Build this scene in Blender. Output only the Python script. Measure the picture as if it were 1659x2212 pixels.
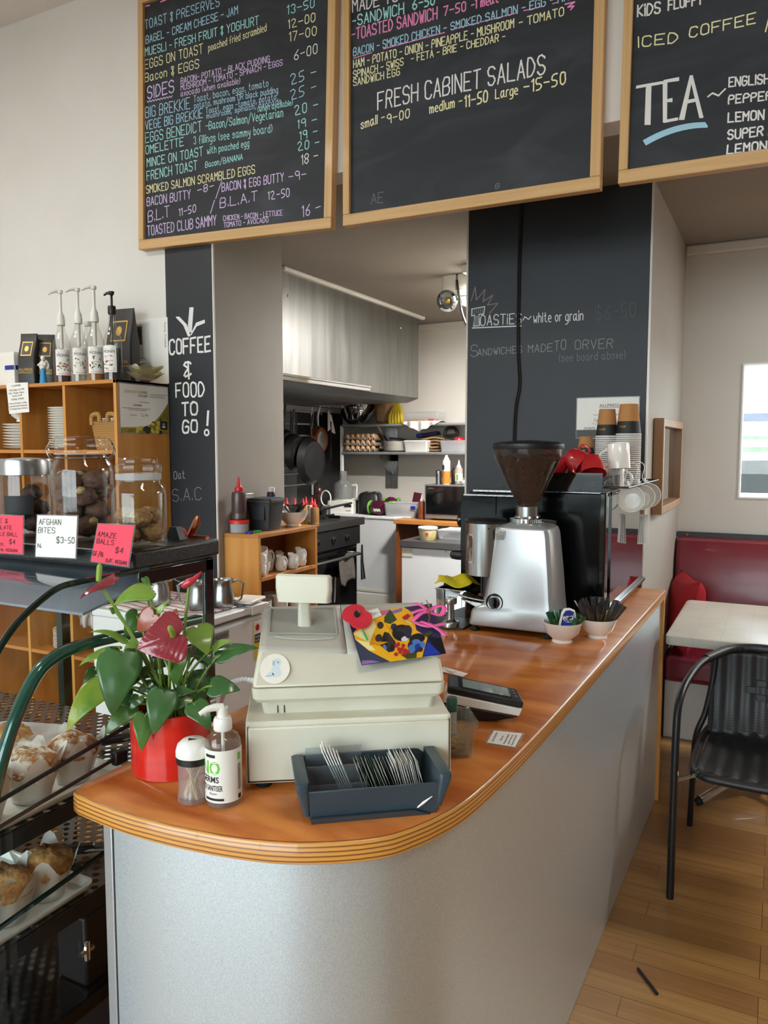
import bpy, math, random
from mathutils import Matrix, Vector, noise as mnoise
PI = math.pi
R = random.Random(7)
SC = bpy.context.scene
for o in list(bpy.data.objects):
    bpy.data.objects.remove(o)
COL = SC.collection
# ------------------------------------------------------------------ camera
FPX, CX, CY, CAMZ = 1670.0, 829.5, 1106.0, 1.5
PITCH, YAW = math.radians(4.826), math.radians(27.178)
Fh = Vector((-math.sin(YAW), math.cos(YAW), 0))
RT = Vector((math.cos(YAW), math.sin(YAW), 0))
FW = Fh * math.cos(PITCH) + Vector((0, 0, -math.sin(PITCH)))
UP = RT.cross(FW)
CAM = Vector((0, 0, CAMZ))
cd = bpy.data.cameras.new('camera')
cam = bpy.data.objects.new('camera', cd)
COL.objects.link(cam)
cam.matrix_world = Matrix(((RT.x, UP.x, -FW.x, 0), (RT.y, UP.y, -FW.y, 0), (RT.z, UP.z, -FW.z, CAMZ), (0, 0, 0, 1)))
cd.sensor_fit = 'VERTICAL'
cd.sensor_height = 24
cd.lens = FPX / 2212 * 24
cd.clip_start = 0.05
SC.camera = cam
SC.view_settings.view_transform = 'Standard'
SC.view_settings.look = 'None'
SC.view_settings.gamma = 1
SC.view_settings.use_curve_mapping = False
SC.view_settings.exposure = 0.36
SC.cycles.use_denoising = True
SC.cycles.max_bounces = 10
SC.cycles.diffuse_bounces = 5
SC.cycles.glossy_bounces = 5
SC.cycles.transparent_max_bounces = 24
SC.cycles.caustics_reflective = False
SC.cycles.caustics_refractive = False
SC.cycles.sample_clamp_indirect = 6
# ------------------------------------------------------------------ world and big lights
W = bpy.data.worlds.new('overcast_sky')
SC.world = W
W.use_nodes = True
wn = W.node_tree.nodes
bg = wn['Background']
bg.inputs[1].default_value = 8.0
tc = wn.new('ShaderNodeTexCoord'); sp = wn.new('ShaderNodeSeparateXYZ'); rp = wn.new('ShaderNodeValToRGB')
W.node_tree.links.new(tc.outputs['Generated'], sp.inputs[0])
W.node_tree.links.new(sp.outputs['Z'], rp.inputs[0])
rp.color_ramp.elements[0].position = 0.0
rp.color_ramp.elements[0].color = (0.9, 0.95, 1.0, 1)
rp.color_ramp.elements[1].position = 0.8
rp.color_ramp.elements[1].color = (0.66, 0.82, 1.0, 1)
W.node_tree.links.new(rp.outputs[0], bg.inputs[0])
def area(name, loc, rot, sx, sy, power, col=(1, 1, 1), portal=False):
    l = bpy.data.lights.new(name, 'AREA')
    l.shape = 'RECTANGLE'; l.size = sx; l.size_y = sy; l.energy = power; l.color = col
    if portal: l.cycles.is_portal = True
    o = bpy.data.objects.new(name, l)
    COL.objects.link(o); o.location = loc; o.rotation_euler = rot
    return o
RX0, RX1, RY0, RZ1 = -4.3, 2.7, -3.1, 3.6          # main room
YW, ZS = 2.75, 2.588                               # counter wall plane, soffit height
YN, YK = 4.6, 6.4                                  # seating nook wall, kitchen wall
area('storefront_daylight_portal', (-1.6, RY0, 1.65), (PI / 2, 0, 0), 4.8, 2.7, 1, portal=True)
area('nook_window_portal', (0.3, YN + .02, 1.583), (-PI / 2, 0, 0), 1.05, .73, 1, portal=True)
# ------------------------------------------------------------------ pixel rays on known planes (the solved camera)
def ray(x, y): return FW + RT * ((x - CX) / FPX) - UP * ((y - CY) / FPX)
def at_z(x, y, z): d = ray(x, y); return CAM + d * ((z - CAMZ) / d.z)
def at_y(x, y, Y): d = ray(x, y); return CAM + d * (Y / d.y)
def at_x(x, y, X): d = ray(x, y); return CAM + d * (X / d.x)
def at_d(x, y, dist): return CAM + ray(x, y) * dist
# ------------------------------------------------------------------ materials
def lin(c):
    c = c / 255.0
    return c / 12.92 if c <= 0.04045 else ((c + 0.055) / 1.055) ** 2.4
def rgb(h):
    if isinstance(h, str):
        return tuple(lin(int(h[i:i + 2], 16)) for i in (0, 2, 4)) + (1,)
    return tuple(lin(v) for v in h) + (1,)
def newmat(name):
    m = bpy.data.materials.new(name); m.use_nodes = True
    nt = m.node_tree; nt.nodes.clear()
    out = nt.nodes.new('ShaderNodeOutputMaterial')
    return m, nt, out
def mat(name, c1, rough=.5, metal=0, c2=None, ns=(6, 6, 6), lo=.35, hi=.65, bump=0, bs=None, coat=0, detail=3, emit=0, spec=.5, dist=0, alpha=1, trans=0, rvar=0):
    m, nt, out = newmat(name)
    b = nt.nodes.new('ShaderNodeBsdfPrincipled')
    nt.links.new(b.outputs[0], out.inputs[0])
    b.inputs['Roughness'].default_value = rough
    b.inputs['Metallic'].default_value = metal
    b.inputs['Specular IOR Level'].default_value = spec
    b.inputs['Coat Weight'].default_value = coat
    b.inputs['Coat Roughness'].default_value = .08
    b.inputs['Alpha'].default_value = alpha
    b.inputs['Transmission Weight'].default_value = trans
    t = nt.nodes.new('ShaderNodeTexCoord'); mp = nt.nodes.new('ShaderNodeMapping'); n = nt.nodes.new('ShaderNodeTexNoise')
    mp.inputs['Scale'].default_value = ns
    n.inputs['Scale'].default_value = 1; n.inputs['Detail'].default_value = detail; n.inputs['Distortion'].default_value = dist
    nt.links.new(t.outputs['Object'], mp.inputs[0]); nt.links.new(mp.outputs[0], n.inputs['Vector'])
    r = nt.nodes.new('ShaderNodeValToRGB')
    nt.links.new(n.outputs['Fac'], r.inputs[0])
    a = rgb(c1); z = rgb(c2) if c2 else tuple(min(1, v * 1.06) for v in a[:3]) + (1,)
    r.color_ramp.elements[0].position = lo; r.color_ramp.elements[0].color = a
    r.color_ramp.elements[1].position = hi; r.color_ramp.elements[1].color = z
    nt.links.new(r.outputs[0], b.inputs['Base Color'])
    if rvar:
        mr = nt.nodes.new('ShaderNodeMapRange')
        mr.inputs['To Min'].default_value = rough - rvar; mr.inputs['To Max'].default_value = rough + rvar
        nt.links.new(n.outputs['Fac'], mr.inputs[0]); nt.links.new(mr.outputs[0], b.inputs['Roughness'])
    if bump:
        bn = nt.nodes.new('ShaderNodeBump'); bn.inputs['Strength'].default_value = bump; bn.inputs['Distance'].default_value = .002
        src = n
        if bs:
            src = nt.nodes.new('ShaderNodeTexNoise'); src.inputs['Scale'].default_value = bs; src.inputs['Detail'].default_value = 2
            nt.links.new(t.outputs['Object'], src.inputs['Vector'])
        nt.links.new(src.outputs['Fac'], bn.inputs['Height']); nt.links.new(bn.outputs[0], b.inputs['Normal'])
    if emit:
        b.inputs['Emission Color'].default_value = a; b.inputs['Emission Strength'].default_value = emit
    return m
def glass(name, tint=(.93, .96, .95), rough=.01, ior=1.45, haze=0, hazecol=(.8, .8, .8)):
    m, nt, out = newmat(name)
    tr = nt.nodes.new('ShaderNodeBsdfTransparent'); tr.inputs[0].default_value = tuple(tint) + (1,)
    gl = nt.nodes.new('ShaderNodeBsdfGlossy'); gl.inputs['Roughness'].default_value = rough
    lw = nt.nodes.new('ShaderNodeLayerWeight'); lw.inputs['Blend'].default_value = .5
    pw = nt.nodes.new('ShaderNodeMath'); pw.operation = 'POWER'; pw.inputs[1].default_value = 4
    fr = nt.nodes.new('ShaderNodeMath'); fr.operation = 'MULTIPLY_ADD'; fr.inputs[1].default_value = .7; fr.inputs[2].default_value = ((ior - 1) / (ior + 1)) ** 2
    nt.links.new(lw.outputs['Facing'], pw.inputs[0]); nt.links.new(pw.outputs[0], fr.inputs[0])
    mx = nt.nodes.new('ShaderNodeMixShader')
    nt.links.new(fr.outputs[0], mx.inputs[0]); nt.links.new(tr.outputs[0], mx.inputs[1]); nt.links.new(gl.outputs[0], mx.inputs[2])
    last = mx
    if haze:
        df = nt.nodes.new('ShaderNodeBsdfDiffuse'); df.inputs[0].default_value = tuple(hazecol) + (1,)
        m2 = nt.nodes.new('ShaderNodeMixShader'); m2.inputs[0].default_value = haze
        nt.links.new(mx.outputs[0], m2.inputs[1]); nt.links.new(df.outputs[0], m2.inputs[2]); last = m2
    nt.links.new(last.outputs[0], out.inputs[0])
    return m
def stripes(name, cols, axis='Z', scale=100, rough=.4, coat=0, nz=.3, metal=0):
    """bands of colour along one axis (plies, weave, stripes), a little wavy"""
    m, nt, out = newmat(name)
    b = nt.nodes.new('ShaderNodeBsdfPrincipled'); nt.links.new(b.outputs[0], out.inputs[0])
    b.inputs['Roughness'].default_value = rough; b.inputs['Coat Weight'].default_value = coat; b.inputs['Metallic'].default_value = metal
    t = nt.nodes.new('ShaderNodeTexCoord'); s = nt.nodes.new('ShaderNodeSeparateXYZ')
    nt.links.new(t.outputs['Object'], s.inputs[0])
    n = nt.nodes.new('ShaderNodeTexNoise'); n.inputs['Scale'].default_value = 14
    nt.links.new(t.outputs['Object'], n.inputs['Vector'])
    a = nt.nodes.new('ShaderNodeMath'); a.operation = 'MULTIPLY'; a.inputs[1].default_value = scale
    nt.links.new(s.outputs[axis], a.inputs[0])
    c = nt.nodes.new('ShaderNodeMath'); c.operation = 'MULTIPLY_ADD'; c.inputs[1].default_value = nz
    nt.links.new(n.outputs['Fac'], c.inputs[0]); nt.links.new(a.outputs[0], c.inputs[2])
    f = nt.nodes.new('ShaderNodeMath'); f.operation = 'FRACT'; nt.links.new(c.outputs[0], f.inputs[0])
    r = nt.nodes.new('ShaderNodeValToRGB'); r.color_ramp.interpolation = 'LINEAR'
    while len(r.color_ramp.elements) < len(cols): r.color_ramp.elements.new(.5)
    for i, (p, h) in enumerate(cols):
        r.color_ramp.elements[i].position = p; r.color_ramp.elements[i].color = rgb(h)
    nt.links.new(f.outputs[0], r.inputs[0]); nt.links.new(r.outputs[0], b.inputs['Base Color'])
    return m
def speckle(name, base, dot, scale=400, rough=.4, thr=.62, metal=0, soft=.06, dot2=None):
    m = mat(name, base, rough, metal, dot, (scale, scale, scale), thr, thr + soft, detail=1)
    return m
def bricks(name, c1, c2, mort, w, h, axes='XY', rough=.4, off=.5, ms=.006, grain=(2, 60, 2), coat=0, bump=0):
    m, nt, out = newmat(name)
    b = nt.nodes.new('ShaderNodeBsdfPrincipled'); nt.links.new(b.outputs[0], out.inputs[0])
    b.inputs['Roughness'].default_value = rough; b.inputs['Coat Weight'].default_value = coat
    t = nt.nodes.new('ShaderNodeTexCoord'); s = nt.nodes.new('ShaderNodeSeparateXYZ'); cb = nt.nodes.new('ShaderNodeCombineXYZ')
    nt.links.new(t.outputs['Object'], s.inputs[0])
    nt.links.new(s.outputs[axes[0]], cb.inputs[0]); nt.links.new(s.outputs[axes[1]], cb.inputs[1])
    br = nt.nodes.new('ShaderNodeTexBrick')
    br.inputs['Scale'].default_value = 1; br.inputs['Brick Width'].default_value = w; br.inputs['Row Height'].default_value = h
    br.inputs['Mortar Size'].default_value = ms * h; br.inputs['Color1'].default_value = rgb(c1); br.inputs['Color2'].default_value = rgb(c2)
    br.inputs['Mortar'].default_value = rgb(mort); br.offset = off; br.offset_frequency = 3
    nt.links.new(cb.outputs[0], br.inputs['Vector'])
    mp = nt.nodes.new('ShaderNodeMapping'); mp.inputs['Scale'].default_value = grain
    n = nt.nodes.new('ShaderNodeTexNoise'); n.inputs['Scale'].default_value = 1; n.inputs['Detail'].default_value = 5
    nt.links.new(t.outputs['Object'], mp.inputs[0]); nt.links.new(mp.outputs[0], n.inputs['Vector'])
    mr = nt.nodes.new('ShaderNodeMapRange'); mr.inputs['To Min'].default_value = .55; mr.inputs['To Max'].default_value = 1.4
    nt.links.new(n.outputs['Fac'], mr.inputs[0])
    mx = nt.nodes.new('ShaderNodeMix'); mx.data_type = 'RGBA'; mx.blend_type = 'MULTIPLY'; mx.inputs[0].default_value = 1
    nt.links.new(br.outputs['Color'], mx.inputs[6]); nt.links.new(mr.outputs[0], mx.inputs[7])
    nt.links.new(mx.outputs[2], b.inputs['Base Color'])
    return m
def wood(name, c1, c2, axis='X', rough=.4, coat=.2, k=1.0, rings=10):
    s = {'X': (.8, rings, rings), 'Y': (rings, .8, rings), 'Z': (rings, rings, .8)}[axis]
    return mat(name, c1, rough, 0, c2, tuple(v * k for v in s), .3, .7, coat=coat, detail=6, dist=1.2)
M = dict(
    wall=mat('painted_wall_warm_white', 'dedbd7', .75, c2='e3e0dd', ns=(2, 2, 2)),
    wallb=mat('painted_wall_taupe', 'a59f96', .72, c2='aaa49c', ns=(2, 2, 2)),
    reveal_shade=mat('reveal_shade_grey_brown', '8f8981', .7, c2='958f87', ns=(2, 2, 2)),
    walln=mat('painted_wall_stone', 'd3cfc8', .7, c2='d7d3cd', ns=(2, 2, 2)),
    wallk=mat('kitchen_wall_cream', 'd9d4cb', .6, c2='ddd8d0', ns=(2, 2, 2)),
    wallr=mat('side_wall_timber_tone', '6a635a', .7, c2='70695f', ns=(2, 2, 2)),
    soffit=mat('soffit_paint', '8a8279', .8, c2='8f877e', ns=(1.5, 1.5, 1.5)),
    chalk=mat('chalkboard_black', '2a2d33', .55, c2='41454c', ns=(2.2, 2.2, 6), lo=.42, hi=.85, detail=7, spec=.3, dist=1.5),
    chalkp=mat('chalkboard_paint', '26292f', .5, c2='2c3036', ns=(2, 2, 2), detail=5, spec=.4),
    white=mat('white_plastic', 'e4e2dc', .35), offw=mat('cream_plastic', 'd6d3c6', .4, c2='dbd8cc'),
    regc=mat('aged_cream_plastic', 'cfcbb8', .45, c2='d6d3c4', ns=(9, 9, 9), bump=.05, bs=900),
    regg=mat('grey_plastic', 'b5b3aa', .5, c2='bbb9b1', bump=.05, bs=900),
    paper=mat('white_paper', 'ebe9e4', .7), papers=mat('grey_print', '5a5a5a', .8), ink=mat('black_ink', '17181b', .6),
    por=mat('glazed_porcelain', 'ece9e3', .18, coat=.3), red=mat('red_glaze', 'c21f2b', .2, c2='c9262f', coat=.5),
    redpot=mat('red_pot_glaze', 'd1231c', .22, c2='da2e22', ns=(3, 3, 40), coat=.5),
    black=mat('black_plastic', '141416', .4), blackg=mat('gloss_black', '08090b', .08, coat=.5),
    dark=mat('dark_steel', '2a2a2c', .45, .5), steel=mat('brushed_steel', '9fa1a1', .28, 1, c2='adafaf', ns=(90, 3, 3), rvar=.06),
    steelv=mat('brushed_steel_vertical', 'a8a9a8', .25, 1, c2='b6b7b6', ns=(60, 60, 2), rvar=.06),
    hood=mat('hood_steel', '80807e', .42, 1, c2='8f8f8c', ns=(8, 14, 1.2), rvar=.08, dist=.6),
    mblack=mat('machine_black', '060709', .12, spec=.22),
    chrome=mat('chrome', 'c9cacb', .06, 1), alu=mat('silver_paint', 'b3b4b6', .32, .55, c2='b9babc', ns=(300, 300, 300)),
    mirror=mat('mirror_steel', 'b4b5b6', .03, 1), gun=mat('matte_anthracite', '33353a', .5),
    tray=mat('slate_plastic', '32404a', .42, c2='36454f'), wood=mat('orange_varnished_ply', '9c4a18', .2, 0, 'd98d48', (1.2, 3.4, 3.4), .3, .72, coat=.4, detail=6, dist=2.6),
    plyz=wood('golden_ply_upright', 'b9752f', 'd39a4e', 'Z', .4, .15, 1, 9), plyx=wood('golden_ply', 'a8642a', 'c78a47', 'X', .4, .15),
    plyd=wood('red_brown_ply', '7a3f1e', '96552b', 'X', .45, .1), oak=wood('board_frame_pine', 'c39a63', 'd9b27e', 'X', .5, .1, 1.2, 30),
    oakz=wood('board_frame_pine_upright', 'c39a63', 'd9b27e', 'Z', .5, .1, 1.2, 30), frame=wood('mirror_frame_oak', '8a6038', 'a2764a', 'Z', .5, .1, 1, 30),
    granite=speckle('dark_granite', '1c1d1f', '4c4d50', 420, .35, .6), green=mat('racing_green_enamel', '1a4a3d', .12, c2='1e5244', coat=.6),
    greend=mat('dark_green_edge', '0b1e1a', .1, coat=.5), leaf=mat('leaf_green', '3c5f26', .3, c2='4d7330', ns=(9, 9, 9), coat=.25),
    leafd=mat('leaf_dark', '33562c', .26, c2='426b38', ns=(9, 9, 9), coat=.3), leafy=mat('leaf_yellow_edge', '5f8a2a', .3, c2='b8c04a', ns=(11, 11, 11), lo=.4, hi=.7, coat=.25),
    leafl=mat('leaf_light', '6f9438', .3, c2='86a648', ns=(9, 9, 9), coat=.2), spathe=mat('spathe_maroon', '7f2630', .16, c2='8d3038', ns=(14, 14, 14), coat=.5, bump=.5, bs=60),
    spather=mat('spathe_red', 'b8303a', .2, coat=.4), rust=mat('spathe_rust', '96483a', .25, c2='a05a40', coat=.3), stem=mat('stem_green', '6d8a38', .4), spadix=mat('spadix_green', '86a33c', .5, bump=.6, bs=500),
    soil=mat('potting_soil', '2b2019', .9, c2='3a2c22', ns=(80, 80, 80)),
    vinyl=mat('burgundy_vinyl', '74202f', .3, c2='7c2233', ns=(3, 3, 3), coat=.15), cushion=mat('red_cloth', 'a01420', .8, c2='aa1a26', ns=(200, 200, 200)),
    table=bricks('table_tiles', 'dad7cc', 'd8d5ca', 'd3cfc4', .1, .1, 'XY', .35, 0, .03, (3, 3, 3)),
    wick=stripes('black_wicker', [(0, '08080a'), (.5, '2c2d2f'), (1, '08080a')], 'Z', 110, .45, nz=.6),
    wickx=stripes('black_wicker_seat', [(0, '09090a'), (.5, '2e2f31'), (1, '09090a')], 'Y', 110, .45, nz=.6),
    floor=bricks('strip_timber_floor', 'b0864e', '976b3e', '5e3d20', .9, .083, 'XY', .3, .37, .012, (2.2, 75, 2), coat=.12),
    rubber=mat('black_rubber', '0e0e0e', .7), yellow=mat('yellow_cloth', 'e0cf1c', .85, c2='d3c010', ns=(60, 60, 60), bump=.4, bs=300),
    glass=glass('clear_glass', (.955, .97, .962)), pane=glass('cabinet_pane', (.93, .96, .945), .01, 1.5), plastic=glass('clear_plastic', (.93, .94, .945), .06, 1.45, .1, (.75, .77, .78)),
    acry=glass('smoky_acrylic', (.8, .83, .85), .03, 1.45, .05), tubg=glass('translucent_tub', (.8, .82, .84), .15, 1.4, .4, (.75, .76, .78)),
    hopper=glass('smoky_hopper', (.72, .66, .62), .04, 1.45, .05, (.3, .25, .22)),
    bean=mat('coffee_bean', '3b2115', .35, c2='4d2d1c', ns=(60, 60, 60)), choc=mat('chocolate_biscuit', '54392e', .85, c2='6b4a3c', ns=(45, 45, 45), bump=1, bs=120),
    oat=mat('oat_ball', '7a5630', .8, c2='a8834f', ns=(120, 120, 120), bump=1, bs=200), cake=mat('muffin_crumb', 'a9713a', .8, c2='cfa066', ns=(70, 70, 70), bump=1, bs=160),
    sugar=mat('sugared_crumb', 'a9713a', .85, c2='f0e8da', ns=(45, 45, 45), lo=.44, hi=.58, bump=1, bs=160, detail=6), waxp=glass('baking_paper', (.86, .83, .78), .4, 1.3, .62, (.9, .87, .82)),
    pink=mat('pink_card', 'f0475f', .7, c2='f24d64'), ribbon=mat('pink_ribbon', 'ee5aa5', .45, c2='f268ae'), poppy=mat('red_felt', 'd01f33', .9, c2='d8283a', ns=(300, 300, 300)),
    wicker=stripes('cane_weave', [(0, '7a5426'), (.5, 'c79a58'), (1, '7a5426')], 'Z', 130, .6, nz=1.2), carton=mat('egg_carton', '9b8f7e', .9, c2='a59988'), egg=mat('brown_egg', 'c99a74', .5, c2='d6aa86'),
    kraft=mat('kraft_paper', 'a5713f', .8, c2='b07c49'), bag=mat('brown_paper_bag', '8c6c48', .8, c2='9a7850', bump=.8, bs=30), banana=mat('banana', 'd3b722', .5, c2='c2a51a', ns=(20, 20, 20)),
    paneld=mat('counter_steel_laminate', 'c6d2db', .4, .74, c2='dbe6ee', ns=(420, 420, 420), lo=.3, hi=.7, detail=1), cab=mat('bench_white', 'd3d6d7', .5, c2='d8dbdc', ns=(2, 2, 2)),
    fridge=mat('fridge_white', 'e6e8ea', .4, c2='eaecee'), orange=mat('orange_label', 'd97a2a', .4), blue=mat('blue_print', '20338f', .4), sauce=glass('sauce_plastic', (.9, .9, .9), .15, 1.4, .5, (.55, .5, .45)),
    brown=mat('brown_sauce', '3a2620', .35, c2='44302a'), navy=mat('navy', '1b2140', .5), lightw=mat('lamp_tube', 'fff8ea', .5, emit=14), maroon=mat('maroon_bag', '4c1527', .4, c2='5a1b30'),
    fgreen=mat('lime_green', '5c9a2e', .5), copper=mat('copper', 'b06a4a', .3, 1), cloth=mat('dark_cloth', '3a3632', .9, c2='48433d', ns=(40, 40, 40)), hedge=mat('hedge_leaves', '3f7a35', .8, c2='6aa658', ns=(9, 9, 9)),
    towel=stripes('striped_tea_towel', [(0, 'e8e2de'), (.55, 'e8e2de'), (.62, 'b04a5c'), (.78, 'b04a5c'), (.85, 'e8e2de')], 'Y', 22, .85, nz=.3), check=stripes('checked_towel', [(0, 'd8d0c8'), (.5, '6a5048'), (1, 'd8d0c8')], 'X', 40, .9, nz=.4),
    gold=mat('gold_print', 'b8964a', .35, .6), goldc=mat('gold_coin', 'b59a5a', .3, .8), silverc=mat('silver_coin', 'a8a8a4', .3, .9), stick=mat('toothpick_wood', 'd8b483', .6), syrup=mat('amber_syrup', 'b0762c', .15, trans=.4), syrupr=mat('red_syrup', '5a1c12', .15, trans=.3),
    cl=mat('clear_syrup', 'd8d2bc', .1, trans=.7), bagd=mat('coffee_bag_black', '2a2626', .4, c2='322d2c'), sky=mat('sky_blue_robe', '2f8fc4', .5), foil=glass('bottle_glass', (.93, .93, .91), .02, 1.45, .03),
    plyedge=stripes('plywood_edge', [(0, 'd0974a'), (.42, 'c4863a'), (.52, '653512'), (.66, '8a4f1e'), (.74, 'b9762f'), (1, 'd6a055')], 'Z', 132, .35, .3, .35),
)
CH = {k: mat('chalk_' + k, v, .9) for k, v in dict(white='e6e6e6', blue='a6d2ea', cyan='a8e6e6', yellow='ece8b8', lilac='d9c4ee', pink='ee8fc6', grey='8b8e92', dim='6d7075', taupe='8a7a78').items()}
MM = list(CH.values()); MI = {k: i for i, k in enumerate(CH)}
# ------------------------------------------------------------------ mesh builder
class G:
    def __init__(s): s.v = []; s.f = []; s.m = []; s.mi = 0; s.T = Matrix()
    def add(s, vs, fs, mi=None):
        b = len(s.v); T = s.T
        s.v += [tuple(T @ Vector(p)) for p in vs]
        s.f += [tuple(b + i for i in f) for f in fs]
        s.m += [s.mi if mi is None else mi] * len(fs)
        return s
    def at(s, x=0, y=0, z=0, rx=0, ry=0, rz=0, k=1):
        s.T = Matrix.Translation((x, y, z)) @ Matrix.Rotation(rz, 4, 'Z') @ Matrix.Rotation(ry, 4, 'Y') @ Matrix.Rotation(rx, 4, 'X') @ Matrix.Scale(k, 4); return s
    def bx(s, x0, x1, y0, y1, z0, z1, mi=None):
        v = [(x, y, z) for z in (z0, z1) for y in (y0, y1) for x in (x0, x1)]
        return s.add(v, [(0, 2, 3, 1), (4, 5, 7, 6), (0, 1, 5, 4), (2, 6, 7, 3), (0, 4, 6, 2), (1, 3, 7, 5)], mi)
    def hexa(s, v, mi=None):
        """8 corners: bottom ring 0-3 counter-clockwise, top ring 4-7"""
        return s.add(v, [(3, 2, 1, 0), (4, 5, 6, 7), (0, 1, 5, 4), (1, 2, 6, 5), (2, 3, 7, 6), (3, 0, 4, 7)], mi)
    def lathe(s, prof, n=24, c=(0, 0, 0), sx=1, sy=1, mi=None, a0=0, a1=2 * PI):
        full = abs(a1 - a0 - 2 * PI) < 1e-6; k = n if full else n + 1
        vs = []; fs = []
        for r, z in prof:
            for i in range(k):
                a = a0 + (a1 - a0) * i / n
                vs.append((c[0] + r * sx * math.cos(a), c[1] + r * sy * math.sin(a), c[2] + z))
        for j in range(len(prof) - 1):
            for i in range(n):
                i2 = (i + 1) % k
                fs.append((j * k + i, j * k + i2, (j + 1) * k + i2, (j + 1) * k + i))
        if full and prof[0][0] > 1e-5: fs.append(tuple(range(k - 1, -1, -1)))
        if full and prof[-1][0] > 1e-5: fs.append(tuple((len(prof) - 1) * k + i for i in range(k)))
        return s.add(vs, fs, mi)
    def cyl(s, x, y, z0, z1, r0, r1=None, n=20, mi=None): return s.lathe([(r0, z0), (r0 if r1 is None else r1, z1)], n, (x, y, 0), mi=mi)
    def tube(s, pts, r, n=8, mi=None, cap=True):
        pts = [Vector(p) for p in pts]; rs = r if isinstance(r, (list, tuple)) else [r] * len(pts)
        vs = []; fs = []; prev = None
        for i, p in enumerate(pts):
            t = (pts[min(i + 1, len(pts) - 1)] - pts[max(i - 1, 0)]).normalized()
            if prev is None:
                prev = t.orthogonal().normalized()
            else:
                prev = prev - t * prev.dot(t)
                prev = prev.normalized() if prev.length > 1e-6 else t.orthogonal().normalized()
            q = t.cross(prev)
            for k in range(n):
                a = 2 * PI * k / n
                vs.append(p + (prev * math.cos(a) + q * math.sin(a)) * rs[i])
        for i in range(len(pts) - 1):
            for k in range(n):
                k2 = (k + 1) % n
                fs.append((i * n + k, i * n + k2, (i + 1) * n + k2, (i + 1) * n + k))
        if cap: fs += [tuple(range(n - 1, -1, -1)), tuple((len(pts) - 1) * n + k for k in range(n))]
        return s.add(vs, fs, mi)
    def prism(s, poly, z0, z1, mi=None):
        n = len(poly)
        vs = [(x, y, z0) for x, y in poly] + [(x, y, z1) for x, y in poly]
        return s.add(vs, [tuple(range(n - 1, -1, -1)), tuple(range(n, 2 * n))] + [(i, (i + 1) % n, n + (i + 1) % n, n + i) for i in range(n)], mi)
    def ell(s, c, r, nu=14, nv=10, mi=None, f=None):
        if not isinstance(r, (tuple, list)): r = (r, r, r)
        vs = []; fs = []
        for j in range(nv + 1):
            t = PI * j / nv
            for i in range(nu):
                a = 2 * PI * i / nu
                d = Vector((math.sin(t) * math.cos(a), math.sin(t) * math.sin(a), -math.cos(t)))
                k = f(d) if f else 1
                vs.append((c[0] + d.x * r[0] * k, c[1] + d.y * r[1] * k, c[2] + d.z * r[2] * k))
        for j in range(nv):
            for i in range(nu):
                i2 = (i + 1) % nu
                fs.append((j * nu + i, j * nu + i2, (j + 1) * nu + i2, (j + 1) * nu + i))
        return s.add(vs, fs, mi)
    def grid(s, fn, nu, nv, mi=None):
        vs = [fn(i / nu, j / nv) for j in range(nv + 1) for i in range(nu + 1)]
        k = nu + 1
        return s.add(vs, [(j * k + i, j * k + i + 1, (j + 1) * k + i + 1, (j + 1) * k + i) for j in range(nv) for i in range(nu)], mi)
    def poly(s, pts, mi=None): return s.add(pts, [tuple(range(len(pts)))], mi)
    def ring(s, w, h, t, y0, y1, mi=None):
        """picture-frame in the XZ plane, outer size w by h from (0,0), bar t"""
        o = [(0, 0), (w, 0), (w, h), (0, h)]; i_ = [(t, t), (w - t, t), (w - t, h - t), (t, h - t)]
        vs = [(x, y, z) for y in (y0, y1) for x, z in o + i_]
        fs = []
        for a in range(4):
            b = (a + 1) % 4
            fs += [(a, b, 4 + b, 4 + a), (8 + b, 8 + a, 12 + a, 12 + b), (b, a, 8 + a, 8 + b), (4 + a, 4 + b, 12 + b, 12 + a)]
        return s.add(vs, fs, mi)
    def out(s, name, mats, parent=None, loc=None, rz=0, ang=40, bev=0, seg=2, sub=0, solid=0, rot=None):
        me = bpy.data.meshes.new(name)
        me.from_pydata(s.v, [], s.f)
        if not isinstance(mats, (list, tuple)): mats = [mats]
        for m in mats: me.materials.append(M[m] if isinstance(m, str) else m)
        if len(mats) > 1: me.polygons.foreach_set('material_index', s.m)
        me.polygons.foreach_set('use_smooth', [True] * len(s.f))
        me.update()
        me.set_sharp_from_angle(angle=math.radians(ang))
        o = bpy.data.objects.new(name, me); COL.objects.link(o)
        if parent: o.parent = parent
        if loc is not None: o.location = loc
        if rot is not None: o.rotation_euler = rot
        elif rz: o.rotation_euler = (0, 0, rz)
        if solid:
            d = o.modifiers.new('thickness', 'SOLIDIFY'); d.thickness = solid; d.offset = 0
        if bev:
            d = o.modifiers.new('edge', 'BEVEL'); d.width = bev; d.segments = seg; d.limit_method = 'ANGLE'; d.angle_limit = math.radians(35)
        if sub:
            d = o.modifiers.new('smooth', 'SUBSURF'); d.levels = sub; d.render_levels = sub
        return o
def tag(o, label, cat, group=None, kind=None):
    o['label'] = label; o['category'] = cat
    if group: o['group'] = group
    if kind: o['kind'] = kind
    return o
def thing(name, label, cat, loc=(0, 0, 0), rz=0, group=None):
    o = bpy.data.objects.new(name, None); o.empty_display_size = .05; COL.objects.link(o)
    o.location = loc; o.rotation_euler = (0, 0, rz)
    return tag(o, label, cat, group)
def struct(o): o['kind'] = 'structure'; return o
def copy_tree(o, parent=None):
    c = o.copy(); COL.objects.link(c)
    if parent: c.parent = parent
    for ch in list(o.children): copy_tree(ch, c)
    return c
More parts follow.
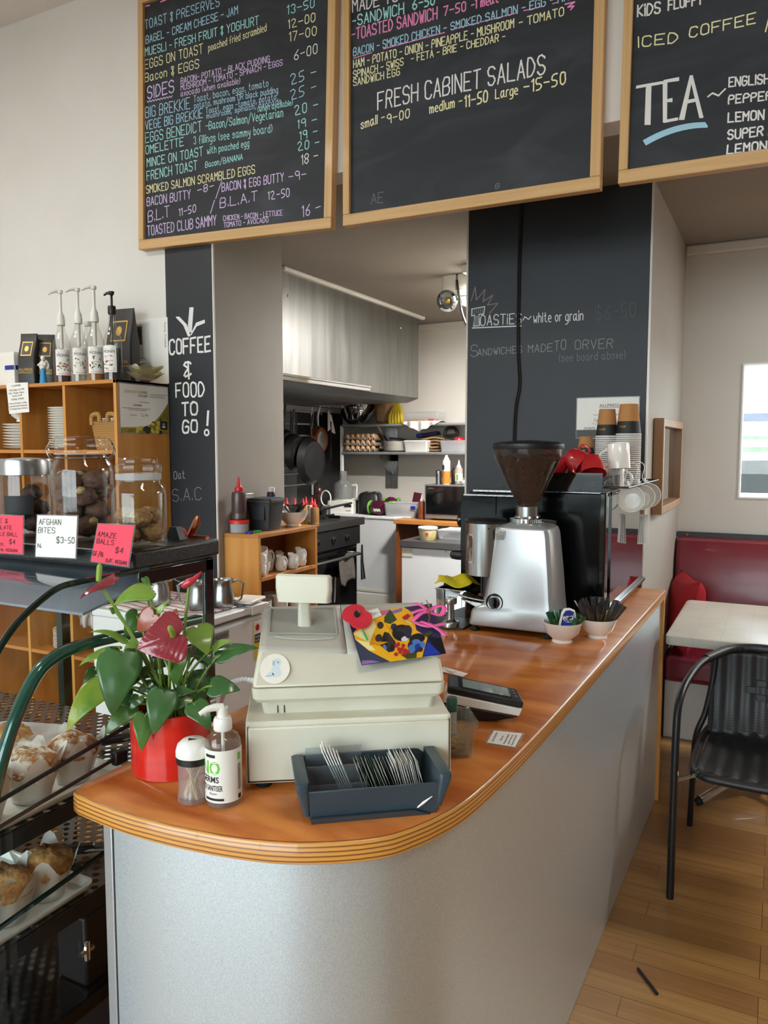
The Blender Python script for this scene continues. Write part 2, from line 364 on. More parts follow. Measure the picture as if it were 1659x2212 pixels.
def dup(o, loc, rz=None, label=None, group=None, rot=None, k=None):
    c = copy_tree(o); c.location = loc
    if rz is not None: c.rotation_euler = (0, 0, rz)
    if rot is not None: c.rotation_euler = rot
    if k is not None: c.scale = (k, k, k) if not isinstance(k, tuple) else k
    if label: c['label'] = label
    if group: c['group'] = group
    return c
def single(g, name, mats, label, cat, loc, rz=0, group=None, **kw):
    return tag(g.out(name, mats, loc=loc, rz=rz, **kw), label, cat, group)
def bez(p0, p1, p2, n=8): return [Vector(p0) * (1 - t) ** 2 + Vector(p1) * 2 * t * (1 - t) + Vector(p2) * t * t for t in [i / n for i in range(n + 1)]]
def spline(pts, n=6):
    P = [Vector(p) for p in pts]; o = []
    for i in range(len(P) - 1):
        a, b, c, d = P[max(i - 1, 0)], P[i], P[i + 1], P[min(i + 2, len(P) - 1)]
        for k in range(n):
            t = k / n
            o.append(.5 * ((2 * b) + (c - a) * t + (2 * a - 5 * b + 4 * c - d) * t * t + (3 * b - a - 3 * c + d) * t ** 3))
    return o + [P[-1]]
# ------------------------------------------------------------------ hand lettering (single strokes) and print
GL = {}
for ln in '''A 02 28 42;14 34
B 02 08 38 47 46 35 05;35 44 43 32 02
C 47 38 18 07 03 12 32 43
D 02 08 28 46 44 22 02
E 48 08 02 42;05 35
F 48 08 02;05 35
G 47 38 18 07 03 12 32 43 45 25
H 08 02;48 42;05 45
I 08 02
J 38 33 22 12 03
K 08 02;48 05 42
L 08 02 42
M 02 08 25 48 42
N 02 08 42 48
O 18 07 03 12 32 43 47 38 18
P 02 08 38 47 46 35 05
Q 18 07 03 12 32 43 47 38 18;24 42
R 02 08 38 47 46 35 05;25 42
S 47 38 18 07 06 15 35 44 43 32 12 03
T 08 48;28 22
U 08 03 12 32 43 48
V 08 22 48
W 08 12 26 32 48
X 08 42;48 02
Y 08 25 48;25 22
Z 08 48 02 42
0 18 07 03 12 22 33 37 28 18
1 07 18 12
2 07 18 28 37 36 02 42
3 07 18 28 37 36 25 34 33 22 12 03
4 32 38 04 44
5 38 08 05 25 34 33 22 02
6 38 16 04 03 12 22 33 34 25 05
7 08 38 12
8 15 06 07 18 28 37 36 25 15 04 03 12 22 33 34 25
9 36 25 15 06 07 18 28 37 36 32
a 36 16 05 03 12 22 34;36 33 42
b 08 02;05 16 26 35 33 22 12 03
c 35 26 16 05 03 12 22 33
d 38 32;35 26 16 05 03 12 22 33
e 04 34 35 26 16 05 03 12 32
f 38 28 17 12;05 25
g 36 16 05 03 12 22 33;36 31 20 00
h 08 02;05 16 26 35 32
i 06 02;07 08
j 16 11 00;17 18
k 08 02;36 04 32
l 08 02
m 06 02;05 16 25 22;25 36 45 42
n 06 02;05 16 26 35 32
o 16 05 03 12 22 33 35 26 16
p 06 00;05 16 26 35 33 22 12 03
q 36 16 05 03 12 22 33;36 30
r 06 02;05 16 26
s 35 26 16 05 24 33 22 12 03
t 18 13 22 32;06 26
u 06 03 12 22 33;36 32
v 06 12 26
w 06 12 24 32 46
x 06 32;36 02
y 06 13 23;36 20 00
z 06 36 02 32
- 05 35
& 37 18 07 16 25 14 03 12 33;28 21
$ 47 38 18 07 06 15 35 44 43 32 12 03;29 21
/ 01 49
. 02 03
, 13 01
( 18 06 04 12
) 08 16 14 02
~ 04 16 34 46
! 08 04;02 03
' 08 07'''.split('\n'):
    k, d = ln[0], ln[2:]
    GL[k] = [[(int(p[0]), int(p[1]) - 2) for p in st.split()] for st in d.split(';')]
def chaikin(p):
    o = [p[0]]
    for a, b in zip(p, p[1:]):
        o += [(a[0] * .75 + b[0] * .25, a[1] * .75 + b[1] * .25), (a[0] * .25 + b[0] * .75, a[1] * .25 + b[1] * .75)]
    return o + [p[-1]]
def adv(c): return 3.0 if c == ' ' else max(p[0] for st in GL.get(c, [[(2, 0)]]) for p in st) + 1.7
def strokes(txt, rnd=.16):
    """polylines in units where a capital is 6 high"""
    x = 0; out = []
    for c in txt:
        for st in GL.get(c, []):
            p = chaikin(st) if len(st) >= 6 else st
            out.append([(x + a + R.uniform(-rnd, rnd), b + R.uniform(-rnd, rnd)) for a, b in p])
        x += adv(c)
    return out, x - 1.7
def ribbon(g, pts, w, mi=0):
    """flat chalk/pen line along 3-D points that all lie on one surface; (point, normal) pairs"""
    for (a, na), (b, nb) in zip(pts, pts[1:]):
        k = na * ((len(g.f) % 50) * 1.2e-5)
        a = a + k; b = b + k
        d = b - a
        if d.length < 1e-7: continue
        d.normalize(); s = d.cross(na).normalized() * w * .5; e = d * w * .4
        g.add([a - s - e, a + s - e, b + s + e, b - s + e], [(0, 1, 2, 3)], mi)
def letter(g, txt, o, ux, uy, nrm, width, h, lw, mi=0, dbl=0, rnd=.16):
    """write txt from origin o along ux, up uy"""
    st, tw = strokes(txt, rnd)
    kx = width / tw if width else h / 6; ky = h / 6; eps = nrm * .0006
    for p in st:
        q = [(o + ux * (x * kx) + uy * (y * ky) + eps, nrm) for x, y in p]
        ribbon(g, q, lw, mi)
def chalk(g, plane, txt, p0, p1, hpx, mi, lw, off=(0, 0, 0), nrm=Vector((0, -1, 0))):
    """chalk line between two baseline points on the wall plane (a function px,py -> point)"""
    a = plane(*p0); b = plane(*p1); u = plane(p0[0], p0[1] - hpx)
    d = b - a; h = (u - a).length; wd = d.length
    letter(g, txt, a - Vector(off), d.normalized(), Vector((0, 0, 1)), nrm, wd, h, lw, MI[mi])
def mark(g, plane, pts, lw, mi, off=(0, 0, 0), nrm=Vector((0, -1, 0)), eps=.0006):
    ribbon(g, [(plane(*p) - Vector(off) + nrm * eps, nrm) for p in pts], lw, MI[mi] if isinstance(mi, str) else mi)
FT = {}
def font_mesh(txt, bold=0):
    key = (txt, bold)
    if key not in FT:
        c = bpy.data.curves.new('t', 'FONT'); c.body = txt; c.size = 1; c.resolution_u = 2; c.offset = bold
        o = bpy.data.objects.new('t', c); me = o.to_mesh()
        vs = [(v.co.x, v.co.y) for v in me.vertices]; fs = [tuple(p.vertices) for p in me.polygons]
        o.to_mesh_clear(); bpy.data.objects.remove(o); bpy.data.curves.remove(c)
        x0 = min(v[0] for v in vs); x1 = max(v[0] for v in vs)
        FT[key] = ([(x - x0, y) for x, y in vs], fs, x1 - x0)
    return FT[key]
def printed(g, txt, fn, x, y, width, h, mi=0, bold=0):
    """printed type; fn maps flat (u,v) to a 3-D point on the surface"""
    vs, fs, w = font_mesh(txt, bold)
    kx = (width / w) if width else h / .72
    g.add([fn(x + a * kx, y + b * h / .72) for a, b in vs], fs, mi)
def flat(o, ux, uy, n, eps=.0006):
    return lambda u, v: o + ux * u + uy * v + n * eps
X3, Y3, Z3 = Vector((1, 0, 0)), Vector((0, 1, 0)), Vector((0, 0, 1)); NY = Vector((0, -1, 0))

def rrect(x0, x1, y0, y1, r, n=5):
    o = []
    for cx, cy, a in ((x1 - r, y1 - r, 0), (x0 + r, y1 - r, 90), (x0 + r, y0 + r, 180), (x1 - r, y0 + r, 270)):
        for i in range(n + 1):
            t = math.radians(a + 90 * i / n); o.append((cx + r * math.cos(t), cy + r * math.sin(t)))
    return o
def loft(g, rings, mi=None, cap=(True, True)):
    """rings: list of equal-length lists of 3-D points"""
    n = len(rings[0]); vs = [p for r in rings for p in r]; fs = []
    for j in range(len(rings) - 1):
        for i in range(n):
            k = (i + 1) % n
            fs.append((j * n + i, j * n + k, (j + 1) * n + k, (j + 1) * n + i))
    if cap[0]: fs.append(tuple(range(n - 1, -1, -1)))
    if cap[1]: fs.append(tuple((len(rings) - 1) * n + i for i in range(n)))
    return g.add(vs, fs, mi)
def rloft(g, rows, mi=None, n=5, cap=(True, True)):
    """rows: (z, x0, x1, y0, y1, r)"""
    return loft(g, [[(x, y, z) for x, y in rrect(x0, x1, y0, y1, r, n)] for z, x0, x1, y0, y1, r in rows], mi, cap)
# ------------------------------------------------------------------ the setting
XP = -2.255                       # reveal of the counter wall
struct(G().bx(RX0 - .1, RX1 + .1, RY0 - .1, YK + .1, -.06, 0).out('floor', 'floor'))
struct(G().bx(RX0, RX1, RY0, YW, RZ1, RZ1 + .06).out('ceiling', 'wall'))
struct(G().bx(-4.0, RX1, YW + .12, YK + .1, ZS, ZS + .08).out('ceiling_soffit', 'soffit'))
struct(G().bx(RX0, XP, YW, 3.272, 0, RZ1).out('wall_counter', 'wall'))
struct(G().bx(XP, RX1, YW, YW + .12, ZS, RZ1).out('wall_bulkhead', 'wall'))
struct(G().bx(RX0 - .1, RX0, RY0, YW, 0, RZ1).out('wall_left', 'wall'))
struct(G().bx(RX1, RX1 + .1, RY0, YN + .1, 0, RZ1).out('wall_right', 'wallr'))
struct(G().bx(-3.83, -3.73, 3.272, YK, 0, ZS).out('wall_kitchen_left', 'wallk'))
struct(G().bx(-3.83, -1.3, YK, YK + .1, 0, ZS).out('wall_kitchen', 'wallk'))
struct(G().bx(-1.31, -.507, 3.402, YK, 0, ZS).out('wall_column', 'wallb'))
wx0, wx1, wz0, wz1 = -.204, .82, 1.222, 1.944
g = G().bx(-.507, wx0, YN, YN + .1, 0, ZS).bx(wx1, RX1, YN, YN + .1, 0, ZS).bx(wx0, wx1, YN, YN + .1, 0, wz0).bx(wx0, wx1, YN, YN + .1, wz1, ZS)
struct(g.out('wall_nook', 'walln'))
g = G().bx(RX0, -4.0, RY0 - .12, RY0, 0, RZ1).bx(.8, RX1, RY0 - .12, RY0, 0, RZ1).bx(-4, .8, RY0 - .12, RY0, 0, .3).bx(-4, .8, RY0 - .12, RY0, 3.0, RZ1)
struct(g.out('wall_front', 'wall'))
g = G()
for x in (-4, -2.42, -.84, .74): g.bx(x, x + .06, RY0 - .09, RY0 - .03, .3, 3.0)
g.bx(-4, .8, RY0 - .088, RY0 - .032, 2.3, 2.36)
w2 = struct(g.out('window_2', 'gun'))
G().bx(-4, .8, RY0 - .064, RY0 - .058, .3, 3.0).out('pane', 'pane', w2)
g = G(); g.at(wx0, 0, wz0); g.ring(wx1 - wx0, wz1 - wz0, .008, YN - .004, YN + .1); w1 = struct(g.out('window_1', 'white'))
G().bx(wx0 + .008, wx1 - .008, YN + .03, YN + .034, wz0 + .008, wz1 - .008).out('pane', 'pane', w1)
struct(G().bx(XP, XP + .003, YW + .004, 3.272, 0, ZS).out('wall_reveal_shade', 'reveal_shade'))  # thin sheet over the wall's side face, its shade put into the colour
# black painted faces and bead, cornices
pil = struct(G().bx(-2.529, XP - .004, YW - .004, YW, 0, 2.6).out('wall_pillar', 'chalkp'))
colf = struct(G().bx(-1.31, -.511, 3.396, 3.402, 0, ZS).out('wall_column_front', 'chalkp'))
struct(G().bx(XP - .004, XP + .003, YW - .007, YW + .004, 0, ZS).out('trim_1', 'white', bev=.002))
struct(G().bx(-.513, -.505, 3.394, 3.404, .9, ZS).out('trim_2', 'white', bev=.002))
struct(G().bx(-.507, RX1, YN - .03, YN, ZS - .055, ZS).out('trim_3', 'wall', bev=.01))
struct(G().bx(-3.73, -1.31, YK - .03, YK, ZS - .06, ZS).out('trim_4', 'wallk', bev=.01))
struct(G().bx(-2.74, -2.7, 3.96, 6.02, ZS - .03, ZS).out('trim_5', 'white', bev=.01))
struct(G().bx(-1.318, -1.308, 3.392, 3.405, .9, ZS).out('trim_6', 'walln', bev=.002))
# ceiling lamps: real fittings in the main room, added fill lamps beyond
def ceiling_lamp(x, y, z, sx, sy, power, name, label, col=(1, .93, .82)):
    t = thing(name, label, 'lamp', (x, y, z))
    G().bx(-sx / 2 - .03, sx / 2 + .03, -sy / 2 - .03, sy / 2 + .03, -.05, 0).out('housing', 'white', t, bev=.005)
    G().bx(-sx / 2, sx / 2, -sy / 2, sy / 2, -.062, -.051).out('diffuser', 'lightw', t)
    a = area('lamp_light', (0, 0, -.07), (0, 0, 0), sx, sy, power, col); a.parent = t
    return t
ceiling_lamp(-3.4, .6, RZ1, 1.2, .3, 11, 'ceiling_lamp', 'long ceiling lamp over the cake cabinet side of the cafe', (1, .98, .96))
ceiling_lamp(1.0, .2, RZ1, 1.2, .3, 4, 'ceiling_lamp', 'long ceiling lamp over the seating side of the cafe', (1, .98, .96))
ceiling_lamp(-1.62, 5.0, ZS, .2, 1.1, 36, 'kitchen_fill_lamp', 'unseen fill lamp added on the kitchen ceiling behind the black column', (1, .98, .96))  # added out of view to brighten the kitchen
ceiling_lamp(1.5, 4.1, ZS, .9, .3, 30, 'nook_fill_lamp', 'unseen fill lamp added on the low ceiling of the seating nook', (1, .98, .96))  # unseen lamp, put in to lift the light in the nook
# outside the nook window
gm = mat('garden_ground', '8c8a84', .9, c2='9c9a92', ns=(4, 4, 4))
struct(G().bx(-30, 30, YK + .2, 40, -.12, -.06).bx(-30, 30, -40, RY0 - .2, -.12, -.06).out('ground', gm))
def lumpy(sc, amp, seed): return lambda d: 1 + amp * mnoise.noise(d * sc + Vector((seed, 0, 0)))
g = G(); g.bx(-1.3, 5, 12.6, 13.2, -.06, 1.5); g.bx(-1.3, 5, 12.57, 12.6, 1.6, 1.66)
hd = single(g, 'garden_hedge', 'hedge', 'clipped green hedge outside behind the white car, seen through the small window', 'hedge', (0, 0, 0))
g = G()
for i in range(9): g.bx(-1.2 + i * .6, -1.14 + i * .6, 12.4, 12.46, -.06, 1.95)
g.bx(-1.2, 4.6, 12.38, 12.41, 1.86, 1.98); g.bx(-1.2, 4.6, 12.38, 12.41, .9, .96)
single(g, 'picket_fence', 'navy', 'dark post fence standing before the hedge outside the window', 'fence', (0, 0, 0))
g = G(); g.bx(-2, 4, 8.6, 8.75, 2.42, 2.6); g.bx(-.62, -.5, 8.6, 8.72, -.06, 2.42); g.bx(1.9, 2.02, 8.6, 8.72, -.06, 2.42)
single(g, 'veranda_frame', 'white', 'white veranda beam and posts outside the small window', 'veranda', (0, 0, 0))
car = thing('parked_car', 'white car parked outside, seen through the small window of the nook', 'car', (.55, 10.6, -.06))
pr = [(-2.1, .35), (-2.15, .7), (-2.0, .95), (-1.75, 1.0), (-1.3, 1.48), (.35, 1.5), (1.05, 1.02), (1.95, .92), (2.15, .62), (2.1, .35)]
g = G(); g.T = Matrix.Rotation(PI / 2, 4, 'X'); g.prism(pr, -.85, .85); g.out('body', 'por', car, bev=.06, seg=3)
g = G(); g.T = Matrix.Rotation(PI / 2, 4, 'X'); g.prism([(-1.55, 1.03), (-1.2, 1.4), (.25, 1.42), (.8, 1.05)], -.856, .856); g.out('window_band', 'blackg', car)
for x in (-1.35, 1.3):
    for y in (-.8, .62):
        g = G(); g.T = Matrix.Translation((x, y, .33)) @ Matrix.Rotation(-PI / 2, 4, 'X'); g.cyl(0, 0, 0, .2, .33, n=24); g.out('wheel', 'rubber', car, bev=.03)
for i, (x, y, s, l) in enumerate([(.3, 7.75, .36, 'large pale boulder outside right below the white car'), (.34, 7.15, .24, 'smaller pale boulder outside in front of the large one'), (-.3, 7.3, .18, 'small yellowish boulder outside at the left edge of the window')]):
    g = G(); g.ell((0, 0, s * .62), (s, s * .7, s * .8), 20, 14, f=lumpy(1.6, .35, i * 7)); single(g, 'boulder', mat('boulder_stone_%d' % i, 'c9c0aa', .9, c2='a8a090', ns=(6, 6, 6)), l, 'rock', (x, y, .16 + .26 * s))
g = G(); g.bx(-1.5, 3, 6.9, 8.3, -.06, .14); single(g, 'garden_bed', 'navy', 'dark raised garden bed outside under the boulders', 'garden bed', (0, 0, 0))
g = G(); st = []
for k in range(5):
    a = Vector((.0 + .16 * k, 6.5, 2.75)); g.tube(spline([a, a + Vector((.06, .05, -.25)), a + Vector((.2, .1, -.5)), a + Vector((.26, .1, -.75 - .05 * k))], 4), .005, 5)
    for j in range(7):
        q = a + Vector((.04 * j, .05, -.1 * j)); g.ell(q, (.02, .008, .03), 6, 4, mi=1)
single(g, 'climbing_vine', ['stem', 'leaf'], 'thin leafy vine hanging outside the top of the window', 'vine', (0, 0, 0))
# ------------------------------------------------------------------ menu boards
YB = 2.712
def PB(x, y): return at_y(x, y, YB)
def PT(x, y): p = at_y(x, y, YB + .0112); return p
def board(bl, br, topz, label, lines, marks=()):
    a = PB(*bl); b = PB(*br) if br else None
    w = (b - a).length
    tilt = math.atan2(b.z - a.z, b.x - a.x)
    t = thing('menu_chalkboard', label, 'chalkboard', a, group='framed menu chalkboards over the counter'); t.rotation_euler = (0, -tilt, 0)
    h = topz - a.z; ft = .043; fs = .03
    G().bx(.01, w - .01, .012, .03, .01, h - .01).out('slate', 'chalk', t)
    for nm, x0, x1, z0, z1, mt in (('rail', 0, w, 0, ft, 'oak'), ('rail', 0, w, h - ft, h, 'oak'), ('stile', 0, fs, ft, h - ft, 'oakz'), ('stile', w - fs - .006, w, ft, h - ft, 'oakz')):
        G().bx(x0, x1, -.004, .034, z0, z1).out(nm, mt, t, bev=.003)
    g = G(); rot = Matrix.Rotation(tilt, 4, 'Y')
    pl = PT
    g2 = G()
    for l in lines: chalk(g2, pl, *l)
    n_l = len(g2.f)
    for m in marks: mark(g2, pl, *m)
    inv = (Matrix.Translation(a) @ Matrix.Rotation(-tilt, 4, 'Y')).inverted()
    g2.v = [tuple(inv @ Vector(v)) for v in g2.v]
    g2.v = [(x, .0114 - (i // 4 % 50) * 1.2e-5, z) for i, (x, y, z) in enumerate(g2.v)]
    g2.f = [f for f in g2.f]
    # keep only strokes inside the slate
    keep = [i for i, f in enumerate(g2.f) if all(fs - .004 < g2.v[k][0] < w - fs and ft - .012 < g2.v[k][2] < h - ft for k in f)]
    f0, m0 = g2.f, g2.m
    for nm, sel in (('chalk_writing', [i for i in keep if i < n_l]), ('chalk_drawing', [i for i in keep if i >= n_l])):
        g2.f = [f0[i] for i in sel]; g2.m = [m0[i] for i in sel]
        g2.out(nm, MM, t)
    return t
def zl(s, ox, oy):
    """lines noted in a zoomed crop -> photo pixels"""
    def f(txt, x0, y0, x1, y1, h, col, lw=.0036): return (txt, (ox + x0 / s, oy + y0 / s), (ox + x1 / s, oy + y1 / s), h / s, col, lw)
    return f
z = zl(3.607, 280, 0)
L1 = [z('BREAKFAST', 125, 48, 650, -110, 120, 'pink', .006), z('TOAST & PRESERVES', 120, 228, 700, 48, 70, 'blue'), z('BAGEL - CREAM CHEESE - JAM', 128, 340, 843, 106, 58, 'blue'),
      z('13-50', 1230, 112, 1440, 55, 66, 'cyan'), z('MUESLI - FRESH FRUIT & YOGHURT', 122, 436, 1005, 190, 62, 'cyan'), z('12-00', 1235, 224, 1445, 166, 66, 'yellow'),
      z('EGGS ON TOAST', 120, 540, 570, 412, 70, 'yellow'), z('poached fried scrambled', 615, 400, 1065, 240, 54, 'yellow', .0028), z('17-00', 1245, 322, 1455, 272, 68, 'yellow'),
      z('Bacon & EGGS', 120, 640, 540, 528, 66, 'yellow'), z('6-00', 1285, 470, 1462, 412, 72, 'white'), z('SIDES', 140, 770, 345, 716, 92, 'lilac', .005),
      z('BACON- POTATO - BLACK PUDDING', 400, 655, 1090, 482, 46, 'lilac', .003), z('MUSHROOM - TOMATO - SPINACH - EGGS', 400, 705, 1190, 508, 42, 'lilac', .0028), z('avocado (when available)', 400, 752, 860, 650, 44, 'lilac', .0026),
      z('BIG BREKKIE', 125, 920, 470, 846, 84, 'blue'), z('Toast, bacon, eggs, tomato', 500, 797, 1080, 672, 50, 'blue', .0026), z('potato, mushroom OR black pudding', 505, 846, 1155, 722, 46, 'blue', .0026), z('25 -', 1255, 660, 1450, 598, 80, 'blue'),
      z('VEGE BIG BREKKIE', 125, 1012, 570, 916, 68, 'blue'), z('Toast, eggs -tomato, potato', 595, 887, 1140, 776, 46, 'blue', .0026), z('mushroom, spinach, avocado', 600, 924, 1180, 806, 40, 'blue', .0026), z('(when available)', 1000, 872, 1270, 818, 42, 'cyan', .0024), z('25 -', 1255, 780, 1450, 712, 78, 'blue'),
      z('EGGS BENEDICT', 125, 1112, 560, 1022, 76, 'cyan'), z('-Bacon/Salmon/Vegetarian', 595, 1012, 1195, 908, 62, 'cyan', .003), z('20 -', 1285, 900, 1465, 850, 74, 'cyan'), z('OMELETTE', 125, 1202, 420, 1134, 64, 'cyan'), z('3 fillings (see sammy board)', 500, 1124, 1110, 1030, 58, 'cyan', .0028), z('19 -', 1310, 1004, 1455, 962, 66, 'cyan'),
      z('MINCE ON TOAST', 135, 1300, 570, 1212, 66, 'cyan'), z('with poached egg', 605, 1200, 930, 1140, 52, 'cyan', .0028), z('19 -', 1325, 1094, 1460, 1054, 66, 'cyan'), z('FRENCH TOAST', 135, 1406, 525, 1322, 70, 'cyan'), z('Bacon/BANANA', 590, 1306, 880, 1242, 44, 'cyan', .0028), z('20 -', 1310, 1176, 1475, 1140, 66, 'cyan'),
      z('SMOKED SALMON SCRAMBLED EGGS', 130, 1508, 975, 1350, 60, 'yellow'), z('18 -', 1340, 1285, 1465, 1246, 74, 'white'), z('BACON BUTTY', 135, 1606, 475, 1546, 66, 'lilac'), z('-8-', 530, 1512, 655, 1474, 56, 'lilac'), z('BACON & EGG BUTTY', 720, 1492, 1200, 1412, 64, 'lilac'), z('-9-', 1240, 1412, 1375, 1388, 66, 'lilac'),
      z('B.L.T', 145, 1730, 310, 1690, 86, 'lilac'), z('11-50', 385, 1684, 515, 1650, 56, 'lilac'), z('B.L.A.T', 705, 1620, 995, 1562, 74, 'lilac'), z('12-50', 1080, 1556, 1245, 1530, 62, 'lilac'), z('TOASTED CLUB SAMMY', 140, 1836, 675, 1752, 74, 'lilac'), z('CHICKEN - BACON - LETTUCE', 730, 1720, 1190, 1676, 38, 'lilac', .0026), z('TOMATO - AVOCADO', 735, 1772, 1080, 1730, 38, 'lilac', .0026), z('16 -', 1345, 1690, 1485, 1652, 84, 'lilac')]
zz = lambda s, ox, oy, *p: [(ox + x / s, oy + y / s) for x, y in p]
wav = [(135 + i * 11, 792 - i * 2.4 + (8 if i % 2 else -4)) for i in range(19)]
K1 = [(zz(3.607, 280, 0, *wav), .0035, 'lilac'), (zz(3.607, 280, 0, (718, 1408), (672, 1545)), .004, 'lilac'), (zz(3.607, 280, 0, (662, 1560), (630, 1662)), .004, 'lilac')]
board((300, 540), (716, 493), 3.5, 'narrow left menu board listing toast, eggs and breakfasts with prices', L1, K1)
z = zl(2.765, 720, 0)
L2 = [z('MADE TO ORDER', 115, 74, 640, -60, 76, 'white', .0046), z('-SANDWICH', 115, 158, 420, 82, 62, 'cyan', .0046), z('6-50', 475, 58, 605, 26, 62, 'cyan', .0046), z('-TOASTED SANDWICH', 112, 240, 620, 112, 66, 'pink', .0048), z('7-50', 660, 94, 790, 64, 54, 'pink', .0046), z('-1 meat', 825, 58, 985, 12, 54, 'pink', .0046),
      z('BACON - SMOKED CHICKEN', 120, 334, 635, 200, 46, 'blue', .0036), z('- SMOKED SALMON - EGG - HAM', 660, 192, 1440, -10, 46, 'blue', .0036), z('HAM - POTATO - ONION - PINEAPPLE - MUSHROOM', 120, 406, 1078, 164, 46, 'yellow', .0036), z('- TOMATO', 1110, 160, 1375, 92, 48, 'yellow', .0036),
      z('SPINACH - SWISS', 120, 466, 418, 388, 42, 'yellow', .0034), z('- FETA - BRIE - CHEDDAR -', 465, 372, 1025, 238, 42, 'yellow', .0034), z('SANDWICH EGG', 120, 514, 396, 448, 42, 'yellow', .0034), z('FRESH CABINET SALADS', 265, 655, 1262, 440, 102, 'white', .0055), z('small -', 165, 770, 305, 724, 52, 'yellow', .004), z('9-00', 322, 738, 455, 702, 52, 'yellow', .004),
      z('medium -', 575, 678, 768, 628, 54, 'yellow', .004), z('11-50', 786, 640, 920, 606, 66, 'yellow', .005), z('Large', 968, 590, 1100, 562, 56, 'yellow', .004), z('-15-50', 1138, 556, 1385, 500, 70, 'yellow', .0048), z('AE', 228, 1218, 298, 1208, 60, 'dim', .003), z('B', 968, 1128, 990, 1122, 28, 'dim', .003)]
K2 = [(zz(2.765, 720, 0, a, b), .0035, 'pink') for a, b in (((120, 348), (230, 314)), ((300, 292), (665, 194)), ((722, 172), (1090, 78)), ((1138, 64), (1240, 40)), ((1310, 22), (1340, 14)))]
K2 += [(zz(2.765, 720, 0, (1385, 25), (1440, 12), (1402, 42), (1436, 36), (1418, 58)), .005, 'pink')]
board((741, 489), (1297, 408), 3.5, 'wide middle menu board with sandwich fillings and fresh cabinet salads', L2, K2)
z = zl(4.621, 1300, 0)
L3 = [z('KiDS', 355, 165, 580, 130, 110, 'white', .005), z('FLUFFY', 665, 100, 1000, 36, 96, 'white', .005), z('ICED', 365, 470, 755, 424, 100, 'yellow', .004), z('COFFEE', 875, 376, 1530, 232, 100, 'yellow', .004), z('/', 1635, 300, 1668, 290, 110, 'yellow', .004), z('ENGLISH', 1268, 866, 1668, 830, 90, 'white', .0045), z('PEPPERMINT', 1265, 1036, 1950, 968, 82, 'white', .0045),
      z('LEMON &', 1262, 1220, 1720, 1178, 88, 'white', .0048), z('SUPER B', 1258, 1392, 1720, 1340, 90, 'white', .0048), z('LEMON', 1252, 1536, 1640, 1496, 86, 'white', .005)]
q = lambda *p: zz(4.621, 1300, 0, *p)
K3 = []
for dx, dy in ((0, 0), (16, 10), (8, 5), (-4, 14), (20, 4)):
    K3 += [(q((350 + dx, 862 + dy), (600 + dx * .3, 818 + dy)), .005, 'white'), (q((455 + dx * 1.6, 850 + dy), (442 + dx * 1.8, 1240)), .0055, 'white'), (q((622 + dx * 1.2, 812 + dy), (622 + dx, 1215)), .0055, 'white'), (q((622 + dx, 806 + dy), (765, 778 + dy * 1.6)), .005, 'white'),
           (q((640, 1000 + dy), (700, 984 + dy * 2)), .004, 'white'), (q((625, 1205 + dy), (755, 1180 + dy)), .005, 'white'), (q((888 + dx * .6, 760), (785 + dx * 1.6, 1190)), .0055, 'white'), (q((888 + dx * .6, 760), (985 + dx, 1170)), .0055, 'white'), (q((845, 1006 + dy * 1.6), (962, 982 + dy * 1.6)), .004, 'white')]
for i in range(7):
    K3 += [(q(*[(420 + i * 4 + t * 605, 1405 + i * 6 - 176 * (1 - (1 - t) ** 2)) for t in [k / 10 for k in range(11)]]), .006, 'blue')]
K3 += [(q((1060, 965), (1105, 930), (1165, 955), (1232, 888)), .005, 'white')]
board((1335, 398), (1960, 309), 3.5, 'right menu board with iced coffee and a big TEA heading', L3, K3)
# writing on the pillar and column
PP = lambda x, y: at_y(x, y, YW - .004)
z = zl(3.253, 360, 520)
g = G()
for l in (z('COFFEE', 22, 800, 308, 775, 100, 'white', .009), z('&', 122, 960, 172, 952, 108, 'white', .009), z('FOOD', 66, 1100, 264, 1090, 96, 'white', .008), z('TO', 110, 1228, 216, 1222, 88, 'white', .009), z('GO', 115, 1352, 216, 1345, 86, 'white', .009), z('Oat', 52, 1676, 128, 1668, 52, 'grey', .004), z('S.A.C', 42, 1832, 245, 1818, 84, 'grey', .003)): chalk(g, PP, *l)
q = lambda *p: zz(3.253, 360, 520, *p)
for k in range(4):
    mark(g, PP, q((165 + k * 7, 472), (150 + k * 8, 640)), .006, 'white'); mark(g, PP, q((70 + k * 6, 538), (120 + k * 6, 590), (152 + k * 4, 668)), .006, 'white'); mark(g, PP, q((266, 560 + k * 5), (210, 580 + k * 6), (172, 660)), .006, 'white')
    mark(g, PP, q((288 + k * 3, 1196), (282 + k * 3, 1298)), .005, 'white')
mark(g, PP, q(*[(282 + 15 * math.cos(a), 1348 + 20 * math.sin(a)) for a in [k * .6 for k in range(12)]]), .008, 'white')
g.out('chalk_writing', MM, pil)
PC = lambda x, y: at_y(x, y, 3.396)
z = zl(3.072, 980, 400)
g = G()
for l in (z('OASTiES', 178, 932, 448, 918, 66, 'white', .004), z('~', 460, 915, 512, 910, 60, 'white', .004), z('white or grain', 530, 912, 858, 895, 62, 'white', .0035), z('S', 115, 1140, 158, 1136, 78, 'grey', .003), z('ANDWICHES', 160, 1132, 452, 1112, 44, 'grey', .003), z('MADE', 495, 1112, 655, 1102, 52, 'grey', .003), z('TO', 668, 1100, 745, 1088, 64, 'grey', .003), z('ORVER', 805, 1090, 1055, 1080, 60, 'grey', .003), z('(see board above)', 700, 1172, 1138, 1150, 50, 'dim', .0028), z('$6-50', 935, 896, 1205, 870, 90, 'dim', .0012)): chalk(g, PC, *l)
q = lambda *p: zz(3.072, 980, 400, *p)
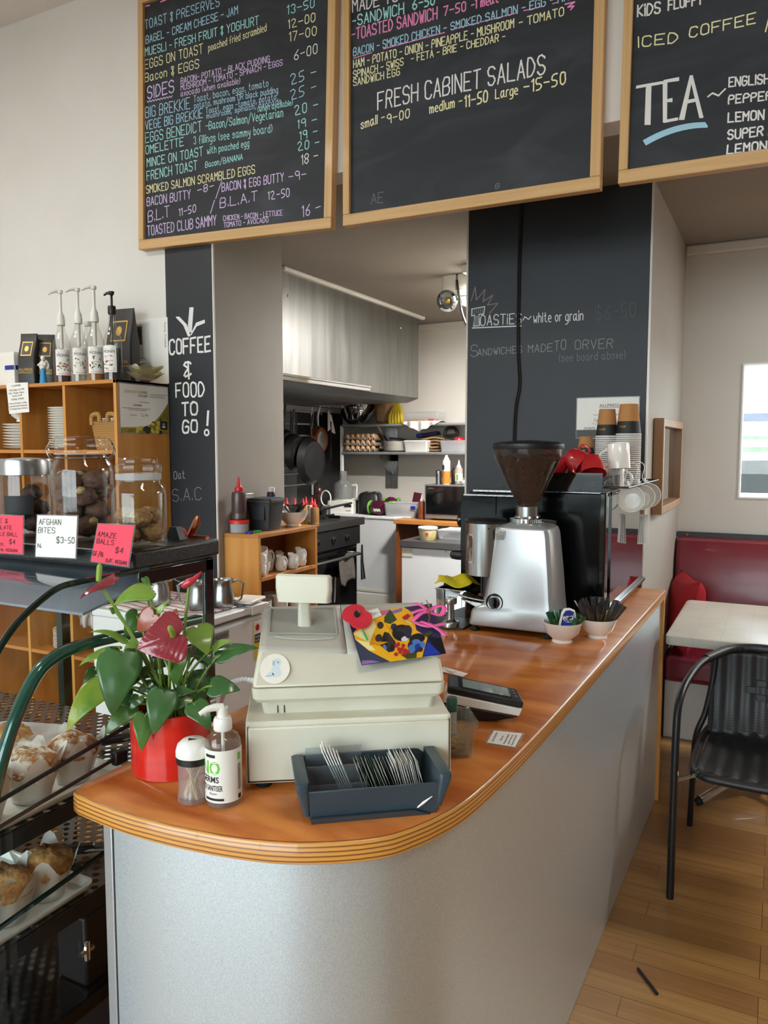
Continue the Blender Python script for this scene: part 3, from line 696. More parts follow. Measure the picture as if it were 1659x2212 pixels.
for k in range(3):
    mark(g, PC, q((118, 765 + k), (143, 675), (150 + k, 762), (208, 692), (195 + k, 772), (260, 730), (225 + k, 795), (292, 785), (240, 850)), .0045, 'taupe')
mark(g, PC, q((120, 822), (207, 806), (200, 855), (168, 858), (172, 932), (132, 936), (140, 862), (120, 868), (120, 822)), .004, 'white')
for k in range(6): mark(g, PC, q((126 + k * 13, 824 - k), (128 + k * 13, 854 - k)), .003, 'grey'); mark(g, PC, q((136 + k * 6, 866), (136 + k * 6, 930)), .0035, 'grey')
mark(g, PC, q((124, 948), (448, 934)), .005, 'white')
g.out('chalk_writing', MM, colf)
# cable down the column
g = G(); pts = [at_y(x, y, 3.386) for x, y in ((1125, 436), (1121, 520), (1118, 640), (1117, 760), (1120, 830), (1112, 880), (1108, 960), (1106, 1050))]
g.tube(spline(pts, 5), .0045, 6); g.tube([p + Vector((.008, .003, 0)) for p in spline(pts, 5)], .003, 6)
single(g, 'power_cable', 'black', 'black cable running down the black column behind the grinder', 'cable', (0, 0, 0))
# ------------------------------------------------------------------ the counter
HC = .905
front = [(-1.052, .898), (-.96, .888), (-.85, .888), (-.727, .905), (-.629, .936), (-.535, .997), (-.489, 1.064), (-.455, 1.172), (-.44, 1.325), (-.431, 1.537), (-.425, 1.888), (-.409, 3.372)]
fr = [(p.x, p.y) for p in spline([(x, y, 0) for x, y in front], 6)]
def offset(pl, d):
    o = []
    for i, (x, y) in enumerate(pl):
        a = pl[max(i - 1, 0)]; b = pl[min(i + 1, len(pl) - 1)]
        t = Vector((b[0] - a[0], b[1] - a[1])).normalized()
        o.append((x - t.y * d, y + t.x * d))
    return o
ctr = thing('serving_counter', 'long serving counter with orange plywood top, rounded corner and grey steel front', 'counter', (0, 0, 0))
g = G()
def oring(d, z): return [(x, y, z) for x, y in offset(fr, d)] + [(-1.08, 3.372, z), (-1.08 + (d > .003) * .003, .93 + d, z), (-1.07, .905 + d, z)]
loft(g, [oring(.004, HC - .037), oring(0, HC - .034), oring(0, HC - .004), oring(.0035, HC)], 0)
g.m[-1] = 1; g.out('worktop', ['plyedge', 'wood'], ctr, ang=50)
pn = offset(fr, .016); pn = [(x, y) for x, y in pn if x > -.985 or y > 1.2]
g = G(); k = len(pn); pb = offset(pn, .012)
for i in range(k - 1):
    (x0, y0), (x1, y1) = pn[i], pn[i + 1]; (a0, b0), (a1, b1) = pb[i], pb[i + 1]
    g.hexa([(x0, y0, .003), (x1, y1, .003), (a1, b1, .003), (a0, b0, .003), (x0, y0, HC - .037), (x1, y1, HC - .037), (a1, b1, HC - .037), (a0, b0, HC - .037)])
g2 = G(); vs = [(x, y, z) for z in (.003, HC - .037) for x, y in pn]; g2.add(vs, [(i, i + 1, k + i + 1, k + i) for i in range(k - 1)])
vs = [(x, y, z) for z in (.003, HC - .037) for x, y in pb]; g2.add(vs, [(i + 1, i, k + i, k + i + 1) for i in range(k - 1)])
g2.out('front_panel', 'paneld', ctr, ang=60)
G().bx(-1.004, -.984, .908, .94, 0, HC - .037).out('corner_trim', 'alu', ctr, bev=.002)
G().bx(-1.0, -.98, .94, 3.36, .06, HC - .037).out('side_panel', 'plyx', ctr)
G().bx(-.45, -.411, 3.352, 3.372, 0, HC - .037).out('end_post', 'plyz', ctr, bev=.002)
# ------------------------------------------------------------------ cash register
RL = Vector((-.801, 1.037, HC)); RY = math.radians(33.8)
reg = thing('cash_register', 'old cream cash register with grey top on the counter corner', 'cash register', RL, RY)
RM = Matrix.Translation(RL) @ Matrix.Rotation(RY, 4, 'Z'); RI = RM.inverted()
g = G(); rloft(g, [(.014, .001, .361, .004, .36, .006), (.018, 0, .362, .003, .362, .008), (.119, .001, .361, .003, .362, .008), (.123, .004, .358, .006, .36, .008)]); g.out('drawer_case', 'regc', reg, ang=35)
g = G(); g.bx(.006, .356, -.004, .004, .02, .115); cdr = g.out('cash_drawer', 'regc', reg, bev=.003)
g = G(); g.bx(.004, .358, -.0005, .003, .0175, .019); g.bx(.0045, .0055, -.0005, .003, .019, .116); g.bx(.3565, .3575, -.0005, .003, .019, .116); g.out('drawer_gap', 'dark', cdr)
for x, y in ((.03, .03), (.33, .03), (.03, .33), (.33, .33)): G().cyl(x, y, 0, .015, .014, .016).out('foot', 'rubber', reg)
g = G(); rloft(g, [(.123, .03, .336, .045, .33, .012), (.146, .026, .342, .042, .332, .012), (.147, .016, .35, .034, .336, .014), (.153, .012, .354, .03, .338, .014), (.172, .011, .356, .03, .338, .012)], cap=(True, True)); g.out('lower_body', 'regc', reg, ang=30)
g = G(); g.hexa([(.011, .03, .173), (.356, .03, .173), (.356, .338, .173), (.011, .338, .173), (.022, .083, .226), (.357, .083, .203), (.357, .33, .252), (.022, .33, .256)]); fas = g.out('fascia', 'regc', reg, bev=.007, seg=3)
def top(x, y): # grey top surface height
    s = (x - .022) / .335; a = .226 - .023 * s; b = .262 + .002 * s
    return a + (b - a) * (y - .083) / .2
for x0, x1 in ((.1825, .356), (.024, .181)):
    g = G(); g.grid(lambda u, v: (x0 + (x1 - x0) * u, .085 + .2 * v, top(x0 + (x1 - x0) * u, .085 + .2 * v)), 12, 12)
    tcv = g.out('top_cover', 'regg', reg, solid=.006)
g = G(); g.hexa([(.022, .285, .2), (.357, .285, .2), (.357, .335, .2), (.022, .335, .2), (.024, .285, top(.02, .285)), (.355, .285, top(.35, .285)), (.35, .33, .245), (.03, .33, .245)]); g.out('rear_hump', 'regg', reg, bev=.006, seg=3)
# recessed well round the customer display
g = G()
def tp(x, y, e=0): return (x, y, top(x, y) + .003 + e)
w = [(.038, .15), (.168, .15), (.168, .268), (.038, .268)]
for i in range(4):
    (xa, ya), (xb, yb) = w[i], w[(i + 1) % 4]
    g.tube([tp(xa, ya, .002), tp(xb, yb, .002)], .0022, 6)
g.grid(lambda u, v: tp(.038 + .13 * u, .15 + .118 * v, .0006), 10, 10); g.out('display_well', mat('well_grey', '9d9b93', .55), tcv)
g = G(); g.tube(bez(tp(.05, .135, .002), tp(.105, .118, .002), tp(.16, .135, .002), 10), .0016, 6); g.out('moulded_ridge', 'regg', tcv)
g = G(); rloft(g, [(.222, .092, .12, .183, .2, .008), (.3, .094, .118, .185, .199, .007)]); g.out('display_pole', 'regc', reg)
g = G(); g.T = Matrix.Translation((.106, .178, .321)) @ Matrix.Rotation(math.radians(-16), 4, 'Z') @ Matrix.Rotation(math.radians(-8), 4, 'X')
rows = [(-.026, -.05, .05, -.012, .014, .006), (.0, -.055, .054, -.014, .016, .007), (.024, -.056, .052, -.012, .014, .006), (.028, -.052, .048, -.008, .01, .004)]
rloft(g, rows); hd_p = g.out('display_head', 'regc', reg)
g = G(); g.T = Matrix.Translation((.106, .178, .321)) @ Matrix.Rotation(math.radians(-16), 4, 'Z') @ Matrix.Rotation(math.radians(-8), 4, 'X')
rloft(g, [(-.025, -.048, .057, .008, .026, .005), (.024, -.052, .058, .006, .022, .005)]); g.out('display_window', 'blackg', hd_p, ang=35)
# round dog sticker on the fascia
fa = Vector((0, .053, .053)).normalized(); fn = Vector((0, -.053, .053)).normalized()
so = Vector((.0, .03, .173))
def FS(u, v, e=.001): return so + Vector((u, 0, 0)) + fa * v + fn * e
g = G()
def disc(cx, cy, rx, ry, e, mi, n=28, rot=0):
    g.poly([FS(cx + rx * math.cos(a) * math.cos(rot) - ry * math.sin(a) * math.sin(rot), cy + rx * math.cos(a) * math.sin(rot) + ry * math.sin(a) * math.cos(rot), e) for a in [2 * PI * i / n for i in range(n)]], mi)
cx, cy = .051, .038
disc(cx, cy, .0265, .03, .0012, 0, 40); disc(cx + .002, cy - .005, .0085, .011, .0014, 1); disc(cx - .001, cy - .011, .012, .006, .0015, 1); disc(cx + .004, cy + .012, .0068, .0085, .0016, 1); disc(cx - .002, cy + .011, .0025, .006, .0017, 2); disc(cx + .006, cy + .012, .0011, .0014, .0018, 3); disc(cx + .003, cy + .015, .0006, .0007, .0018, 3)
disc(cx - .003, cy - .011, .001, .003, .0018, 3, rot=.5); disc(cx - .01, cy - .014, .007, .0014, .0017, 2, rot=.1)
g.out('dog_sticker', [mat('sticker_paper', 'e6e1d6', .4), mat('sticker_dog', 'c9d6dc', .5), mat('sticker_blue', '9fb8c8', .5), 'ink'], fas)
g = G()
for x in (.055, .0665): g.bx(x, x + .0018, .043, .047, .1245, .141)
g.out('slot_marks', 'ink', reg)
# ------------------------------------------------------------------ postcard, poppy, bow on the register
T0 = Vector(tp(.2, .085)); TU = (Vector(tp(.35, .085)) - T0).normalized(); TN = TU.cross(Vector(tp(.34, .28)) - Vector(tp(.34, .085))).normalized()
cpn = (RM.to_3x3() @ TN).normalized(); cpo = RM @ (T0 + TN * .004)
def CPl(zx, zy, e=0):
    d = ray(730 + zx / 6.38, 1280 + zy / 6.38); return CAM + d * ((cpo - CAM).dot(cpn) / d.dot(cpn)) + cpn * e
pc = thing('flower_postcard', 'postcard printed with dark tulips on yellow paper, lying on the cash register', 'postcard', (0, 0, 0))
cr = [(325, 1000), (1490, 838), (1290, 150), (125, 312)]
g = G(); g.hexa([CPl(x, y, -.0006) for x, y in cr] + [CPl(x, y, 0) for x, y in cr]); g.out('card', mat('card_navy', '262b58', .3, coat=.3), pc)
g = G(); pm = {}
pal = dict(y='f0b416', y2='d8930c', c='f3e7a8', g='3c4a26', n='15151f', n2='2b2d4a', b='1f3aa8', b2='4f7cc0', r='b81f26', p='8a6fb0', br='3a2a26', w='dcdce4', gr='3a3f56', pk='c9659a')
mats = []
for k_, v_ in pal.items(): pm[k_] = len(mats); mats.append(mat('card_print_' + k_, v_, .3, coat=.3))
def pg(c, *p):
    e = .0004 + .00003 * len(g.f); g.poly([CPl(x, y, e) for x, y in p], pm[c])
def pd(c, x, y, rx, ry=None, rot=0):
    ry = ry or rx; pg(c, *[(x + rx * math.cos(a) * math.cos(rot) - ry * math.sin(a) * math.sin(rot), y + rx * math.cos(a) * math.sin(rot) + ry * math.sin(a) * math.cos(rot)) for a in [-2 * PI * i / 16 for i in range(16)]])
pg('gr', (325, 1000), (700, 950), (430, 800), (235, 640)); pg('p', (325, 998), (590, 960), (470, 935), (330, 940)); pg('y', (722, 956), (1160, 895), (1235, 620), (1080, 520), (1030, 280), (905, 203), (560, 250), (400, 330), (212, 560), (240, 650), (420, 800))
pg('pk', (560, 260), (720, 235), (690, 290), (590, 330)); pg('p', (720, 262), (890, 212), (880, 262), (760, 300)); pg('c', (215, 580), (430, 690), (525, 470), (500, 390), (330, 470)); pg('c', (240, 650), (430, 800), (520, 800), (420, 690))
pg('y2', (430, 740), (560, 690), (500, 560), (460, 640)); pg('g', (720, 235), (640, 340), (635, 410), (720, 440), (815, 378)); pg('y2', (640, 420), (760, 600), (800, 720), (790, 640), (720, 500)); pd('br', 585, 455, 45, 50)
pd('br', 560, 630, 45, 55, .4); pg('br', (640, 545), (570, 720), (700, 830), (780, 800), (795, 690), (700, 560)); pg('n', (640, 560), (600, 640), (660, 760), (700, 680)); pd('b2', 645, 755, 20, 40, -.4); pd('n', 740, 770, 35, 55)
pd('n2', 770, 480, 45, 50); pd('n', 880, 560, 135, 115); pd('n2', 960, 530, 60, 75); pd('br', 870, 540, 60, 55); pd('n', 850, 600, 70, 60); pd('w', 920, 645, 50, 35, -.3); pd('n2', 960, 610, 26)
pg('g', (860, 860), (950, 922), (1080, 905), (1085, 830)); pd('n', 1090, 640, 110, 70, -.2); pd('n2', 1060, 740, 100, 95); pd('b2', 1020, 780, 50, 65, .5); pd('b2', 1080, 690, 60, 40); pd('b', 1110, 760, 55, 50); pd('b2', 1165, 725, 35, 45); pd('n2', 1130, 790, 40, 35)
for x, y in ((805, 740), (842, 790), (900, 740), (928, 806), (858, 826), (800, 860), (965, 826), (830, 720), (915, 846), (880, 790)): pd('r', x, y, 27)
pg('b', (1240, 690), (1165, 890), (1420, 852)); pg('n', (1235, 620), (1300, 700), (1420, 850), (1485, 835), (1425, 640)); pg('g', (1160, 600), (1240, 620), (1320, 560), (1270, 530)); pg('y2', (430, 690), (700, 690), (560, 740)); pg('r', (880, 350), (960, 300), (1000, 330), (920, 400)); pg('w', (900, 380), (960, 400), (1030, 450), (960, 420))
g.out('picture_print', mats, pc)
pop = thing('felt_poppy', 'red felt poppy with a black centre and green stem, on the left of the postcard', 'poppy', (0, 0, 0))
def felt(name, cx, cy, rx, ry, rot, e):
    g = G(); n = 28
    ring = lambda k, h: [CPl(cx + k * (rx * math.cos(a) * math.cos(rot) - ry * math.sin(a) * math.sin(rot)), cy + k * (rx * math.cos(a) * math.sin(rot) + ry * math.sin(a) * math.cos(rot)), e + h) for a in [-2 * PI * i / n for i in range(n)]]
    loft(g, [ring(1, 0), ring(1, .0025), ring(.8, .0034), ring(.3, .003)]); g.out(name, 'poppy', pop)
felt('petal', 215, 325, 165, 120, -.25, .0045); felt('petal', 310, 430, 158, 120, -.2, .008)
def blob(t, name, m, x, y, r, e0, e1):
    g = G(); n = 20; ring = lambda k, h: [CPl(x + k * r * math.cos(a), y + k * r * math.sin(a), h) for a in [-2 * PI * i / n for i in range(n)]]
    loft(g, [ring(1, e0), ring(1, e1 - .001), ring(.8, e1), ring(.2, e1)]); g.out(name, m, t)
blob(pop, 'centre', 'black', 257, 368, 44, .0105, .0145)
g = G(); g.tube([CPl(335, 540, .005), CPl(405, 676, .004)], .0016, 8); g.out('stem', mat('poppy_green', '2f9a4a', .5), pop)
g = G(); tg = [(385, 270), (470, 385), (603, 325), (550, 226)]
g.hexa([CPl(x, y, .0015) for x, y in tg] + [CPl(x, y, .002) for x, y in tg], 0)
mark(g, lambda x, y: CPl(x, y, .0023), [(420, 320), (450, 285), (455, 320), (480, 295), (500, 300), (520, 290), (590, 300)], .0006, 1, nrm=cpn); mark(g, lambda x, y: CPl(x, y, .0024), [(430, 330), (520, 305), (470, 345)], .0006, 1, nrm=cpn)
tag(g.out('gift_tag', ['paper', 'ink']), 'small white tag with a scribble between the poppy and the postcard', 'tag')
bow = thing('ribbon_bow', 'pink ribbon bow with gold wire on the corner of the postcard', 'bow', (0, 0, 0))
def strip(name, pts, w, mt='ribbon'):
    """flat ribbon through (zx, zy, height) points"""
    P = spline([CPl(x, y, h) for x, y, h in pts], 5); g = G(); vs = []
    for i, p in enumerate(P):
        t = (P[min(i + 1, len(P) - 1)] - P[max(i - 1, 0)]).normalized(); s = t.cross(cpn)
        s = s.normalized() * w / 2 if s.length > 1e-4 else Vector((0, 0, w / 2))
        vs += [p - s, p + s]
    g.add(vs, [(2 * i, 2 * i + 1, 2 * i + 3, 2 * i + 2) for i in range(len(P) - 1)]); return g.out(name, mt, bow, solid=.0006)
strip('loop', [(1240, 300, .006), (1330, 270, .012), (1430, 280, .016), (1455, 315, .013), (1400, 350, .007), (1250, 315, .008)], .0105)
strip('loop', [(1240, 300, .008), (1140, 240, .011), (1040, 205, .009), (1000, 190, .005)], .0095); strip('tail', [(1240, 310, .009), (1140, 310, .012), (1010, 325, .007)], .009); strip('tail', [(1240, 320, .01), (1130, 370, .013), (1025, 425, .006)], .0095)
strip('tail', [(1475, 440, .003), (1350, 490, .006), (1230, 520, .009), (1110, 490, .009), (1060, 440, .006)], .0095); strip('tail', [(1130, 435, .006), (1260, 500, .01), (1380, 550, .007), (1485, 610, .003)], .0095)
g = G(); g.tube(spline([CPl(1212, 140, .006), CPl(1238, 240, .012), CPl(1265, 350, .012), CPl(1250, 420, .012), CPl(1240, 480, .011)], 5), .0009, 6); g.tube(spline([CPl(1270, 340, .013), CPl(1235, 370, .013), CPl(1262, 430, .012)], 5), .0009, 6); g.ell(CPl(1242, 252, .0125), .0024, 8, 6); g.out('gold_wire', mat('gold_wire', 'c9a24a', .25, .9), bow)
# ------------------------------------------------------------------ business card tray
TL_ = Vector((-.646, .993, HC)); TY = math.radians(37.5)
tr = thing('card_tray', 'slate grey desk tray holding business cards in front of the cash register', 'tray', TL_, TY)
g = G()
g.bx(.004, .214, .004, .1, .002, .005)
g.hexa([(.006, 0, .0), (.212, 0, .0), (.212, .004, .0), (.006, .004, .0), (.0, -.009, .055), (.214, -.009, .055), (.214, -.005, .055), (.0, -.005, .055)])
g.hexa([(.004, .1, .0), (.214, .1, .0), (.214, .104, .0), (.004, .104, .0), (-.006, .106, .068), (.218, .106, .068), (.218, .11, .068), (-.006, .11, .068)])
g.out('tray_body', 'tray', tr, bev=.0015)
for x, s in ((0, -1), (.214, 1)):
    g = G()
    rows = []
    for z_, e, y0, y1 in ((.012, 0, -.002, .104), (.06, .012, -.014, .112), (.068, .013, -.013, .111), (.07, .011, -.01, .108)):
        a, b = (x - .006 - e, x + .006 - e * .4) if s < 0 else (x - .006 + e * .4, x + .006 + e)
        rows.append((z_, a, b, y0, y1, .0055))
    rloft(g, rows); g.out('end_bumper', 'tray', tr)
g = G(); g.hexa([(.006, -.004, .0), (.2, -.004, .0), (.2, .0, .0), (.006, .0, .0), (.004, -.012, .012), (.17, -.0105, .012), (.17, -.006, .012), (.004, -.006, .012)]); g.out('front_lip', 'tray', tr)
g = G(); g.tube([(.176, -.0098, .016), (.186, -.0105, .024), (.2, -.012, .034)], [.0012, .0022, .0006], 6); g.out('torn_tape', 'paper', tr)
ac = thing('acrylic_card_holder', 'clear acrylic card holder standing in the left half of the slate tray', 'card holder', TL_, TY)
g = G(); t_ = .0016
for a in ((.004, .1, .0245, .026, .006, .05), (.004, .1, .052, .0536, .006, .07), (.004, .1, .088, .0896, .006, .088), (.004, .0056, .0245, .0896, .006, .055), (.05, .0516, .0245, .0896, .006, .06), (.0985, .1, .0245, .0896, .006, .06)): g.bx(*a)
g.out('divider', 'acry', ac, bev=.0004)
def local(p): return TL_ + Matrix.Rotation(TY, 3, 'Z') @ Vector(p)
cmats = [mat('business_card_' + str(i), c, .5) for i, c in enumerate(('e9e8e4', 'dfe3e0', '47603a', 'efeeea', '32384a'))]
def cardm(nm, w, h, t, m, lean, parent_rot, loc):
    g = G(); g.bx(-t / 2, t / 2, 0, w, 0, h)
    o = g.out(nm, [m, 'ink']); o.location = local(loc); o.rotation_euler = (0, lean, TY); return o
base = {}
for i in range(44):
    u = i / 43; x = .106 + .098 * u + R.uniform(-.0006, .0006); y = .03 + R.uniform(-.004, .004)
    k = (0, 2, 3, 0, 2, 2, 1)[i % 7] if i < 20 else (3, 0, 0, 1, 3, 0)[i % 6]
    if i in (22, 41): k = 4
    if k not in base:
        base[k] = cardm('business_card', .054, .062, .0004, cmats[k], -.3, 0, (x, y, .006)); o = base[k]
    else:
        o = base[k].copy(); COL.objects.link(o); o.location = local((x, y, .006))
    o.rotation_euler = (0, -.38 + R.uniform(-.05, .05) + .12 * (u > .55), TY + R.uniform(-.03, .03)); o.scale = (1, 1, .95 + R.uniform(0, .18) + .12 * (u > .6))
    if k == 2: tag(o, 'dark green business card among the white ones in the slate tray', 'card', 'green business cards in the tray')
    elif k == 4: tag(o, 'navy-blue business card leaning in the right half of the slate tray', 'card', 'navy business cards in the tray')
    else: tag(o, 'white business card leaning in the row in the right half of the slate tray', 'card', 'white business cards in the tray')
b0 = None
for i in range(6):
    p = (.068 + i * .0035, .054, .007)
    if not b0: b0 = cardm('folded_leaflet', .034, .1, .0016, cmats[3], -.4, 0, p); o = b0
    else: o = b0.copy(); COL.objects.link(o); o.location = local(p)
    o.rotation_euler = (0, -.42 + .01 * i, TY); o.scale = (1, 1, 1.0 - .05 * abs(i - 1))
    tag(o, 'tall white leaflet leaning in the acrylic holder of the slate tray', 'leaflet', 'white leaflets in the acrylic holder')
# ------------------------------------------------------------------ glass dish of coins, glue stick
JM = lambda x, y, z=0: RM @ Vector((x, y, z))
d_ = thing('glass_dish', 'square clear glass dish of coins tucked beside the cash drawer', 'dish', JM(.366, .095), RY)
g = G(); rloft(g, [(.0, .006, .052, .006, .07, .008), (.004, 0, .058, 0, .078, .008), (.062, -.002, .06, -.002, .08, .008), (.064, -.008, .066, -.008, .086, .008), (.074, -.009, .067, -.009, .087, .008), (.0745, -.004, .062, -.004, .082, .008), (.062, .003, .055, .003, .075, .006), (.008, .005, .053, .005, .073, .006)], cap=(True, True)); g.out('bowl', glass('thick_dish_glass', (.9, .94, .9), .01, 1.9, .05, (.75, .78, .72)), d_)
cs = None
for i in range(16):
    x = .366 + R.uniform(.016, .042); y = .095 + R.uniform(.018, .06); zz_ = .009 + .0026 * (i // 2)
    k = 'goldc' if i % 3 == 0 else 'silverc'
    g = G(); g.lathe([(.0001, -.0011), (.0125, -.0011), (.0125, .0011), (.011, .0013), (.0105, .0009), (.0001, .0009)], 20)
    o = g.out('gold_coin' if k == 'goldc' else 'silver_coin', k, loc=JM(x, y, zz_)); o.rotation_euler = (R.uniform(-.25, .25), R.uniform(-.25, .25), 0)
    tag(o, 'gold coin lying in the square glass dish' if k == 'goldc' else 'silver coin lying in the square glass dish', 'coin', 'gold coins in the dish' if k == 'goldc' else 'silver coins in the dish')
g = thing('glue_stick', 'dark green capped stick standing upright in the glass coin dish', 'stick', JM(.394, .158, .03))
G().cyl(0, 0, .0, .045, .0095).out('barrel', 'tubg', g, bev=.001); G().lathe([(.0105, .045), (.0112, .05), (.0112, .068), (.0095, .072), (.0001, .072)], 24).out('cap', mat('bottle_green', '2f5a4e', .4), g); G().cyl(0, 0, .0722, .0726, .007).out('cap_badge', 'papers', g)
# ------------------------------------------------------------------ payment terminal on its dock
q = [at_z(968, 1456, .988), at_z(1117, 1488, .962), at_z(1132, 1516, .957), at_z(968, 1482, .985)]
et = thing('payment_terminal', 'black card payment terminal with touch screen in a white dock on the counter', 'payment terminal', (q[0] + q[2]) / 2 * 1.0)
et.location.z = HC; eo = Vector(et.location)
q = [p - eo for p in q]
up_ = (q[1] - q[0]).cross(q[3] - q[0]).normalized()
if up_.z < 0: up_ = -up_
g = G(); lo = [p - up_ * .016 for p in q]; g.hexa([lo[3], lo[2], lo[1], lo[0], q[3], q[2], q[1], q[0]]); g.out('handset', 'black', et, bev=.004, seg=3)
mix = lambda u, v, e=.0006: (q[0] * (1 - u) + q[1] * u) * (1 - v) + (q[3] * (1 - u) + q[2] * u) * v + up_ * e
g = G(); g.poly([mix(.14, .88), mix(.86, .88), mix(.86, .12), mix(.14, .12)], 0); g.poly([mix(.2, .84, .0009), mix(.84, .84, .0009), mix(.84, .16, .0009), mix(.2, .16, .0009)], 1)
for i in range(4):
    for j in range(3): g.poly([mix(.42 + i * .1, .32 + j * .2, .0012), mix(.45 + i * .1, .32 + j * .2, .0012), mix(.45 + i * .1, .26 + j * .2, .0012), mix(.42 + i * .1, .26 + j * .2, .0012)], 2)
for j in range(3): g.poly([mix(.9, .3 + j * .22, .0009), mix(.94, .3 + j * .22, .0009), mix(.94, .2 + j * .22, .0009), mix(.9, .2 + j * .22, .0009)], 3)
g.out('touch_screen', ['blackg', mat('screen_glass', '8a9694', .05, coat=1), mat('screen_keys', '6c7775', .2), 'silverc'], et)
g = G(); a = [lo[3] - up_ * .001, lo[2] - up_ * .001, lo[1] - up_ * .001, lo[0] - up_ * .001]
b = [a[0] * 1.0 + Vector((-.01, 0, -.022)), a[1] + Vector((-.006, -.004, -.016)), a[2] + Vector((-.006, .004, -.016)), a[3] + Vector((-.01, .01, -.022))]
g.hexa(b + a); g.out('dock', 'white', et, bev=.003, seg=3)
c = [p - Vector((0, 0, .001)) for p in b]; e = [Vector((b[0].x - .01, b[0].y + .005, 0)), Vector((b[1].x - .05, b[1].y + .005, 0)), Vector((b[2].x - .05, b[2].y + .02, 0)), Vector((b[3].x - .01, b[3].y + .03, 0))]
g = G(); g.hexa(e + c); g.out('dock_base', 'black', et, bev=.003, seg=3)
g = G(); q = [at_z(*p, HC + .001) for p in ((1048, 1606), (1115, 1617), (1133, 1584), (1064, 1577))]
ux = (q[3] - q[0]).normalized(); uy = (q[0] - q[1]).normalized()
g.hexa([p + Vector((0, 0, 0)) for p in q] + [p + Vector((0, 0, .0008)) for p in q], 0)
ctx = thing('surcharge_card', 'small laminated card surcharge notice lying on the counter edge', 'notice', (0, 0, 0)); g.out('laminate', 'plastic', ctx)
g = G(); mid = sum(q, Vector()) / 4; qi = [mid + (p - mid) * .9 + Vector((0, 0, .0009)) for p in q]; g.poly(qi, 0)
fl = flat(qi[0], (qi[3] - qi[0]).normalized(), (qi[0] - qi[1]).normalized(), Z3, .0003)
wd = (qi[3] - qi[0]).length; hh = (qi[1] - qi[0]).length
for tx, k, wf in (('CARD SURCHARGE', .2, .75), ('Please note:', .45, .4), ('We apply a surcharge to', .62, .8), ('payments made using', .76, .72), ('Paywave and Credit cards', .9, .82)): printed(g, tx, fl, wd * (1 - wf) / 2, -hh * k, wd * wf, .005, 1)
g.out('printed_sheet', ['paper', 'ink'], ctx)
g = G(); q = [at_z(*p, HC + .003) for p in ((945, 1448), (1000, 1462), (1011, 1455), (958, 1440))]
g.add(q, [(0, 1, 2, 3)], 0)
mark(g, lambda x, y: at_z(x, y, HC + .0034), [(962, 1447), (975, 1452), (985, 1452)], .001, 1, nrm=Z3); mark(g, lambda x, y: at_z(x, y, HC + .0034), [(965, 1451), (980, 1456)], .001, 1, nrm=Z3)
tag(g.out('till_receipt', ['paper', 'papers'], solid=.0008), 'white till receipt behind the payment terminal', 'receipt')
# ------------------------------------------------------------------ sanitiser bottle and toothpicks
s_ = thing('sanitiser_bottle', 'clear pump bottle of hand sanitiser with green NO lettering', 'bottle', at_z(487, 1750, HC) + Vector((-.02, .0215, 0)), RY)
PRB = [(.02, 0), (.0285, .002), (.03, .006), (.03, .1), (.029, .108), (.025, .117), (.016, .124), (.0125, .126), (.0125, .13)]
sbt = G().lathe(PRB, 32).out('bottle', 'foil', s_); G().lathe([(.0001, .003), (.0275, .003), (.0285, .006), (.0285, .1), (.0001, .1)], 28).out('gel', glass('clear_gel', (.95, .95, .94), .02, 1.1, .05, (.9, .88, .86)), s_)
g = G(); rr = .0304
cylf = lambda r_, a_c, z0: (lambda u, v: (r_ * math.sin(a_c + u / r_), -r_ * math.cos(a_c + u / r_), z0 + v))
g.grid(lambda u, v: (rr * math.sin(-1.7 + 3.4 * u), -rr * math.cos(-1.7 + 3.4 * u), .012 + .088 * v), 30, 1, 0)
f = cylf(rr + .0004, -.62, 0)
printed(g, 'NO', f, -.0225, .06, .0385, .0225, 1, .02)
printed(g, 'GERMS', f, -.024, .0465, .038, .0105, 2, .016); printed(g, 'HAND SANITISER', f, -.03, .0325, .05, .0095, 2, .012); printed(g, 'kills germs', f, -.004, .026, .014, .004, 2)
g.grid(lambda u, v: f(-.014 + .036 * u, .016 + .004 * v), 10, 1, 2); g.grid(lambda u, v: f(-.012 + .02 * u, .088 + .005 * v), 10, 1, 2)
f2 = cylf(rr + .0004, .95, 0)
for i in range(14): g.grid(lambda u, v: f2(0 + .008 * u, .03 + i * .0032 + .0016 * v), 3, 1, 2)
g.grid(lambda u, v: f2(0 + .008 * u, .08 + .012 * v), 3, 1, 1); g.grid(lambda u, v: f2(0 + .008 * u, .014 + .008 * v), 3, 1, 2)
g.out('label', ['white', mat('neon_green_print', '62c02e', .4), 'ink'], sbt)
g = G(); g.lathe([(.0145, .126), (.0155, .128), (.0152, .142), (.0135, .147), (.009, .148), (.0085, .158), (.009, .159), (.009, .164), (.0001, .166)], 28)
g.tube([(0, 0, .163), (-.012, -.004, .1655), (-.024, -.009, .164), (-.036, -.014, .158)], [.0075, .0065, .0055, .004], 10); g.cyl(0, 0, .012, .126, .003, n=8); g.out('pump', 'white', s_)
tj = thing('toothpick_jar', 'clear jar of toothpicks with white and black lid beside the sanitiser', 'jar', at_z(421, 1742, HC) + Vector((-.018, .0195, 0)), RY)
G().lathe([(.024, 0), (.027, .002), (.0275, .012), (.0255, .016), (.0262, .075), (.025, .075), (.0245, .017), (.0255, .012), (.0001, .004)], 30).out('jar', 'plastic', tj)
G().lathe([(.0275, .067), (.029, .068), (.029, .078), (.0275, .079)], 30).out('lid_band', 'black', tj); G().lathe([(.029, .079), (.029, .088), (.026, .098), (.018, .105), (.0001, .108)], 30).out('lid', 'white', tj)
g = G(); g.poly([(.010 * math.cos(a) - .002, -.006 + .006 * math.sin(a), .1075) for a in [0, 2.1, 4.2]]); g.out('shaker_hole', 'black', tj.children[-1])
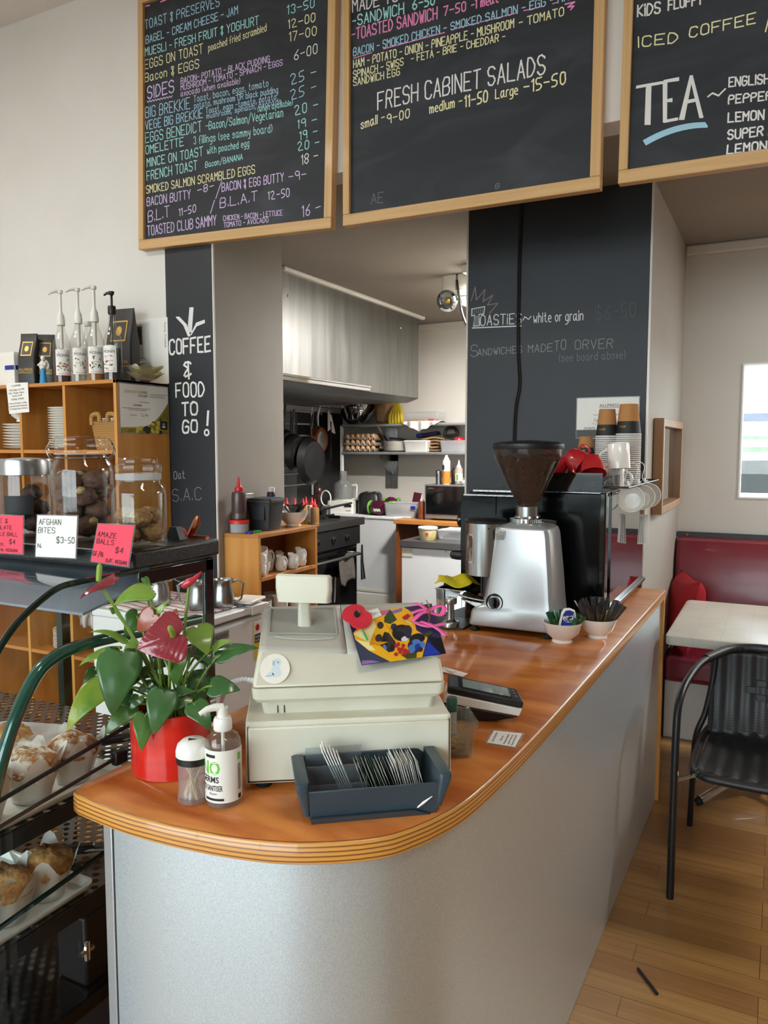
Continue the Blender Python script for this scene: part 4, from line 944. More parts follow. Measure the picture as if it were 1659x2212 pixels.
tp0 = None
for i in range(30):
    a = R.uniform(0, 2 * PI); b = a + PI + R.uniform(-1.2, 1.2); r0 = R.uniform(.006, .02); r1 = R.uniform(.004, .019)
    p = Vector((r0 * math.cos(a), r0 * math.sin(a), .006)); q = Vector((r1 * math.cos(b), r1 * math.sin(b), .068))
    if not tp0:
        g = G(); g.tube([(0, 0, 0), (0, 0, .004), (0, 0, .06), (0, 0, .065)], [.0004, .0011, .0011, .0004], 6); tp0 = g.out('toothpick', 'stick'); o = tp0
    else: o = tp0.copy(); COL.objects.link(o)
    o.location = Vector(tj.location) + p; o.rotation_euler = Vector((0, 0, 1)).rotation_difference(q - p).to_euler()
    tag(o, 'wooden toothpick standing in the clear jar beside the sanitiser', 'toothpick', 'toothpicks in the jar')
# ------------------------------------------------------------------ anthurium
PD = 1.427
px0, py0 = -.9888, 1.0603
pl = thing('potted_anthurium', 'anthurium with maroon flowers in a glossy red pot on the counter corner', 'potted plant', (px0, py0, HC))
G().lathe([(.066, 0), (.0705, .003), (.0715, .01), (.0725, .118), (.0715, .1), (.068, .1), (.067, .118), (.066, .1)], 48).out('pot', 'redpot', pl); G().lathe([(.0001, .102), (.067, .1)], 30).out('soil', 'soil', pl)
po = Vector(pl.location)
view = (CAM - Vector((px0, py0, 1.1))).normalized()
def zp(zx, zy, dd=0): return at_d(140 + zx / 3.77, 1180 + zy / 3.77, PD - dd) - po
def leaf(base, tip, wpx, m, nd=(0, 0, 0), dd0=0, dd1=0, cup=.12, name='leaf', fold=.1, lobes=.22, root=None, stemw=.0022, rib=0):
    b = zp(*base, dd0); t = zp(*tip, dd1); ax = t - b; L = ax.length; ax.normalize()
    nrm = (view + Vector(nd)); nrm = (nrm - ax * nrm.dot(ax)).normalized(); sd = ax.cross(nrm).normalized()
    W_ = wpx / 3.77 / FPX * PD / 2
    g = G(); nu, nv = (30, 40) if rib else (10, 16); vs = []
    def half(s):  # heart outline half width at s in [-lobes,1]
        k = (s + lobes) / (1 + lobes)
        return (math.sin(min(1, k * 2.6) * PI / 2) ** .55) * (1 - k) ** .8 * 1.42 + .0 * k
    pts = []
    for j in range(nv + 1):
        s = -lobes + (1 + lobes) * (j / nv) ** 1.05
        for i in range(nu + 1):
            c = -1 + 2 * i / nu; h = min(half(s), 1.02)
            x = c * h
            if s < 0 and abs(c) < .999: pass
            sh = s + (max(0, .16 - abs(x)) * (1 if s < 0 else 0)) * (-s / lobes if s < 0 else 0) * 1.3
            u = math.sin(sh * PI) * cup * L - fold * abs(x) ** 1.4 * W_ - max(0, s - .7) ** 2 * L * .5 + .012 * L * math.sin(9 * sh + 5 * abs(x)) * abs(x) - rib * W_ * (.5 + .5 * math.cos(34 * (sh - .6 * abs(x)))) * min(1, 4 * abs(x)) - rib * 1.6 * W_ * math.exp(-(x / .05) ** 2)
            pts.append(b + ax * (sh * L) + sd * (x * W_) + nrm * u)
    k = nu + 1
    g.add(pts, [(j * k + i, j * k + i + 1, (j + 1) * k + i + 1, (j + 1) * k + i) for j in range(nv) for i in range(nu)])
    o = g.out(name, m, pl, ang=180, solid=.0008)
    if root is not False:
        rt = root or (Vector((R.uniform(-.025, .025), R.uniform(-.025, .025), .1)))
        mid = (rt + b) / 2 + Vector((0, 0, .03)) + (b - rt) * .05
        g = G(); g.tube(bez(rt, mid, b + nrm * 0 + ax * .001, 10), [stemw] * 10 + [stemw * .8], 7); g.out('petiole', 'stem', o)
    return o, t, nrm
LV = [((680, 355), (395, 475), 225, 'leafl', (-.1, 0, 1.2), .01, .03), ((455, 900), (385, 1385), 335, 'leafd', (0, 0, .3), .06, .075), ((290, 1130), (10, 1502), 230, 'leafy', (-.2, 0, .4), .02, .05), ((530, 1310), (325, 1535), 170, 'leaf', (0, 0, .5), .04, .06),
      ((650, 1385), (625, 1670), 165, 'leaf', (0, 0, .2), .07, .085), ((805, 1205), (720, 1538), 235, 'leafd', (0, 0, .3), .075, .088), ((1060, 1290), (1190, 1498), 190, 'leafd', (0, 0, .4), .07, .085), ((1200, 1140), (1430, 1170), 190, 'leafd', (0, 0, .5), .03, .03),
      ((1265, 885), (1582, 824), 150, 'leafd', (0, 0, .6), 0, .0), ((1080, 670), (1165, 882), 245, 'leafl', (0, 0, .5), .0, .02), ((1212, 832), (1362, 762), 95, 'leafl', (0, 0, .6), 0, .02), ((905, 860), (908, 1132), 195, 'leaf', (0, 0, .3), .03, .045), ((480, 760), (205, 690), 85, 'leafl', (0, 0, 1.5), .0, .02),
      ((415, 850), (110, 970), 120, 'leafl', (0, 0, 1.2), .02, .03), ((590, 800), (470, 900), 150, 'leafl', (0, 0, .5), 0, .01), ((590, 560), (490, 740), 170, 'leaf', (.2, 0, .2), -.03, -.03), ((630, 990), (550, 1140), 115, 'leaf', (0, 0, .3), .03, .04), ((245, 1000), (150, 1112), 90, 'leafd', (0, 0, .6), 0, .02),
      ((1160, 890), (1050, 900), 170, 'leafd', (0, 0, .4), -.02, -.02), ((1150, 1180), (985, 1020), 230, 'leafd', (0, 0, .3), -.02, -.03), ((900, 1200), (1045, 1178), 130, 'leafd', (0, 0, .6), .04, .05), ((640, 1130), (770, 1200), 130, 'leafd', (0, 0, .4), .02, .04), ((510, 1150), (390, 1250), 130, 'leafd', (0, 0, .4), .01, .03),
      ((560, 1240), (430, 1310), 100, 'leafd', (0, 0, .5), .03, .04), ((410, 530), (362, 500), 60, 'leaf', (0, 0, .4), .02, .02), ((715, 580), (855, 435), 70, 'leafl', (.3, 0, .5), .03, .03), ((650, 260), (700, 350), 60, 'leaf', (0, 0, .4), -.01, 0), ((820, 1130), (700, 1040), 150, 'leafd', (0, 0, .6), 0, .0), ((1000, 1110), (1160, 1000), 150, 'leafd', (0, 0, .5), -.03, -.03), ((700, 1010), (560, 1095), 110, 'leafd', (0, 0, .5), .01, .02), ((760, 1190), (860, 1300), 120, 'leafd', (0, 0, .4), .05, .06), ((1000, 1230), (890, 1330), 120, 'leafd', (0, 0, .5), .05, .06), ((500, 1000), (430, 1130), 130, 'leaf', (0, 0, .4), .03, .04), ((1120, 830), (1190, 965), 140, 'leafd', (0, 0, .4), -.01, 0), ((600, 1230), (540, 1330), 110, 'leafd', (0, 0, .4), .05, .06)]
for a in LV: leaf(*a)
def spadix(b, t, r, own):
    g = G(); P = bez(b, (Vector(b) + Vector(t)) / 2, t, 10); g.tube(P, [r * .8] + [r] * 8 + [r * .75, r * .3], 12); g.out('spadix', 'spadix', own)
sp1, t, n = leaf((868, 735), (585, 832), 400, 'spathe', (0, 0, .25), .085, .09, .05, 'spathe', .08, .42, root=Vector((.005, -.01, .1)), stemw=.003, rib=.013)
spadix(zp(885, 730, .09), zp(852, 650, .115), .005, sp1)
leaf((720, 560), (590, 700), 190, 'rust', (0, 0, .2), .04, .03, .1, 'spathe'); leaf((880, 545), (925, 570), 90, 'rust', (0, 0, .4), .03, .03, .1, 'spathe')
sp2, t, n = leaf((290, 315), (122, 425), 130, 'spathe', (0, 0, 2.5), .03, .05, .06, 'spathe', .1, .9, root=Vector((.0, .0, .1)), stemw=.003); spadix(zp(275, 285, .035), zp(285, 140, .035), .005, sp2)
g = G(); P = [zp(955, 332, .02), zp(1000, 300, .022), zp(1060, 262, .022), zp(1115, 203, .02)]; g.tube(spline(P, 4), [.003, .005, .0065, .007, .0075, .0075, .007, .006, .005, .004, .003, .0016, .0006], 10); g.out('flower_bud', 'spather', pl)
g = G(); g.tube(bez(Vector((.012, .0, .1)), zp(960, 800, .01), zp(1012, 308, .02), 12), .0028, 8); g.out('flower_stalk', 'stem', pl)
# ------------------------------------------------------------------ coffee grinder
gd = thing('coffee_grinder', 'tall silver coffee grinder with a clear hopper full of beans on the counter', 'coffee grinder', (-.745, 2.32, HC))
dx = lambda x: x + .745
g = G()
rows = [(.02, -.884, -.609, 0, .19, .02), (.026, -.887, -.607, -.002, .192, .022), (.066, -.88, -.607, -.001, .192, .022), (.078, -.868, -.607, 0, .192, .024), (.088, -.85, -.608, .002, .192, .026), (.12, -.838, -.61, .004, .19, .03), (.2, -.828, -.616, .009, .187, .03), (.32, -.812, -.628, .017, .18, .03), (.338, -.806, -.634, .02, .177, .028), (.348, -.79, -.65, .03, .166, .03), (.352, -.77, -.68, .04, .15, .03)]
rloft(g, [(z_, dx(a), dx(b), y0, y1, r) for z_, a, b, y0, y1, r in rows], n=3); g.out('body', 'alu', gd, ang=24, bev=.003)
for x, y in ((-.868, .02), (-.628, .02), (-.868, .17), (-.628, .17)): G().lathe([(.013, 0), (.015, .004), (.013, .008), (.011, .012), (.011, .024)], 16, (dx(x), y, 0)).out('foot', 'rubber', gd)
cxh, cyh = dx(-.722), .095
G().lathe([(.05, .351), (.052, .353), (.052, .366), (.048, .368), (.042, .369), (.04, .374)], 40, (cxh, cyh, 0)).out('grind_ring', 'chrome', gd)
g = G(); g.lathe([(.0345, .372), (.036, .373), (.036, .404), (.034, .406)], 32, (cxh, cyh, 0)); g.out('collar', 'steel', gd)
g = G()
for i in range(48):
    a = i * 2 * PI / 48; g.T = Matrix.Translation((cxh, cyh, .3595)) @ Matrix.Rotation(a, 4, 'Z'); g.bx(.051, .0535, -.0012, .0012, -.006, .006)
g.out('knurling', 'chrome', gd)
g = G(); g.tube([(cxh + .05, cyh - .01, .362), (cxh + .075, cyh - .015, .362), (cxh + .1, cyh - .018, .358)], [.005, .005, .006], 8); g.out('ring_lever', 'black', gd)
G().lathe([(.034, .405), (.036, .415), (.098, .545), (.106, .56), (.108, .575), (.109, .59), (.1065, .59), (.1045, .565), (.096, .546), (.0345, .416)], 48, (cxh, cyh, 0)).out('hopper', 'hopper', gd); hop = gd.children[-1]
G().lathe([(.112, .588), (.113, .59), (.113, .604), (.111, .606), (.09, .611), (.03, .615), (.0001, .616)], 48, (cxh, cyh, 0)).out('hopper_lid', 'black', hop)
g = G()
def bean(c, r, rot):
    g.T = Matrix.Translation(c) @ rot; s = .0054
    g.ell((0, 0, 0), (s * 1.25, s * .85, s * .7), 8, 6); 
for i in range(900):
    z_ = .42 + (.565 - .42) * (R.random() ** .7); rad = (.036 + (z_ - .415) / .13 * .062 if z_ < .545 else .098) - .0085
    a = R.uniform(0, 2 * PI); n_ = Vector((math.cos(a), math.sin(a), -.4)); bean((cxh + rad * math.cos(a), cyh + rad * math.sin(a), z_), 0, n_.to_track_quat('Z', 'Y').to_matrix().to_4x4() @ Matrix.Rotation(R.uniform(0, PI), 4, 'Z'))
for i in range(240):
    rad = .09 * math.sqrt(R.random()); a = R.uniform(0, 2 * PI); bean((cxh + rad * math.cos(a), cyh + rad * math.sin(a), .566 + R.uniform(-.003, .003)), 0, Matrix.Rotation(R.uniform(0, PI), 4, 'Z'))
g.T = Matrix(); g.lathe([(.022, .408), (.026, .42), (.082, .542), (.086, .562), (.0001, .562)], 24, (cxh, cyh, 0))
tag(g.out('coffee_beans', 'bean', loc=gd.location), 'roasted coffee beans filling the clear grinder hopper', 'coffee beans', kind='stuff')
bx_, by_ = dx(-.852), .07
g = G(); g.lathe([(.064, .178), (.066, .18), (.066, .35), (.064, .352)], 44, (bx_, by_, 0)); dos = g.out('doser', 'steelv', gd)
G().lathe([(.068, .349), (.0695, .351), (.0695, .356), (.064, .362), (.03, .368), (.0001, .37)], 44, (bx_, by_, 0)).out('doser_lid', 'black', dos)
g = G(); am = -2.12; wpt = lambda u, v, r_: (bx_ + r_ * math.cos(am + u), by_ + r_ * math.sin(am + u), v)
P = [(.25 * (1 if c in (0, 3) else -1) * 0, 0) for c in range(4)]
def wring(s, r_): return [wpt(.24 * s * x, .268 + .044 * s * y, r_) for x, y in [(math.copysign(abs(math.cos(t)) ** .35, math.cos(t)), math.copysign(abs(math.sin(t)) ** .3, math.sin(t))) for t in [2 * PI * i / 28 for i in range(28)]]]
loft(g, [wring(1.1, .0664), wring(1.1, .0676), wring(.94, .0676), wring(.94, .0666)], cap=(False, False)); g.out('window_rim', 'chrome', dos)
g = G(); g.add(wring(.95, .0667), [tuple(range(28))]); g.out('doser_window', mat('window_coffee', '4a3226', .12, c2='9a8a80', ns=(40, 40, 14), lo=.45, hi=.62, coat=.6), dos)
g = G(); g.ell((bx_ + .03, by_ - .0585, .335), .003, 8, 6); g.out('rivet', 'black', dos)
g = G(); g.bx(dx(-.846), dx(-.842), .008, .014, .12, .205); g.out('dose_lever', 'black', gd, bev=.001)
g = G(); g.bx(dx(-.845), dx(-.82), .02, .1, .09, .18); g.out('spout', 'black', gd, bev=.005)
g = G(); g.grid(lambda u, v: (dx(-.815 - .105 * u), .005 + .05 * v + .018 * u * (0.5 - v) * 0, .098 + .012 * u * u + .004 * math.cos(v * 6)), 10, 6); g.out('portafilter_fork', 'steel', gd, solid=.006)
g = G(); g.hexa([(dx(-.83), .012, .062), (dx(-.815), .012, .062), (dx(-.815), .05, .062), (dx(-.83), .05, .062), (dx(-.92), .012, .1), (dx(-.815), .012, .09), (dx(-.815), .05, .09), (dx(-.92), .05, .1)]); g.out('fork_bracket', 'steel', gd, bev=.003)
g = G(); g.T = Matrix.Translation((dx(-.797), .006, .1)) @ Matrix.Rotation(PI / 2 - .05, 4, 'X')
g.lathe([(.0001, -.006), (.029, -.006), (.029, .003), (.026, .005), (.024, .003)], 36); g.out('knob_seat', 'black', gd)
g = G(); g.T = Matrix.Translation((dx(-.797), .003, .1)) @ Matrix.Rotation(PI / 2 - .05, 4, 'X'); g.lathe([(.018, 0), (.018, .006), (.016, .008), (.0001, .008)], 30); g.bx(-.005, .005, -.018, .018, .006, .02); g.out('switch_knob', 'blackg', gd, bev=.001)
g = G(); g.poly([(dx(-.801), .0135, .33), (dx(-.768), .0145, .33), (dx(-.768), .0165, .296), (dx(-.801), .0155, .296)][::-1], 0)
for i in range(4): g.bx(dx(-.798), dx(-.772), .0132, .0152, .302 + i * .0045, .3035 + i * .0045, 1)
g.tube([(dx(-.8), .0125, .318), (dx(-.785), .0125, .326), (dx(-.77), .0128, .321)], .0012, 5, 2); g.out('maker_sticker', ['silverc', 'papers', 'gold'], gd)
g = G(); 
for k in range(1): g.hexa([(dx(-.6225), .03, .14), (dx(-.6215), .03, .14), (dx(-.6215), .1, .14), (dx(-.6225), .1, .14), (dx(-.629), .034, .25), (dx(-.628), .034, .25), (dx(-.628), .1, .25), (dx(-.629), .1, .25)], 0)
fb = flat(Vector((dx(-.6205), .034, .148)), Y3, Vector((-.06, 0, 1)).normalized(), X3, .0008)
printed(g, 'M', fb, .002, .065, .027, .03, 1); printed(g, 'M', fb, .032, .065, .027, .03, 2); printed(g, 'M', fb, .002, .03, .027, .03, 2); printed(g, 'M', fb, .032, .03, .027, .03, 1)
g.out('maker_badge', ['gold', mat('badge_green', '123f2c', .3), 'ink'], gd)
# tamper, mat, knock box, cloth
G_ = G(); G_.prism([(-1.06, 2.43), (-.985, 2.3), (-.9, 2.315), (-.9, 2.44), (-.93, 2.47), (-1.06, 2.5)], 0, .008); single(G_, 'tamping_mat', mat('mat_dark', '3a2c24', .5), 'dark tamping mat under the silver tamper beside the grinder', 'mat', (0, 0, HC))
tm = thing('coffee_tamper', 'small silver tamper standing on the dark mat left of the grinder', 'tamper', at_z(977, 1356, HC + .008) + Vector((-.012, .014, 0)))
G().lathe([(.026, 0), (.028, .002), (.028, .014), (.026, .018), (.016, .021), (.0125, .026)], 32).out('base', 'steel', tm); G().lathe([(.0125, .022), (.0118, .03), (.0118, .075), (.0125, .078)], 28).out('shaft', 'steel', tm); G().lathe([(.019, .076), (.0205, .078), (.0205, .093), (.019, .0955), (.012, .0955), (.011, .0945), (.0001, .0945)], 28).out('cap', 'steel', tm)
kb = thing('knock_box', 'shiny steel knock box behind the tamper with a yellow cloth on top', 'knock box', (-.995, 2.515, HC))
rloft(G(), [(0, -.06, .05, -.06, .06, .004), (.1, -.062, .052, -.062, .062, .004), (.101, -.066, .056, -.066, .066, .004), (.104, -.066, .056, -.066, .066, .004), (.104, -.058, .048, -.058, .058, .004), (.01, -.056, .046, -.056, .056, .004)]).out('box', 'mirror', kb, ang=30); 
g = G(); g.T = Matrix.Translation((-.005, 0, .108)) @ Matrix.Rotation(PI / 2, 4, 'Y'); g.cyl(0, 0, -.05, .05, .007, n=12); g.out('knock_bar', 'rubber', kb)
g = G(); g.grid(lambda u, v: (-1.065 + .13 * u + .006 * math.sin(9 * v), 2.455 + .11 * v, HC + .118 + .022 * math.sin(PI * u) * math.sin(PI * v) + .012 * math.sin(7 * u + 4 * v) * (1 - abs(2 * v - 1) * .3) + .02 * (1 - u) * v), 26, 20)
tag(g.out('wiping_cloth', 'yellow', solid=.004, sub=1), 'crumpled yellow cloth lying on the steel knock box', 'cloth')
# ------------------------------------------------------------------ espresso machine
MX0, MX1, MY0, MY1, MZ0, MZ1 = -1.012, -.508, 2.585, 3.39, .975, 1.345
em = thing('espresso_machine', 'large gloss black espresso machine with mirror steel back behind the grinder', 'espresso machine', (0, 0, 0))
G().bx(MX0 + .02, MX1 - .004, MY0 + .01, MY1, MZ0, MZ1 - .004).out('chassis', 'mblack', em, bev=.004)
g = G(); g.T = Matrix.Translation((0, MY0 + .01, 0)) @ Matrix.Rotation(PI / 2, 4, 'X'); g.prism([(MX0, 1.04), (MX0 + .05, .985), (MX1 - .006, .945), (MX1 - .006, MZ1 + .002), (-.735, MZ1 + .002), (-.75, MZ1 - .016), (MX0, MZ1 - .016)], 0, .022); g.out('side_panel', 'mblack', em, bev=.004)
g = G(); g.bx(MX0 + .01, -.75, MY0 - .016, MY1, MZ1 - .018, MZ1 - .012); g.out('group_cover', 'steel', em, bev=.001)
g = G(); g.bx(MX0, -.88, MY0 - .016, MY0 - .012, 1.13, MZ1 - .018); g.out('side_trim', 'mblack', em, bev=.003)
G().bx(MX1 - .004, MX1, MY0 + .03, MY1, .95, MZ1 - .01).out('back_panel', 'mirror', em)
g = G(); g.bx(MX1 - .02, MX1 + .003, MY0 - .013, MY0 + .02, .945, MZ1 + .004); g.out('corner_post', 'blackg', em, bev=.005)
g = G(); g.bx(MX1 - .001, MX1 + .005, MY0 + .075, MY0 + .085, .945, MZ1 + .004); g.out('back_trim', 'blackg', em)
g = G(); g.bx(MX1 - .008, MX1 + .012, MY0 + .02, MY1 + .0, .936, .95); g.out('bottom_rail', 'steel', em, bev=.002)
for x, y in ((-.55, 2.76), (-.55, 3.3), (-.97, 2.76), (-.97, 3.3)): G().lathe([(.022, 0), (.022, .003), (.016, .005), (.016, .035), (.019, .037), (.019, .04), (.016, .042), (.016, .075)], 18, (x, y, HC)).out('foot', 'chrome', em)
g = G(); g.bx(MX0 + .04, MX1 - .01, MY0 + .0, MY1, MZ1 - .003, MZ1 + .003); g.out('cup_tray', 'steel', em)
g = G()
for a in ((-.735, MX1 - .012, MY0 - .004, MY0, MZ1 + .004, MZ1 + .068), (MX1 - .014, MX1 - .01, MY0, MY1 - .01, MZ1 + .004, MZ1 + .055)): g.bx(*a)
g.hexa([(-.79, MY0 - .004, MZ1 + .004), (-.735, MY0 - .004, MZ1 + .004), (-.735, MY0, MZ1 + .004), (-.79, MY0, MZ1 + .004), (-.76, MY0 - .004, MZ1 + .068), (-.735, MY0 - .004, MZ1 + .068), (-.735, MY0, MZ1 + .068), (-.76, MY0, MZ1 + .068)])
g.out('cup_guard', glass('smoked_guard', (.18, .19, .18), .03, 1.5, .05, (.1, .11, .1)), em)
g = G(); g.T = Matrix.Translation((-1.015, 2.74, 1.225)) @ Matrix.Rotation(-PI / 2, 4, 'Y'); g.lathe([(.02, 0), (.03, .002), (.031, .02), (.029, .024), (.029, .05), (.0315, .053), (.0315, .064), (.028, .068), (.0001, .068)], 28); g.out('steam_knob', 'blackg', em)
pf = thing('portafilter', 'black handled portafilter locked in the espresso machine, sticking out left of the grinder', 'portafilter', (0, 0, 0))
g = G(); g.tube([(-1.01, 2.76, 1.085), (-1.03, 2.76, 1.085), (-1.1, 2.76, 1.085), (-1.12, 2.76, 1.085), (-1.127, 2.76, 1.085)], [.012, .018, .0195, .017, .008], 18); g.out('handle', 'black', pf)
g = G(); g.tube([(-1.02, 2.76, 1.085), (-.97, 2.76, 1.085)], .008, 12); g.cyl(-.93, 2.76, 1.06, 1.1, .034, n=28); g.out('basket', 'chrome', pf)
g = G(); g.cyl(-.93, 2.76, 1.1, 1.16, .04, n=28); g.out('group_head', 'chrome', em)
# hanging cups, rail, hooks
g = G(); g.tube([(MX1 - .01, MY0 + .08, MZ1 + .018), (MX1 + .055, MY0 + .08, MZ1 + .018), (MX1 + .055, MY1 - .02, MZ1 + .018), (MX1 - .01, MY1 - .02, MZ1 + .018)], .004, 8); g.out('hanging_rail', 'black', em)
def cup_mesh(parent, m='por', r=.047, h=.058):
    G().lathe([(.0001, 0), (r * .5, 0), (r * .62, .004), (r * .9, h * .5), (r, h), (r * .95, h), (r * .86, h * .52), (r * .56, .009), (.0001, .008)], 32).out('cup_body', m, parent)
    g = G(); g.tube(spline([(r * .86, 0, h * .82), (r * 1.25, 0, h * .9), (r * 1.45, 0, h * .66), (r * 1.3, 0, h * .38), (r * .84, 0, h * .34)], 5), .0042, 8); g.out('handle', m, parent)
hc = thing('coffee_cup', 'white coffee cup hanging from the rail of the espresso machine, nearest of three', 'cup', (0, 0, 0), group='white cups hanging on the rail'); cup_mesh(hc)
cpos = [(1363, 1078, 2.80, None), (1386, 1074, 2.93, 'white coffee cup hanging from the machine rail, middle of three'), (1400, 1070, 3.04, 'white coffee cup hanging from the machine rail, furthest of three')]
hk0 = None
for i, (x, y, Y, l) in enumerate(cpos):
    c = at_y(x, y, Y); axis = Vector((.05, -.93, .18)).normalized(); hdl = Vector((-.25, -.1, 1)); hdl = (hdl - axis * hdl.dot(axis)).normalized(); sd = axis.cross(hdl)
    m = Matrix((hdl, sd, axis)).transposed().to_euler()
    o = hc if i == 0 else dup(hc, (0, 0, 0), label=l)
    o.location = c - axis * .058; o.rotation_euler = m
    hd_ = c - axis * .02 + hdl * .052
    if not hk0:
        tp_ = Vector((MX1 + .055, hd_.y + .01, MZ1 + .06))
        g = G(); b_ = hd_; g.tube([p - b_ for p in spline([b_ + Vector((.008, 0, .012)), b_ + Vector((0, 0, .0)), b_ + Vector((-.012, 0, .02)), b_ + Vector((-.006, .005, .06)), b_ + Vector((-.02, .006, .078)), b_ + Vector((-.04, .006, .07)), b_ + Vector((-.045, .006, .05))], 5)], .0017, 6)
        hk0 = single(g, 'cup_hook', 'white', 'white wire hook above the nearest hanging cup', 'hook', hd_, group='white wire hooks on the machine rail')
    else:
        o = hk0.copy(); COL.objects.link(o); o.location = hd_; o['label'] = ('', 'white wire hook above the middle hanging cup', 'white wire hook above the furthest hanging cup')[i]
# loyalty cards hanging under the cups
for i, (x, l, c) in enumerate(((1385, 'striped narrow card hanging below the cups at the machine back, left one', 'papers'), (1395, 'white narrow card hanging below the cups at the machine back, right one', 'paper'))):
    a = at_y(x, 1112, 3.1 + .03 * i); g = G(); g.hexa([(-.012, 0, -.115), (.014, 0, -.113), (.014, .002, -.113), (-.012, .002, -.115), (-.006, 0, 0), (.008, 0, 0), (.008, .002, 0), (-.006, .002, 0)], 0)
    for k in range(3): g.hexa([(-.008 + k * .008, -.0006, -.11), (-.006 + k * .008, -.0006, -.11), (-.006 + k * .008, -.0001, -.11), (-.008 + k * .008, -.0001, -.11), (-.004 + k * .005, -.0006, -.01), (-.003 + k * .005, -.0006, -.01), (-.003 + k * .005, -.0001, -.01), (-.004 + k * .005, -.0001, -.01)], 1)
    single(g, 'hanging_card', ['paper', 'papers' if i == 0 else 'paper'], l, 'card', a)
# red cups and white mug on top
rc = thing('red_cup', 'red cup lying on its side next to the grinder hopper, handle raised', 'cup', (0, 0, 0), group='red cups on the espresso machine'); cup_mesh(rc, 'red', .045, .07)
def place(o, px, py, Y, axis, hdl, h=.035, label=None):
    c = at_y(px, py, Y); axis = Vector(axis).normalized(); hdl = Vector(hdl); hdl = (hdl - axis * hdl.dot(axis)).normalized(); sd = axis.cross(hdl)
    o.location = c - axis * h; o.rotation_euler = Matrix((hdl, sd, axis)).transposed().to_euler()
    if label: o['label'] = label
place(rc, 1243, 993, 2.76, (.75, -.1, -.55), (-.5, 0, .8))
place(dup(rc, (0, 0, 0)), 1280, 1006, 2.73, (.2, -.5, -.8), (-1, -.1, .1), label='red cup upside down at the right end of the cup guard')
place(dup(rc, (0, 0, 0)), 1204, 1004, 2.76, (-.6, -.1, -.5), (.4, .2, 1), label='red cup partly hidden behind the hopper edge')
place(dup(rc, (0, 0, 0)), 1243, 1030, 2.8, (0, -.1, -1), (-1, -.2, 0), label='red cup upside down at the bottom behind the smoky guard')
wm = thing('white_mug', 'white mug upside down on the red cups on the espresso machine', 'mug', (0, 0, 0))
G().lathe([(.0001, 0), (.036, 0), (.038, .003), (.0395, .09), (.037, .09), (.0355, .008), (.0001, .006)], 36).out('mug_body', 'por', wm)
g = G(); g.tube(spline([(.037, 0, .075), (.055, 0, .08), (.066, 0, .06), (.06, 0, .035), (.038, 0, .02)], 5), .0052, 8); g.out('handle', 'por', wm)
place(wm, 1336, 985, 2.84, (0.06, -.05, -1), (-1, -.25, 0), .045)
mg = dup(wm, (0, 0, 0), label='white mug standing behind the hanging hooks under the upside down mug'); place(mg, 1325, 1030, 2.9, (0, 0, -1), (1, .4, 0), .045)
# paper cup stacks
def cup_stack(px, py_top, Y, r, h, n, names, pitch=.0073):
    top = at_y(px, py_top, Y); first = None
    for i in range(n):
        if not first:
            first = thing('paper_cup', names[0], 'paper cup', (0, 0, 0), group=names[2])
            G().lathe([(r * .72, 0), (r * .985, -h + .004), (r * .97, -h + .004), (r * .7, -.004), (.0001, -.004)], 30).out('cup_wall', 'kraft', first)
            G().lathe([(r * (.72 + .265 * .56) + .0003, -h * .56), (r * .985 + .0003, -h + .004)], 30).out('black_band', 'ink', first)
            G().lathe([(r * .985, -h + .005), (r * 1.02, -h + .004), (r * 1.03, -h + .0015), (r * 1.01, -h)], 30).out('rim', 'paper', first)
            g = G(); hf = lambda u, v: ((r * .915) * math.sin(u / r), -(r * .915) * math.cos(u / r), -h * .80 - v)
            rb = r * (.72 + .265 * .76); printed(g, 'ALLPRESS', lambda u, v: (rb * 1.012 * math.sin((u - .005) / r - .6), -rb * 1.012 * math.cos((u - .005) / r - .6), -h * .74 - v), .0, -.004, .03, .006, 0); g.out('lettering', 'gold', first)
            o = first
        else: o = dup(first, (0, 0, 0), label=names[1], group=names[2])
        o.location = top - Vector((0, 0, pitch * i))
cup_stack(1312, 884, 3.02, .041, .105, 26, ('top paper cup of the middle stack on the espresso machine', 'paper cup nested in the middle stack under its top cup', 'paper cups of the middle stack'))
cup_stack(1359, 873, 3.02, .046, .115, 26, ('top paper cup of the tallest right-hand stack on the espresso machine', 'paper cup nested in the tallest right-hand stack', 'paper cups of the tallest stack'))
cup_stack(1266, 943, 3.02, .034, .075, 16, ('top paper cup of the shortest stack behind the red cups', 'paper cup nested in the shortest stack behind the red cups', 'paper cups of the shortest stack'))
# ------------------------------------------------------------------ sugar bowls and sachets
def bowl_prof(r, h): return [(r * .5, 0), (r * .52, .003), (r * .47, .01), (r * .8, h * .45), (r, h), (r * .96, h), (r * .76, h * .48), (r * .4, .014), (.0001, .013)]
b1 = at_z(1224, 1392, HC) + Vector((-.02, .024, 0)); b2 = at_z(1300, 1382, HC) + Vector((-.018, .024, 0))
single(G().lathe(bowl_prof(.0605, .064), 40), 'sugar_bowl', 'por', 'white bowl of green sachets in front, beside the grinder foot', 'bowl', b1)
single(G().lathe(bowl_prof(.0575, .062), 40), 'sugar_bowl', 'por', 'white bowl of black sugar sticks, right of the green sachets', 'bowl', b2)
def sachet(name, w, l, m, label, grp):
    g = G(); g.grid(lambda u, v: (w * (u - .5), .0028 * math.sin(PI * u) * math.sin(PI * min(1, max(0, (v - .06) / .88))), l * v), 4, 8); g.grid(lambda u, v: (w * (.5 - u), -.0028 * math.sin(PI * u) * math.sin(PI * min(1, max(0, (v - .06) / .88))), l * v), 4, 8)
    g.bx(-w * .2, w * .2, -.0034, -.0027, l * .3, l * .7, 1)
    return tag(g.out(name, m), label, 'sachet', grp)
